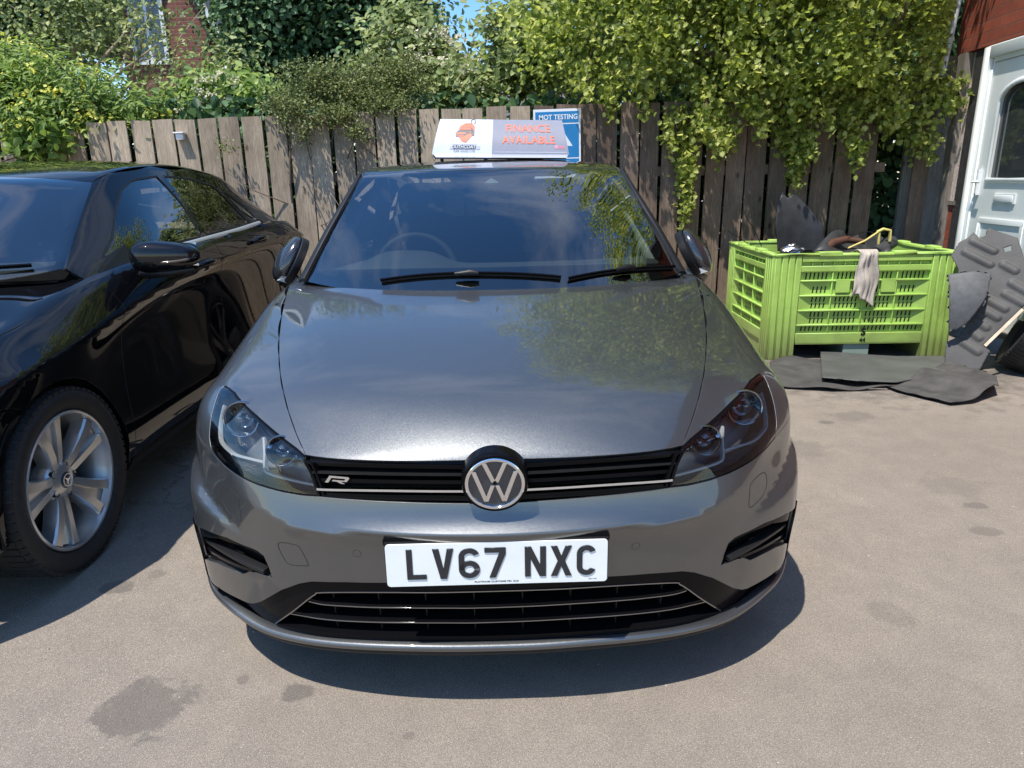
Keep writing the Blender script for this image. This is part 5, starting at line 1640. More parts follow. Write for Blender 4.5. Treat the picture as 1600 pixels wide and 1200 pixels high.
for s in (1, -1):
    mm = (lambda L: L) if s > 0 else m
    hside = P3([(.60,.27,.70),(.68,.42,.76),(.735,.60,.80),(.760,.80,.842),(.782,1.02,.893),(.785,1.12,.925),(.765,1.20,.955),(.725,1.265,.98)])
    ar = lambda a0, a1, n=14, yc=.85, r=.352: [np.array([.88, yc - r*math.cos(R(a0+(a1-a0)*k/n)), .322 + r*math.sin(R(a0+(a1-a0)*k/n))]) for k in range(n+1)]
    wl_ = hside + P3([(.705,1.31,1.0),(.74,1.42,1.0),(.80,1.46,.98),(.83,1.36,.95),(.855,1.32,.91),(.885,1.335,.845),(.87,1.32,.74),(.88,1.27,.48),(.87,1.24,.25),(.86,1.20,.235)]) + ar(190, 62) + P3([(.88,.62,.655),(.84,.50,.665),(.76,.40,.70),(.68,.30,.695)])
    patch('wing', KL, SK, mm(wl_), M_black, blk, step=.016, gap=.0018, skirt=.02)
    # doors
    fd_ = [(1.30,.965),(1.335,.845),(1.32,.74),(1.27,.48),(1.24,.25),(2.25,.25),(2.30,.60),(2.36,.93),(2.33,1.03),(1.8,1.02)]
    rd_ = [(2.33,1.03),(2.36,.93),(2.30,.60),(2.25,.25),(2.98,.25),(3.05,.40),(3.20,.66),(3.42,.95),(3.40,1.06),(2.8,1.05)]
    pj_ = RIGHT if s > 0 else LEFT
    mk_ = lambda L: [np.array([s*.88, y, z]) for y, z in L]
    fd = patch('front_door', KL, pj_, mk_(fd_), M_black, blk, step=.02, gap=.0028)
    rd = patch('rear_door', KL, pj_, mk_(rd_), M_black, blk, step=.02, gap=.0028)
    patch('rear_quarter', KL, pj_, mk_([(3.40,1.06),(3.42,.95),(3.20,.66),(3.05,.40),(2.98,.25)] + archyz(3.55, -10, 190, .322)[1:] + [(4.0,.22),(4.12,.5),(4.12,.95),(3.95,1.03)]), M_black, blk, step=.025, gap=.002)
    sl = P3([(s*.845,1.22,.20),(s*.875,1.22,.245),(s*.875,2.95,.245),(s*.845,2.95,.20)])
    MB().add([tuple(p) for p in sl] + [(p[0]-s*.06, p[1], p[2]) for p in sl], [(0,1,2,3),(0,4,5,1),(3,2,6,7)]).build('sill', M_satin, blk)
    for d, y, z in ((fd, 2.13, .915), (rd, 2.93, .965)):
        p, n = KL.cast((s*3, y, z), (-s, 0, 0))
        v, f = ellipsoid(p - n*.012, .012, .085, .032, e=.8); mk('handle_recess', v, f, M_dark, d, smooth=True)
        MB().tube([p + n*.002 + np.array([0,-.105,0]), p + n*.030 + np.array([0,-.085,.004]), p + n*.036 + np.array([0,0,.006]), p + n*.030 + np.array([0,.085,.004]), p + n*.002 + np.array([0,.105,0])], [.010,.013,.014,.013,.010], 12).build('door_handle', M_black, d, 60)
    # sculpted line low on the doors
    # greenhouse
    A_ = P3([(.715,1.28,1.0),(.665,1.44,1.09),(.605,1.68,1.235),(.565,1.82,1.312)])
    A_ = [KU.nearest(p)[0] for p in resample(catmull(A_, 5), .05)]
    wf = [(1.47,1.022),(1.60,1.085),(1.78,1.205),(1.93,1.285),(2.06,1.322),(2.30,1.340),(2.33,1.20),(2.30,1.04)]
    wr = [(2.36,1.045),(2.39,1.20),(2.36,1.340),(2.65,1.328),(2.93,1.290),(2.99,1.20),(3.05,1.062)]
    wq = [(3.11,1.065),(3.05,1.20),(2.99,1.270),(3.12,1.215),(3.24,1.13),(3.27,1.075)]
    Pw = [[KU.cast((s*3, y, z), (-s,0,0))[0] for y, z in resample(w_ + [w_[0]], .05)[:-1]] for w_ in (wf, wr, wq)]
    rail = P3([(.580,1.95,1.352),(.592,2.3,1.385),(.592,2.7,1.375),(.585,3.1,1.345),(.57,3.4,1.295),(.53,3.62,1.24)])
    loop = A_ + [KU.nearest(p)[0] for p in rail] + P3([(.70,3.78,1.10),(.755,3.84,1.01)]) + P3([(.80,3.3,1.02),(.83,2.6,1.005),(.835,2.0,.985),(.825,1.6,.965),(.78,1.30,.945)])
    bs = patch('side_frame', KU, SU, mm(loop), M_black, blk, holes=Pw, step=.022, gap=0, hole_gap=.007)
    for q, mt in zip(Pw, (M_sglass, M_pglass, M_pglass)):
        patch('side_window', KU, SU, q, mt, bs, step=.04, gap=-.006, off=-.005, skirt=0)
        patch('window_seal', KU, SU, q, M_satin, bs, step=.04, gap=-.007, off=-.0005, ring=.010, skirt=.006)
    ct = resample(catmull(P3([(s*.83,1.98,1.018),(s*.83,2.35,1.030),(s*.825,2.8,1.045),(s*.80,3.26,1.062)]), 6), .04)
    ct = [KU.nearest(p)[0] for p in ct]; nn = [KU.nearest(p)[1] for p in ct]
    ribbon('chrome_strip', [p + n*.002 for p, n in zip(ct, nn)], nn, .024, .007, simple('brushed_trim', (.80,.82,.82), .35, metal=.55, coat=.3), bs)
    MB().box((s*.60,1.3,.3) if s > 0 else (-.66,1.3,.3), (s*.66,3.6,.92) if s > 0 else (-.60,3.6,.92)).build('door_lining', M_int, blk)
    for yc in (.85, 3.55): liner(blk, s*.55, s*.865, yc, .322)
    # mirror
    mr = bpy.data.objects.new('door_mirror', None); C.objects.link(mr); mr.parent = blk; mr.location = (s*.965, 1.56, 1.012)
    v, f = ellipsoid((0,0,0), .128, .070, .060, n=40, k=24, e=.72)
    v = [(x, y*(1 if y < 0 else .35) + .03*(x*s/.128), z*(1 - .25*(x*s/.128))) for x, y, z in v]
    mk('mirror_shell', v, f, M_black, mr, smooth=True)
    ind = [(x, y*1.0 - .0015, z) for x, y, z in v]
    MB().tube([(-s*.155,.03,-.075),(-s*.08,-.015,-.072),(s*.02,-.012,-.066),(s*.10,.015,-.058)], [.014,.019,.018,.009], 12).build('mirror_foot', M_satin, mr, 50)
    MB().tube([(-s*.05,-.060,-.020),(s*.03,-.062,-.020),(s*.09,-.036,-.014),(s*.118,.0,-.006)], .0065, 8).build('side_repeater', simple('repeater', (.10,.07,.05), .1, coat=1), mr, 50)
    mk('mirror_glass', [(s*.11*a, .045, .05*b) for a, b in ((-1,-1),(1,-1),(1,1),(-1,1))], [(0,1,2,3)], M_chrome, mr)
    tr_ = [KU.nearest(p)[0] for p in P3([(s*.80,1.30,.95),(s*.83,1.60,.965),(s*.80,1.62,1.09),(s*.76,1.50,1.03)])]
    mk('mirror_triangle', [tuple(np.array(p) + [s*.004,-.002,0]) for p in tr_], [(0,1,2,3)], M_satin, blk)
hb = [np.array([x, 1.285 - .205*(1-abs(x/.725)**2.4), .98]) for x in np.linspace(.725, 0, 12)]
hf = [np.array([x, .105 + .165*abs(x/.60)**2.2, .695]) for x in np.linspace(0, .60, 12)]
hh = hf[:-1] + P3([(.60,.27,.70),(.68,.42,.76),(.735,.60,.80),(.760,.80,.842),(.782,1.02,.893),(.785,1.12,.925),(.765,1.20,.955)]) + hb
patch('hood', KL, TOP, hh + m(hh)[1:-1], M_black, blk, step=.022, gap=.002, skirt=.02)
bf_ = [np.array([0,.02,.60])] + P3([(.38,.1,.62),(.68,.30,.68),(.76,.40,.69),(.84,.50,.66),(.88,.62,.65)]) + [q for q in [np.array([.88, .85 - .352*math.cos(R(a)), .322 + .352*math.sin(R(a))]) for a in (58,45,30,15,0,-12)]] + P3([(.80,.42,.21),(.55,.14,.21),(0,.04,.21)])
patch('bumper', KL, SK, bf_ + m(bf_)[1:-1], M_black, blk, step=.02, gap=.001)
gr_ = P3([(0,.06,.61),(.38,.1,.63),(.62,.25,.69),(.50,.2,.70),(0,.10,.69)])
patch('front_grille', KL, SK, gr_ + m(gr_)[1:-1], M_satin, blk, step=.02, gap=.001)
patch('tailgate', KL, Planar((1,0,0),(0,0,1),(0,-1,0)), P3([(-.74,4.2,.20),(.74,4.2,.20),(.74,4.2,.98),(-.74,4.2,.98)]), M_black, blk, step=.05)
A_ = [KU.nearest(p)[0] for p in resample(catmull(P3([(.715,1.28,1.0),(.665,1.44,1.09),(.605,1.68,1.235),(.565,1.82,1.312)]), 5), .05)]
wt_ = [KU.nearest((x, 1.82 - .08*(1-(x/.565)**2), 1.312 + .033*(1-(x/.565)**2)))[0] for x in np.linspace(.565, 0, 10)]
wb_ = [KU.cast((x, -1, .955 + .045*abs(x/.715)**3), (0,1,0))[0] for x in np.linspace(0, .715, 12)][:-1]
wk = wb_ + A_ + wt_[1:]
wk[0] = wk[0]*[0,1,1]; wk[-1] = wk[-1]*[0,1,1]
wsb = patch('windscreen', KU, FRONT, wk + m(wk)[1:-1], M_glass, blk, step=.025, gap=.0005, skirt=0)
patch('glass_border', KU, FRONT, wk + m(wk)[1:-1], M_frit, wsb, step=.025, off=-.004, ring=.022, skirt=0, gap=.001)
rk = [KU.nearest(p)[0] for p in P3([(.580,1.95,1.352),(.592,2.3,1.385),(.592,2.7,1.375),(.585,3.1,1.345),(.57,3.4,1.295),(.53,3.62,1.24)])]
rr_ = wt_[::-1] + rk + P3([(.3,3.74,1.27),(0,3.78,1.29)])
patch('roof', KU, TOP, rr_ + m(rr_)[1:-1], M_black, blk, step=.03, gap=.002)
rw = P3([(0,3.8,1.26),(.48,3.7,1.22),(.66,3.8,1.05),(0,3.98,1.03)])
patch('rear_window', KU, Planar((1,0,0),(0,0,1),(0,-1,0)), [rw[0], rw[1], rw[2], rw[3], rw[2]*[-1,1,1], rw[1]*[-1,1,1]], M_pglass, blk, step=.05, skirt=0)
cw = [np.array([x, 1.04 + .30*abs(x/.76)**2.2, .955]) for x in np.linspace(-.78, .78, 17)]
cw2 = [np.array([x, 1.16 + .30*abs(x/.76)**2.2, .985]) for x in np.linspace(-.78, .78, 17)]
mk('scuttle', cw + cw2, [(i, i+1, 18+i, 17+i) for i in range(16)], M_satin, blk, smooth=True)
MB().box((-.78,.45,.2), (.78,4.0,.235)).build('underbody', M_dark, blk)
MB().box((-.5,.3,.26), (.5,1.1,.60)).build('engine_bay', M_dark, blk)
MB().box((-.80,1.32,.895), (.80,4.0,.91)).build('sun_block_sheet', M_int, blk)  # added sheet across the cabin, stops sun passing through the body
V = []
for j, (y, z) in enumerate(((1.12,.95),(1.25,.985),(1.45,1.0),(1.6,.99),(1.66,.94),(1.66,.6))):
    for x in np.linspace(-.68, .68, 15): V.append((x, y + .16*abs(x/.7)**2.4, z))
mk('dashboard', V, [(j*15+i, j*15+i+1, (j+1)*15+i+1, (j+1)*15+i) for j in range(5) for i in range(14)], M_dash, blk, smooth=True)
for x in (-.37, .37):
    se = bpy.data.objects.new('front_seat', None); C.objects.link(se); se.parent = blk; se.location = (x, 2.2, .45)
    v, f = ellipsoid((0,.10,.38), .24, .075, .36, e=.6); mk('backrest', v, f, M_int, se, smooth=True)
    v, f = ellipsoid((0,.12,.80), .125, .05, .085, e=.6); mk('head_restraint', v, f, M_int, se, smooth=True)
MB().box((-.62,1.7,.25), (.62,3.6,.40)).build('cabin_floor', M_int, blk)
for (x, y, s) in ((.775,.85,1), (-.775,.85,-1), (.775,3.55,1), (-.775,3.55,-1)): make_wheel(blk, (x, y, .322), s, W0)
L_ = [(0,405.5),(40,406),(82,409)]
Lw = [KU.cast((x, -1, 1.0 + .012*abs(x)), (0,1,0))[0] for x in np.linspace(-.15, .62, 12)]
nn = [KU.nearest(p)[1] for p in Lw]
ribbon('wiper', [p + n*.008 for p, n in zip(Lw, nn)], nn, .010, .012, M_gloss, blk)
M_klamp = simple('dark_lamp_cover', (.10,.11,.12), .06, metal=.5, coat=1)
for s in (1, -1):
    q = P3([(.46,.12,.60),(.47,.16,.665),(.60,.24,.695),(.70,.38,.735),(.76,.55,.765),(.79,.50,.71),(.74,.33,.64),(.60,.19,.60)])
    patch('headlight', KL, SK, q if s > 0 else m(q), M_klamp, blk, step=.015, gap=0, off=.003, skirt=.004)
for w_ in [o_ for o_ in blk.children if o_.name.startswith('wheel')]:
    for c_ in w_.children:
        if c_.name.split('.')[0] in ('rim', 'spokes', 'hub'):
            c_.material_slots[0].link = 'DATA'
# ------------------------------------------------------------------ green plastic pallet box
M_lime = simple('lime_plastic', (.40, .60, .13), .42, var=.16, vscale=5, bmp=.15, bscale=60)
nt = M_lime.node_tree; p = [n for n in nt.nodes if n.type == 'BSDF_PRINCIPLED'][0]
lk = p.inputs['Base Color'].links[0].from_socket
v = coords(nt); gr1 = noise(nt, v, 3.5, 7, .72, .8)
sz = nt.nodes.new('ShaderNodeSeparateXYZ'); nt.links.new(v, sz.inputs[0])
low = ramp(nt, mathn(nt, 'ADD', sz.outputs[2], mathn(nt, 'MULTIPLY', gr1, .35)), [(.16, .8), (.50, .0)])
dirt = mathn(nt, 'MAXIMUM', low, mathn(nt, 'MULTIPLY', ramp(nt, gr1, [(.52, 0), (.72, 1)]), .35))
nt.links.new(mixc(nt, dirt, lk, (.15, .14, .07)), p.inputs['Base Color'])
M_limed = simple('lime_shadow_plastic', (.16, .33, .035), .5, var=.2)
box = thing('plastic_crate', 'big lime green slatted plastic crate full of scrap by the fence', 'crate', (1.925, 5.17, 0), (0, 0, R(-1.0)))
BW, BD, BH, T = 1.335, 1.12, .785, .035
crate_mb = {}
def panel_face(name, W_, H0, M, corner, nslot_cols, big):
    """one side in local (u across, v depth inwards, z up) placed by M"""
    mb = MB()
    cw_ = corner
    # corner columns with vertical flutes
    for a, b in ((0, cw_), (W_-cw_, W_)):
        n = 4; st = (b-a)/n
        for i in range(n):
            mb.box((a+i*st+.006, -.012, .0), (a+(i+1)*st-.006, T, BH-.006), M)
            mb.box((a+i*st-.006 if i else a, .0, .0), (a+i*st+.006, T, BH-.010), M)
        mb.box((b-.006, 0, 0), (b, T, BH-.01), M)
    u0, u1 = cw_, W_-cw_
    # sheet and ribs
    mb.box((u0, .016, H0), (u1, T, BH-.012), M)
    zr = [H0+.002, .255, .365, .475, .585, .655]
    for z in zr: mb.box((u0, -.006, z), (u1, .017, z+.012), M)
    mb.box((u0, -.010, BH-.055), (u1, .017, BH-.012), M)
    mb.box((u0, -.006, .655), (u1, .017, .700), M)
    nv = big
    for k in range(1, nv):
        u = u0 + (u1-u0)*k/nv
        mb.box((u-.004, -.004, H0), (u+.004, .017, .66), M)
    for k in range(1, nv*3):
        u = u0 + (u1-u0)*k/(nv*3)
        mb.box((u-.0035, -.006, .70), (u+.0035, .017, BH-.05), M)
    mb.box((u0, -.006, H0), (u1, .017, H0+.085), M)
    # chamfered gussets at both ends of every band
    for z0_, z1_ in ((.267,.365),(.377,.475),(.487,.585)):
        for s_, u in ((1, u0), (-1, u1)):
            pr = [(0,0),(.075,0),(.0,.0)]
            mb.add([tuple(M @ Vector(q)) for q in ((u,-.004,z0_),(u+s_*.085,.015,z0_),(u,-.004,z1_),(u+s_*.085,.015,z1_),(u+s_*.05,.015,(z0_+z1_)/2))], [(0,1,3,2)] if s_ > 0 else [(1,0,2,3)])
    # slots
    z_rows = [(.215,.250),(.275,.312),(.322,.358),(.388,.424),(.434,.470),(.500,.548),(.600,.650)]
    for k in range(nv):
        a = u0 + (u1-u0)*(k+.12)/nv; b = u0 + (u1-u0)*(k+.88)/nv
        for (za, zb2) in z_rows:
            n = nslot_cols
            for i in range(n):
                u = a + (b-a)*(i+.5)/n
                mb.add([tuple(M @ Vector(q)) for q in ((u-.005+.0,.0150,za),(u+.005,.0150,za),(u+.010,.0150,zb2),(u-.0,.0150,zb2))], [(0,1,2,3)], 1)
    o = mb.build(name, None, box, mats=[M_lime, M_dark])
    bevel(o, .0025, 1, 40)
    # feet arch: dark opening is simply open air under the sheet
    return o
I4 = Matrix.Identity(4)
f_ = panel_face('front_side', BW, .115, I4, .20, 6, 4)
MR = Matrix.Translation((0, BD, 0)) @ Matrix.Rotation(R(-90), 4, 'Z')
panel_face('left_side', BD, .115, MR, .17, 6, 3)
MR2 = Matrix.Translation((BW, 0, 0)) @ Matrix.Rotation(R(90), 4, 'Z')
panel_face('right_side', BD, .115, MR2, .17, 6, 3)
MR3 = Matrix.Translation((BW, BD, 0)) @ Matrix.Rotation(R(180), 4, 'Z')
panel_face('back_side', BW, .115, MR3, .20, 6, 4)
rm_ = MB()
# stepped rim
def rim_run(W_, M):
    for a, b, h in ((0,.12,0),(.12,.24,.0),(.24,.36,.012),(.36,.64,.0),(.64,.76,.012),(.76,.88,0),(.88,1,0)):
        rm_.box((W_*a, -.018, BH-.012), (W_*b, T+.006, BH+.004+h), M)
rim_run(BW, I4); rim_run(BD, MR); rim_run(BW, MR3); rim_run(BD, MR2)
bevel(rm_.build('rim', M_lime, box), .003, 1, 40)
MB().box((.03,.03,.13), (BW-.03,BD-.03,.16)).build('floor_panel', M_limed, box)
for i, x in enumerate((0, BW/2-.10, BW-.20)):
    MB().box((x+.005,.01,0), (x+.195,BD-.01,.125)).build('skid', M_lime if i != 1 else simple('grey_green_skid', (.25,.33,.27), .6), box)
MB().box((.46,-.012,.505), (.56,0,.60)).build('label_holder', M_lime, box)
MB().box((.79,-.012,.505), (.89,0,.60)).build('label_holder', M_lime, box)
st_ = MB()
text_mesh('stencil_mark', 'S', .075, .0006, M_dark, box, Matrix.Translation((.70,-.0085,.205)) @ Matrix.Rotation(R(90), 4, 'X'), bold=.003, align='CENTER')
text_mesh('stencil_mark', '44', .045, .0006, M_dark, box, Matrix.Translation((.70,-.0085,.145)) @ Matrix.Rotation(R(90), 4, 'X'), bold=.001)

# dirty rag over the rim
ragM = simple('rag_cloth', (.50, .44, .37), .95, var=.35, vscale=9, bmp=.8, bscale=300)
V = []; nu_, nv_ = 22, 34
r1 = np.random.default_rng(3)
for j in range(nv_+1):
    t = j/nv_
    for i in range(nu_+1):
        u = i/nu_
        x = .590 + .150*u + (.0 if u > .5 else -.05*max(0, t-.55)*(1-2*u)*1.6) + .010*math.sin(t*9 + u*3)
        fold = .007*math.sin(u*9 + t*2.0 + 1.2*math.sin(t*5)) + .005*math.sin(u*21 - t*3 + 2*u*u*3) + .003*math.sin(t*13+u*5)
        if t < .12: y = .055 - .075*(t/.12); z = BH + .012 + .012*math.sin(math.pi*t/.12)
        else:
            y = -.030 - .008*abs(fold)*20 + fold; z = BH + .008 - (t-.12)*(.385 - .05*math.sin(u*3.1+.3) + (.05 if u > .35 else 0))
        V.append((x, y, z))
rag = mk('rag', V, [(j*(nu_+1)+i, j*(nu_+1)+i+1, (j+1)*(nu_+1)+i+1, (j+1)*(nu_+1)+i) for j in range(nv_) for i in range(nu_)], ragM, smooth=True)
rag.location = box.location; rag.rotation_euler = box.rotation_euler
md = rag.modifiers.new('th', 'SOLIDIFY'); md.thickness = .004
tag(rag, 'stained pale rag hanging over the front rim of the green crate', 'rag')

# ------------------------------------------------------------------ scrap in and behind the crate
M_bp = simple('black_scrap_plastic', (.035,.036,.038), .55, var=.45, vscale=7, bmp=.4, bscale=90)
M_gp = simple('grey_scrap_plastic', (.062,.060,.058), .6, var=.35, vscale=5, bmp=.4, bscale=90)
def sheet(name, P, nu, nv, mat, th=.004, cols=None, smooth=True, bow=None):
    """P: 4 corner points (bl, br, tr, tl); bow(u,v) -> offset vector"""
    P = [np.array(p, float) for p in P]; V = []
    for j in range(nv+1):
        for i in range(nu+1):
            u, v = i/nu, j/nv
            q = P[0]*(1-u)*(1-v) + P[1]*u*(1-v) + P[2]*u*v + P[3]*(1-u)*v
            if bow: q = q + np.array(bow(u, v))
            V.append(q)
    o = mk(name, V, [(j*(nu+1)+i, j*(nu+1)+i+1, (j+1)*(nu+1)+i+1, (j+1)*(nu+1)+i) for j in range(nv) for i in range(nu)], mat, smooth=smooth)
    if th: md = o.modifiers.new('th', 'SOLIDIFY'); md.thickness = th
    return o
def outline_plate(name, px, plane, mat, th, thick_dir, holes=()):
    """a flat moulded part lying in a tilted plane: outline read from the photograph, placed on that plane"""
    o_, n_ = np.array(plane[0], float), np.array(plane[1], float); n_ /= np.linalg.norm(n_)
    def hit(q):
        d = cam_ray(*q); t = ((o_ - CAM_O) @ n_)/(d @ n_); return CAM_O + t*d
    e1 = np.cross(n_, [0,0,1.0]); e1 /= np.linalg.norm(e1); e2 = np.cross(e1, n_)
    to2 = lambda p: np.array([(p-o_) @ e1, (p-o_) @ e2])
    L = [to2(hit(q)) for q in px]; H = [[to2(hit(q)) for q in h] for h in holes]
    return L, H, (o_, e1, e2, n_)
def plate_mesh(name, L, H, fr, mat, th, relief=None, step=.02):
    o_, e1, e2, n_ = fr
    rings = [np.array(L)] + [np.array(h) for h in H]
    def dn(l):
        out = []
        for a, b in zip(l, np.roll(l, -1, 0)):
            k = max(1, int(np.linalg.norm(b-a)/step))
            for i in range(k): out.append(a + (b-a)*i/k)
        return np.array(out)
    rings = [dn(l) for l in rings]
    lo, hi = rings[0].min(0), rings[0].max(0)
    gx, gy = np.meshgrid(np.arange(lo[0], hi[0], step), np.arange(lo[1], hi[1], step)); Gp = np.c_[gx.ravel(), gy.ravel()]
    mk2 = inside(rings[0], Gp)
    for h in rings[1:]: mk2 &= ~inside(h, Gp)
    B = np.vstack(rings); Gp = Gp[mk2]
    if len(Gp): Gp = Gp[np.array([np.linalg.norm(B-g, axis=1).min() > step*.4 for g in Gp])]
    E = []; k = 0
    for l in rings:
        n = len(l); E += [(k+i, k+(i+1) % n) for i in range(n)]; k += n
    vo, _, fo, _, _, _ = delaunay_2d_cdt([Vector(q) for q in np.vstack([B, Gp])], E, [], 0, 1e-6)
    vo = np.array([tuple(q) for q in vo]); fo = np.array([tuple(f) for f in fo])
    c_ = vo[fo].mean(1); k2 = inside(rings[0], c_)
    for h in rings[1:]: k2 &= ~inside(h, c_)
    V = [o_ + a*e1 + b*e2 + n_*(relief(a, b) if relief else 0) for a, b in vo]
    o = mk(name, V, fo[k2], mat, smooth=True)
    bm = bmesh.new(); bm.from_mesh(o.data); bmesh.ops.delete(bm, geom=[v for v in bm.verts if not v.link_faces], context='VERTS'); bmesh.ops.recalc_face_normals(bm, faces=bm.faces); bm.to_mesh(o.data); bm.free()
    md = o.modifiers.new('th', 'SOLIDIFY'); md.thickness = th; md.offset = -1
    angle_smooth(o, 40)
    return o
# undertray leaning on the door: tilted plane facing the camera and up
pl_ = ((3.05, 4.74, 0.01), (-.50, -.80, .42))
tray = [(1477,566),(1494,578),(1531,578),(1547,548),(1535,540),(1600,478),(1640,440),(1650,395),(1600,403),(1590,372),(1560,362),(1546,356),(1540,362),(1530,372),(1521,363),(1512,372),(1500,378),(1486,400),(1497,420),(1500,470),(1515,490),(1500,525),(1478,535)]
L, H, fr = outline_plate('undertray', tray, pl_, None, .006, None, holes=[[(1533,363),(1541,360),(1540,368),(1533,371)], [(1568,388),(1580,384),(1580,392),(1570,394)]])
ridges = [((1520,377),(1553,393)),((1508,394),(1547,414)),((1567,414),(1586,424)),((1580,443),(1610,460)),((1570,460),(1598,475)),((1540,467),(1570,483)),((1530,481),(1558,497)),((1524,500),(1541,512)),((1520,520),(1530,528)),((1504,535),(1528,550))]
rg = []
for a, b in ridges:
    q = []
    for s_ in (a, b):
        d = cam_ray(*s_); t = ((fr[0]-CAM_O) @ fr[3])/(d @ fr[3]); P_ = CAM_O + t*d; q.append(np.array([(P_-fr[0]) @ fr[1], (P_-fr[0]) @ fr[2]]))
    rg.append(q)
def relief(a, b):
    p_ = np.array([a, b]); h = .006*math.sin(a*6)*math.cos(b*5)
    for q0, q1 in rg:
        d = q1-q0; t = min(1, max(0, (p_-q0) @ d/(d @ d))); r_ = np.linalg.norm(p_-q0-d*t)
        h += .011*max(0, 1-(r_/.026)**2)**.7
    return h
o = plate_mesh('undertray', L, H, fr, M_gp, .006, relief, .008)
tag(o, 'large dusty grey ribbed undertray leaning against the pale door', 'car part')
# washers on it
# engine cover
pl2 = ((3.0, 4.72, 0.02), (-.35, -.85, .30))
cov = [(1483,560),(1490,527),(1494,500),(1497,470),(1482,540)]
cov = [(1482,432),(1520,428),(1545,432),(1541,448),(1536,466),(1520,490),(1508,505),(1496,513),(1482,520)]
L, H, fr2 = outline_plate('engine_cover', cov, pl2, None, .02, None)
cc_ = np.mean(L, 0)
o = plate_mesh('engine_cover', L, H, fr2, simple('cover_grey', (.075,.078,.082), .62, var=.25, bmp=.2), .03, lambda a, b: .05*max(0, 1-(np.linalg.norm(np.array([a,b])-cc_)/.22)**2), .010)
tag(o, 'smooth grey plastic engine cover with round emblem leaning between crate and undertray', 'car part')
d = cam_ray(1500, 460); t = ((fr2[0]-CAM_O) @ fr2[3])/(d @ fr2[3]); pe = CAM_O + t*d + fr2[3]*.052
Mq = Matrix.Translation(Vector(pe)) @ Vector(fr2[3]).to_track_quat('Z', 'Y').to_matrix().to_4x4()
e_ = MB().lathe([(.020,.0),(.020,.004),(.026,.004),(.026,0)], 32, Mq).box((-.018,-.0025,.0),(.018,.0025,.004), Mq @ Matrix.Rotation(R(25),4,'Z')).build('round_emblem', M_dchrome, o, 40)
# tyre leaning at the far right
ty = thing('tyre', 'worn loose tyre leaning behind the grey undertray at the right edge', 'tyre', (3.62, 4.72, .30), (R(0), R(24), R(-32)))
tb = tyre_mesh().build('tyre_carcass', M_tyre, ty, 32)
MB().lathe([(.24,.08),(.22,.07),(.21,-.08),(.24,-.09)], 60, RY).build('bead', M_rubber, ty, 40)
# lath
a_, b_ = np.array(at(1538,541,y=4.50)), np.array(at(1597,484,y=4.62))
lat = MB().tube([a_, b_], .013, 4, True).build('wooden_lath', simple('bare_wood', (.55,.45,.34), .7, var=.2, bmp=.4), None); tag(lat, 'thin pale wooden lath resting along the undertray edge', 'wood strip')
# rubber mats on the ground
matM = simple('rubber_mat', (.065,.060,.057), .8, var=.4, vscale=9, bmp=.9, bscale=120)
def flat(px, z=.006): return [at(*q, z=z) for q in px]
def ground_sheet(name, px, mat, relief, step=.02, th=.006, z=.008):
    L = [at(*q, z=z)[:2] for q in px]
    fr = (np.array([0,0,z]), np.array([1,0,0.]), np.array([0,1,0.]), np.array([0,0,1.]))
    return plate_mesh(name, L, [], fr, mat, th, relief, step)
h1 = lambda a, b: .010 + .012*math.sin(a*7+b*3)**2 + .006*math.sin(a*17-b*9)
o = ground_sheet('floor_mat', [(1203,566),(1240,560),(1285,563),(1290,600),(1340,606),(1400,608),(1300,611),(1206,605)], matM, h1)
tag(o, 'creased dark rubber mat lying left in front of the green crate', 'mat', 'old mats on the ground')
def h2(a, b):
    return .030 + .020*math.sin(a*2.2+.4)**2
o = ground_sheet('floor_mat', [(1281,556),(1340,560),(1400,564),(1470,566),(1530,576),(1400,606),(1340,606),(1283,602)], simple('smooth_mat', (.085,.085,.082), .55, var=.25, vscale=6), h2)
tag(o, 'smooth grey rubber sheet spread in the middle under the crate front', 'mat', 'old mats on the ground')
c0 = at(1480, 625, z=0)[:2]
def h3(a, b):
    e = at(1545, 590, z=0)[:2]
    f = math.exp(-(((a-2.75)*1.0+(b-4.55)*.4)/.16)**2)*.06 + math.exp(-(((a-3.05)+(b-4.6)*.2)/.10)**2)*.05
    return .018 + f + .004*math.sin(a*40)*math.sin(b*36)
o = ground_sheet('floor_mat', [(1385,606),(1425,598),(1455,584),(1500,575),(1532,578),(1552,600),(1558,618),(1520,630),(1485,633),(1440,622),(1400,612)], matM, h3, .014)
tag(o, 'rumpled coarse rubber mat folded up at the right end', 'mat', 'old mats on the ground')
# things inside the crate, in world space
zt = BH
def W(px, py, y): return at(px, py, y=y)
# arch liner standing in the back
V = []
a0 = W(1215, 300, 6.1); 
lin = [(1219,302),(1228,312),(1240,303),(1262,325),(1285,352),(1290,392),(1215,392),(1209,350),(1211,325)]
L, H, fr3 = outline_plate('arch_liner', lin, ((2.35,6.12,.8),(-.1,-1,.25)), None, .005, None)
o = plate_mesh('arch_liner', L, H, fr3, M_bp, .005, lambda a, b: .10*math.sin((b-.0)*5)*.5 + .03*math.sin(a*9), .02)
tag(o, 'black curved wheel arch liner standing up at the crate back', 'car part')
o = sheet('black_tarpaulin', [W(1268,396,5.45), W(1392,397,5.35), W(1362,372,5.8), W(1310,366,5.9)], 14, 10, M_bp, .004, bow=lambda u, v: (0, 0, .06*math.sin(u*6+1)*math.sin(v*3) + .03*math.sin(u*14)))
tag(o, 'crumpled black sheet and trim lying on top of the scrap', 'scrap sheet')
o = MB().tube([W(1283,395,5.5), W(1300,380,5.55), W(1322,374,5.6), W(1352,378,5.55)], [.03,.035,.03,.02], 10).build('scrap_hose', simple('brown_hose', (.09,.04,.025), .4, coat=.5), None, 50)
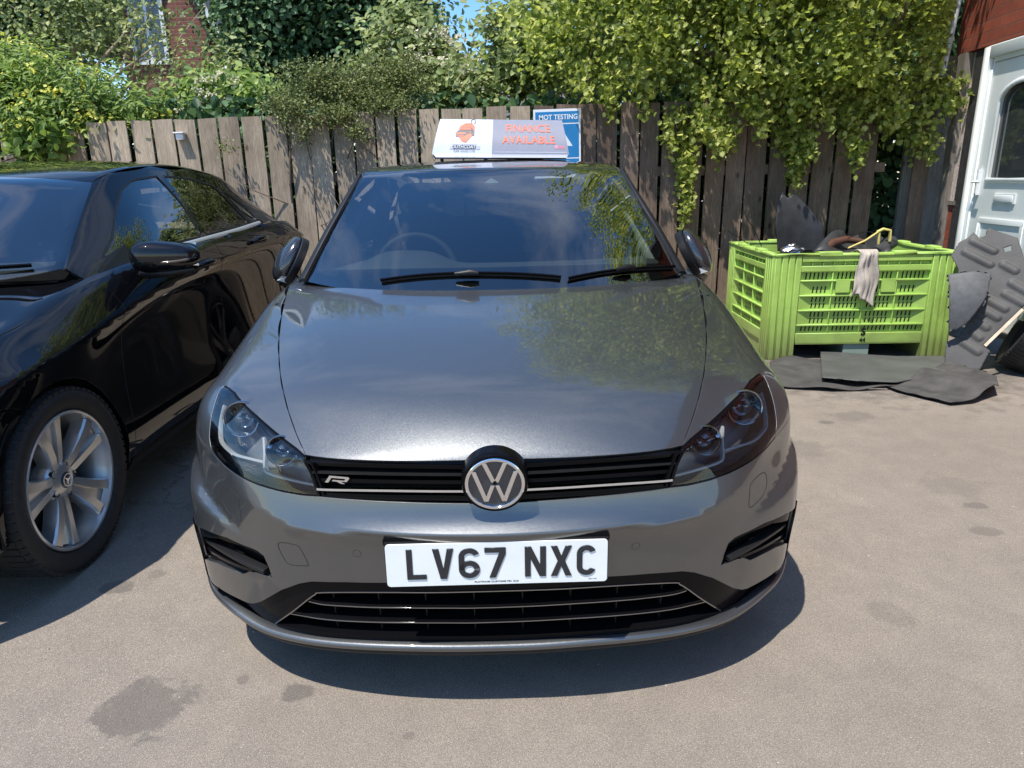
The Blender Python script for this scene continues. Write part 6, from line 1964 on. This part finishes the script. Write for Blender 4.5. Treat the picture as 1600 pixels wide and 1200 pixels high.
tag(o, 'dark brown ribbed hose bent over the scrap in the crate', 'hose')
yel = simple('yellow_plastic', (.62,.52,.16), .5, var=.15)
o = MB().tube([W(1325,388,5.4), W(1352,376,5.45), W(1373,362,5.5)], .008, 8).tube([W(1370,363,5.5), W(1380,358,5.5), W(1391,360,5.5), W(1390,377,5.5)], .012, 8).tube([W(1374,364,5.5), W(1372,388,5.5)], .010, 8).build('yellow_bracket', yel, None, 50)
tag(o, 'yellow plastic bracket sticking up out of the crate', 'bracket')
o = MB().tube([W(1368,395,5.45), W(1393,378,5.6)], [.045,.05], 16).build('black_canister', M_bp, None, 40); tag(o, 'black plastic tube lying beside the yellow bracket', 'tube')
wM = M_dark
for k, P_ in enumerate(([(1138,361),(1160,375),(1175,385)], [(1165,338),(1178,358),(1190,385)], [(1325,372),(1352,362),(1378,366),(1400,352)], [(1470,394),(1490,390),(1507,385)])):
    yy = (5.9, 6.0, 5.5, 5.3)[k]
    o = MB().tube(catmull([W(a, b, yy) for a, b in P_], 5), .0035, 6).build('loose_wire', wM)
    tag(o, ['thin black wire poking out left of the crate', 'thin bent wire rising from the crate back left corner', 'wire looping over the yellow bracket', 'wire end poking out at the crate right corner'][k], 'wire')
sil = simple('foil_scrap', (.5,.5,.5), .25, metal=.9, var=.3, vscale=30, bmp=1.0, bscale=60)
v, f = ellipsoid(W(1238, 392, 5.7), .085, .05, .05, n=14, k=8)
v = [(x+rng.uniform(-.015,.015), y+rng.uniform(-.015,.015), z+rng.uniform(-.012,.012)) for x, y, z in v]
o = mk('foil_scrap', v, f, sil); tag(o, 'shiny crumpled metal scrap near the crate back left', 'scrap metal')
o = MB().box((.05,.05,.16), (BW-.05,BD-.05,.62)).build('scrap_heap', M_bp); o.location = box.location; o.rotation_euler = box.rotation_euler
bm = bmesh.new(); bm.from_mesh(o.data); bmesh.ops.subdivide_edges(bm, edges=bm.edges, cuts=12, use_grid_fill=True)
for vv_ in bm.verts:
    if vv_.co.z > .5: vv_.co.z += rng.uniform(-.07,.09)
bm.to_mesh(o.data); bm.free(); tag(o, 'heap of dark scrap parts filling the green crate', 'scrap heap', kind='stuff')
# ------------------------------------------------------------------ foliage
def leaf_shape(kind):
    if kind == 'lobed':      # hawthorn / currant like, half outline
        h = [(0,-.5),(.16,-.32),(.42,-.30),(.30,-.10),(.50,.06),(.28,.14),(.30,.34),(.12,.30),(0,.52)]
    elif kind == 'small': h = [(0,-.5),(.26,-.12),(.24,.2),(0,.5)]
    elif kind == 'long': h = [(0,-.5),(.15,-.2),(.17,.12),(0,.55)]
    elif kind == 'petal': h = [(0,-.5),(.45,-.2),(.45,.25),(0,.5)]
    else: h = [(0,-.5),(.30,-.26),(.36,.05),(.22,.32),(0,.55)]
    k = len(h)
    V = [(x, y, .0) for x, y in h] + [(-x, y, .0) for x, y in h[1:-1]]
    V = np.array([(x, y, abs(x)*.35 - .18*y*y) for x, y, z in V])
    A = list(range(k)); B = [0] + list(range(k, 2*k-2)) + [k-1]
    return V, A, B[::-1]
def leaves(name, P, size, mat, parent=None, kind='oval', up=.8, seed=0, svar=.3, droop=0.0, tint=None, outward=None):
    rg_ = np.random.default_rng(seed)
    B, A1_, A2_ = leaf_shape(kind); n = len(P); P = np.asarray(P, float)
    N = rg_.normal(size=(n, 3)); N /= np.linalg.norm(N, axis=1)[:, None]
    N = N + np.array([-.15, -.25, up]); 
    if outward is not None: N = N + outward*.7
    N /= np.linalg.norm(N, axis=1)[:, None]
    T = rg_.normal(size=(n, 3)) + np.array([0, 0, -droop]); T -= N*np.sum(T*N, axis=1)[:, None]; T /= np.linalg.norm(T, axis=1)[:, None]
    S = np.cross(T, N); sz_ = size*(1 + svar*rg_.uniform(-1, 1, n))[:, None, None]
    V = P[:, None, :] + (B[None, :, 0:1]*S[:, None, :] + B[None, :, 1:2]*T[:, None, :] + B[None, :, 2:3]*N[:, None, :])*sz_
    k = len(B); V = V.reshape(-1, 3)
    la, lb = len(A1_), len(A2_)
    idx = np.concatenate([np.array(A1_), np.array(A2_)])[None, :] + (np.arange(n)*k)[:, None]
    me = bpy.data.meshes.new(name)
    me.vertices.add(len(V)); me.vertices.foreach_set('co', V.ravel().astype(np.float32))
    me.loops.add(idx.size); me.loops.foreach_set('vertex_index', idx.ravel().astype(np.int32))
    me.polygons.add(2*n)
    tot = np.tile([la, lb], n); st = np.r_[0, np.cumsum(tot)[:-1]]
    me.polygons.foreach_set('loop_start', st.astype(np.int32))
    me.update(calc_edges=True); me.validate()
    at_ = me.attributes.new('tint', 'FLOAT', 'POINT')
    tv = rg_.uniform(0, 1, n) if tint is None else np.clip(tint + rg_.normal(0, .12, n), 0, 1)
    at_.data.foreach_set('value', np.repeat(tv, k).astype(np.float32))
    me.materials.append(mat)
    o = bpy.data.objects.new(name, me); C.objects.link(o)
    if parent: o.parent = parent
    return o
def leaf_mat(name, stops, trans=.35, rough=.5, spec=.35):
    m_, nt, p, out = new_mat(name)
    a = nt.nodes.new('ShaderNodeAttribute'); a.attribute_name = 'tint'
    c = ramp(nt, a.outputs['Fac'], stops)
    nt.links.new(c, p.inputs['Base Color']); p.inputs['Roughness'].default_value = rough; p.inputs['Specular IOR Level'].default_value = spec
    t = nt.nodes.new('ShaderNodeBsdfTranslucent')
    hs = nt.nodes.new('ShaderNodeHueSaturation'); hs.inputs['Value'].default_value = 1.5; hs.inputs['Saturation'].default_value = 1.05; hs.inputs['Hue'].default_value = .49
    nt.links.new(c, hs.inputs['Color']); nt.links.new(hs.outputs[0], t.inputs['Color'])
    mx = nt.nodes.new('ShaderNodeMixShader'); mx.inputs[0].default_value = trans
    nt.links.new(p.outputs[0], mx.inputs[1]); nt.links.new(t.outputs[0], mx.inputs[2]); nt.links.new(mx.outputs[0], out.inputs['Surface'])
    return m_
M_lf_haw = leaf_mat('hawthorn_leaf', [(0, (.10,.14,.03)), (.5, (.31,.38,.075)), (1, (.64,.66,.24))], .52)
M_lf_dark = leaf_mat('dark_leaf', [(0, (.03,.065,.03)), (.6, (.085,.165,.065)), (1, (.17,.28,.13))], .28)
M_lf_mid = leaf_mat('mid_leaf', [(0, (.08,.115,.04)), (.6, (.22,.28,.09)), (1, (.42,.46,.20))], .35)
M_lf_bright = leaf_mat('bright_leaf', [(0, (.07,.13,.03)), (.6, (.20,.30,.065)), (1, (.38,.47,.14))], .4)
M_lf_cot = leaf_mat('cotoneaster_leaf', [(0, (.05,.075,.025)), (.6, (.16,.19,.055)), (1, (.30,.33,.12))], .25)
M_fl_y = leaf_mat('yellow_flower', [(0, (.60,.56,.08)), (1, (.80,.76,.18))], .3)
M_fl_w = leaf_mat('cream_flower', [(0, (.50,.46,.30)), (1, (.75,.72,.58))], .3)
M_bark = simple('bark', (.14,.105,.075), .9, var=.4, vscale=14, bmp=1.0, bscale=40)
M_bark_l = simple('pale_bark', (.33,.25,.17), .9, var=.4, vscale=14, bmp=1.0, bscale=40)
def crown(blobs, n, seed, clump=.16, per=26, shell=.75, lo=None, zs=.7):
    """leaf points gathered in clumps over and inside a set of ellipsoids"""
    rg_ = np.random.default_rng(seed)
    vol = np.array([b[3]*b[4]*b[5] for b in blobs])**(2/3); vol /= vol.sum()
    pts = []; outn = []
    nc = n // per
    which = rg_.choice(len(blobs), nc, p=vol)
    for w in which:
        b = blobs[w]
        d = rg_.normal(size=3); d /= np.linalg.norm(d)
        r_ = rg_.uniform(shell, 1.08) if rg_.random() < .8 else rg_.uniform(.3, shell)
        c = np.array(b[:3]) + d*np.array(b[3:6])*r_
        q = c + rg_.normal(size=(per, 3))*clump*np.array([1, 1, zs])*rg_.uniform(.6, 1.3)
        pts.append(q); outn.append(np.repeat(d[None], per, 0))
    P = np.vstack(pts); O = np.vstack(outn)
    if lo is not None: k = P[:, 2] > lo; P, O = P[k], O[k]
    return P, O
def limbs(mb, base, tips, r0, seed=0, sub=2):
    rg_ = np.random.default_rng(seed)
    for t in tips:
        t = np.array(t); b = np.array(base)
        mid = b + (t-b)*.5 + rg_.normal(size=3)*.12*np.linalg.norm(t-b)*np.array([1,1,.4])
        pts = catmull([b, mid, t], 5); n = len(pts)
        mb.tube(pts, [r0*(1-.8*i/(n-1)) for i in range(n)], 7)
        for _ in range(sub):
            k = rg_.integers(n//2, n-1); q = pts[k]; e = q + rg_.normal(size=3)*.25*np.linalg.norm(t-b)*np.array([1,1,.7]) + [0,0,.1]
            mb.tube([q, (q+e)/2 + rg_.normal(size=3)*.04, e], [r0*.3, r0*.2, r0*.08], 5)
def tree(name, label, cat, base, top, blobs, n, size, mat, kind, seed, r=.09, clump=.16, bark=None, up=.8, per=26, shell=.75, lo=None, crown_name='crown', group=None):
    t = thing(name, label, cat, base, group=group)
    b = np.array(base, float)
    mb = MB(); tp = np.array(top, float) - b
    tr_ = catmull([(0,0,0), tp*.5 + [.06,.03,0], tp], 6); k = len(tr_)
    mb.tube(tr_, [r*(1-.45*i/(k-1)) for i in range(k)], 10)
    limbs(mb, tp*.55, [np.array(q[:3]) - b for q in blobs], r*.5, seed)
    mb.build('trunk', bark or M_bark, t, 50)
    P, O = crown(blobs, n, seed, clump, per, shell, lo)
    leaves(crown_name, P - b, size, mat, t, kind, up, seed, outward=O)
    return t
def px3(px, py, y): return tuple(at(px, py, y=y))

# big hawthorn on the right, overhanging the fence
def B(px, py, y, rpx, rpy=None, ry=.6):
    c = at(px, py, y=y); s_ = y*1.0/CAM_F*1.03
    return (c[0], c[1], c[2], rpx*s_, ry, (rpy or rpx)*s_)
haw = thing('hawthorn_tree', 'large bright green hawthorn overhanging the fence right of centre with trailing sprays', 'tree', (2.6, 7.3, 0))
hb_ = np.array([2.6, 7.3, 0])
hbl = [B(880,55,7.2,80,65,.7), B(980,60,6.9,110,80,.8), B(1110,50,6.7,110,85,.8), B(1240,60,6.6,120,95,.8), B(1360,80,6.5,110,100,.7), B(1425,40,6.6,50,90,.5),
       (1.2,7.0,3.6,1.2,1.0,.8), (2.4,7.0,4.1,1.3,1.2,1.0), (3.6,7.0,4.0,1.2,1.1,1.0), (1.0,7.0,4.5,.7,.8,.6), (1.6,6.9,5.0,1.1,1.,.8), (2.8,6.7,5.7,1.3,1.,1.), (3.9,6.5,5.7,1.3,1.1,1.2), (2.0,6.4,3.3,1.0,.7,.6), (3.2,6.2,3.2,1.0,.7,.7), (1.0,7.3,3.3,.6,.7,.6), (4.6,7.2,3.4,1.0,1.0,1.1)]
P, O = crown(hbl, 88000, 11, .105, 58, .70, zs=1.55)
P = P[((P[:, 1] > 6.50) | (P[:, 2] > 2.0)) & ~((P[:, 0] > .575*P[:, 1]) & (P[:, 2] < 3.4))]
tn = np.repeat(np.random.default_rng(77).beta(1.6, 1.9, 1 + len(P)//58 + 9), 58)[:len(P)]
leaves('crown', P - hb_, .050, M_lf_haw, haw, 'lobed', .7, 11, droop=.6, tint=tn)
# trailing sprays in front of the boards
sprays = [(1090,120,1063,345,30,1.0),(1050,170,1045,235,26,.6),(1100,150,1120,240,34,.7),(1140,120,1130,235,36,.6),(1190,130,1180,215,34,.6),(1215,110,1240,285,40,.9),(1260,120,1255,250,34,.8),(1300,130,1290,205,34,.6),
          (1335,130,1330,262,32,.9),(1370,120,1380,215,34,.7),(1405,120,1400,190,34,.6),(1440,140,1452,245,34,.8),(1475,120,1475,185,30,.6),(1400,150,1425,240,26,.6),(1010,110,1000,175,34,.6),(960,110,945,180,30,.6),(915,100,912,150,26,.4),(1160,100,1165,180,40,.6),(1480,110,1505,160,22,.35),(1240,80,1240,180,50,.7),(1340,80,1350,180,50,.7)]
SP_, SO = [], []
stem = MB()
rs = np.random.default_rng(5)
for (xa, ya, xb, yb, w_, dens) in sprays:
    yy = rs.uniform(6.12, 6.30)
    a = at(xa, ya, y=yy + .15); b = at(xb, yb, y=yy)
    n = int(400*dens*max(.5, (yb-ya)/100))
    t = rs.beta(1.1, 1.2, n)
    wid = w_*.0042*(1.05 - .75*t**1.3)
    c = a + (b-a)*t[:, None]
    c = c + np.c_[rs.normal(size=n)*wid*.55 + .04*np.sin(t*9), rs.normal(size=n)*.06, rs.normal(size=n)*.05]
    # gather into sprigs
    q = np.round(t*9 + rs.normal(size=n)*.12)/9
    c = c + (a + (b-a)*q[:, None] - (a + (b-a)*t[:, None]))*.55
    SP_.append(c)
    stem.tube(catmull([a - hb_, (a+b)/2 - hb_ + [.03,.02,0], b - hb_], 4), [.010,.009,.008,.007,.006,.005,.004,.003,.002], 5)
SP_ = np.vstack(SP_)
leaves('hanging_sprays', SP_ - hb_, .050, M_lf_haw, haw, 'lobed', .35, 12, droop=1.5)
mb = stem; mb.tube(catmull([(0,0,0),(-.1,.05,1.3),(.1,0,2.6)], 6), [.12]*4 + [.10]*5 + [.08]*4, 12)
limbs(mb, (.0,0,1.8), [np.array(q[:3]) - hb_ for q in hbl], .06, 3)
mb.build('trunk', M_bark, haw, 50)

# yellow-flowered shrub on the left
ysb = thing('flowering_shrub', 'bright green shrub dotted with yellow flowers spilling over the fence at far left', 'shrub', (-4.6, 6.9, 0))
yb_ = np.array([-4.6, 6.9, 0])
yl = [B(40,150,6.7,95,60,.4), B(140,165,6.75,75,50,.4), B(60,200,6.4,55,35,.2), B(-60,150,6.8,90,70,.5), B(215,180,6.8,40,25,.3), B(20,120,7.0,70,50,.4)]
P, O = crown(yl, 15000, 21, .09, 18, .6)
leaves('crown', P - yb_, .062, M_lf_bright, ysb, 'long', .9, 21, outward=O)
P, O = crown(yl, 1500, 22, .04, 9, .93); k = O[:, 1] < .2; leaves('flowers', P[k] - yb_, .034, M_fl_y, ysb, 'petal', .8, 22, outward=O[k])
P = np.array([at(*q, y=6.25) + rs.normal(size=3)*.05 for q in [(55+rs.normal()*22, 225+rs.normal()*14) for _ in range(380)]])
leaves('low_leaves', P - yb_, .075, M_lf_bright, ysb, 'oval', .6, 23)
mb = MB(); limbs(mb, (0,0,0), [np.array(q[:3]) - yb_ for q in yl], .03, 4); mb.build('stems', M_bark, ysb, 50)

# trees behind, left to right
tree('background_tree', 'olive green tree with thin pale branches in front of the far brick house', 'tree', (-7.5, 11.5, 0), (-7.2, 11.4, 3.2),
     [B(125,60,11.2,60,55,.8), B(100,30,11.5,75,70,1), B(300,100,11.0,42,20,.4), B(235,12,11.0,38,16,.4), B(245,70,11.0,20,22,.3), B(205,40,11.0,14,20,.3), B(290,150,11,60,28,.5), B(352,105,11,28,34,.5), B(95,-50,11.5,70,60,1)], 6000, .068, M_lf_mid, 'oval', 31, .10, .26, M_bark_l, shell=.55)
tree('background_tree', 'dark dense tree filling the top left corner', 'tree', (-10.5, 12.8, 0), (-10, 12.6, 3), [B(20,40,12.4,95,70,1.2), B(-80,50,12.4,110,90,1.2), B(20,-60,12.6,110,70,1.2)], 26000, .075, M_lf_dark, 'oval', 32, .12, .25)
tree('background_tree', 'tall dark green sycamore behind the fence left of centre', 'tree', (-4.6, 14.5, 0), (-4.5, 14.4, 4.5),
     [B(480,60,14.2,105,90,1.5), B(450,-30,14.4,90,80,1.5), B(555,30,14.2,100,70,1.4), B(605,90,14,38,40,1.0), B(520,-60,14.4,130,70,1.5), B(460,150,14,70,50,1.2), B(412,45,14.2,28,48,1.0), B(600,120,14,70,50,1.2)], 62000, .105, M_lf_dark, 'oval', 33, .2, .30, shell=.72)
tree('elder_bush', 'pale elder bush with cream blossom above the fence left of the grey car', 'bush', (-3.0, 7.6, 0), (-2.9, 7.5, 1.6), [B(350,155,7.6,38,28,.4), B(300,170,7.5,40,20,.3), B(395,160,7.4,30,22,.3)], 5200, .07, M_lf_bright, 'oval', 34, .04, .10)
eb = [o_ for o_ in bpy.data.objects if o_.name.startswith('elder_bush')][0]
P, O = crown([B(348,148,7.4,34,26,.3), B(300,172,7.3,30,12,.2)], 1500, 35, .035, 12, .9); leaves('blossom', P - np.array([-3.0,7.6,0]), .026, M_fl_w, eb, 'petal', 1.0, 35)
tree('elder_bush', 'tall pale elder bush with blossom behind the roof sign', 'bush', (-.9, 8.0, 0), (-.9, 8, 1.9), [B(685,122,7.9,45,32,.5), B(640,95,8.0,50,45,.5), B(720,145,7.6,45,28,.4), B(600,140,7.8,50,35,.4), B(640,60,8.2,35,30,.4), B(830,105,7.7,32,30,.4), B(720,160,7.4,40,18,.3), B(785,60,8,16,35,.3)], 15500, .072, M_lf_mid, 'oval', 36, .05, .13)
eb = [o_ for o_ in bpy.data.objects if o_.name.startswith('elder_bush.')][-1]
P, O = crown([B(690,100,7.7,50,40,.4), B(640,90,7.8,45,40,.4), B(725,140,7.4,40,25,.3)], 2100, 37, .04, 14, .92); leaves('blossom', P - np.array([-.9,8.0,0]), .028, M_fl_w, eb, 'petal', 1.0, 37)
cot = thing('cotoneaster_bush', 'small-leaved arching bush draped over the fence top above the grey car left pillar', 'bush', (-1.9, 6.9, 0))
cb_ = np.array([-1.9, 6.9, 0])
cbl = [B(500,130,6.7,60,30,.3), B(560,145,6.6,60,35,.25), B(455,170,6.35,30,28,.12), B(520,180,6.35,45,16,.12), B(600,165,6.4,45,18,.12), B(560,205,6.28,13,14,.06), B(475,205,6.3,14,18,.06), B(430,160,6.45,18,14,.1), B(620,120,6.8,50,30,.3), B(350,228,6.3,9,8,.04)]
P, O = crown(cbl, 15000, 41, .045, 14, .4); P = P[(np.abs(P[:,1]-6.43) > .03) | (P[:,2] > 1.95)]
leaves('crown', P - cb_, .026, M_lf_cot, cot, 'small', .8, 41)
mb = MB(); limbs(mb, (0,0,0), [np.array(q[:3]) - cb_ for q in cbl[:8]], .02, 9, 3); mb.build('stems', M_bark, cot, 50)
# dense growth low behind the fence, seen between boards and above them
hd = []
rh = np.random.default_rng(8)
P = np.c_[rh.uniform(-8.5, 5.6, 42000), 6.75 + np.abs(rh.normal(0, .45, 42000)), rh.uniform(.02, 2.1, 42000)]
P[:, 2] *= np.where(rh.random(42000) < .5, 1, .9)
o = leaves('undergrowth', P, .10, M_lf_dark, None, 'oval', .5, 51); tag(o, 'dense dark undergrowth close behind the fence', 'undergrowth', kind='stuff')
tree('background_tree', 'far dark tree behind the hawthorn on the right', 'tree', (5.5, 12, 0), (5.4, 12, 3), [B(1300,100,11.5,200,110,1.2), B(1050,90,11.5,160,100,1.2), B(1450,60,11.5,120,120,1.2), B(900,70,12.5,90,70,1.2)], 16000, .13, M_lf_dark, 'oval', 38, .15, .3)

# ------------------------------------------------------------------ houses beyond
fh = thing('house', 'red brick house with white bargeboard half hidden by trees at top left', 'house', (-9.0, 17.5, 0), (0, 0, 0))
hM = brick('far_brick', (.22,.075,.05), (.17,.055,.04), (.24,.18,.15), .235, .080, .012)
def HP(px, py): q = at(px, py, y=17.5); return q[0]+9.0, q[2]
pk = HP(225, -170); rt = HP(345, 45); lf = HP(60, -40)
eaveL = (pk[0] - (rt[0]-pk[0]), rt[1])
poly = [(eaveL[0]+.3, 0), (rt[0]-.3, 0), (rt[0]-.3, rt[1]), pk, (eaveL[0]+.3, rt[1])]
MXZ = Matrix.Rotation(R(90), 4, 'X')
MB().prism(poly, -6, 0, MXZ).build('brick_wall', hM, fh)
def slab(p0, p1, y0_, y1_, th, name, mat):
    p0 = np.array(p0); p1 = np.array(p1)
    MB().add([(p0[0],y0_,p0[1]),(p1[0],y0_,p1[1]),(p1[0],y1_,p1[1]),(p0[0],y1_,p0[1]),(p0[0],y0_,p0[1]+th),(p1[0],y0_,p1[1]+th),(p1[0],y1_,p1[1]+th),(p0[0],y1_,p0[1]+th)], [(0,3,2,1),(4,5,6,7),(0,1,5,4),(1,2,6,5),(2,3,7,6),(3,0,4,7)]).build(name, mat, fh)
slab(pk, (rt[0]+.3, rt[1]-.5), -.45, 6, .12, 'roof', M_slate); slab((eaveL[0]-.3, rt[1]-.5), pk, -.45, 6, .12, 'roof', M_slate)
slab((pk[0], pk[1]-.18), (rt[0]+.28, rt[1]-.66), -.50, -.45, .26, 'bargeboard', M_upvc)
slab((eaveL[0]-.28, rt[1]-.66), (pk[0], pk[1]-.18), -.50, -.45, .26, 'bargeboard', M_upvc)
wa, wb2 = HP(206, 30), HP(226, 98)
wn = MB().box((wa[0]-.05, -.06, wb2[1]-.05), (wb2[0]+.6, .02, wa[1]+.5)).build('window', M_upvc, fh)
MB().box((wa[0]+.05, -.075, wb2[1]+.10), (wa[0]+.30, -.062, wa[1]+.4)).box((wa[0]+.38, -.075, wb2[1]+.10), (wb2[0]+.5, -.062, wa[1]+.4)).build('window_pane', M_dglass, wn)
f2 = thing('house', 'distant grey slate roof glimpsed behind the roof sign', 'house', (0, 22, 0))
a, b, c_ = at(742, 95, y=22), at(830, 88, y=22), at(742, 150, y=22)
MB().add([(a[0]-1.5,0,c_[2]-.6),(b[0]+1.5,0,c_[2]-.6),(b[0]+1.5,3,a[2]),(a[0]-.2,3,a[2]),(a[0]-1.5,6,c_[2]-.6),(b[0]+1.5,6,c_[2]-.6)], [(0,1,2,3),(3,2,5,4),(0,3,4),(1,5,2)]).build('roof', M_slate, f2)
MB().box((a[0]-1.3,.2,0),(b[0]+1.3,5.8,c_[2]-.6)).build('brick_wall', hM, f2)
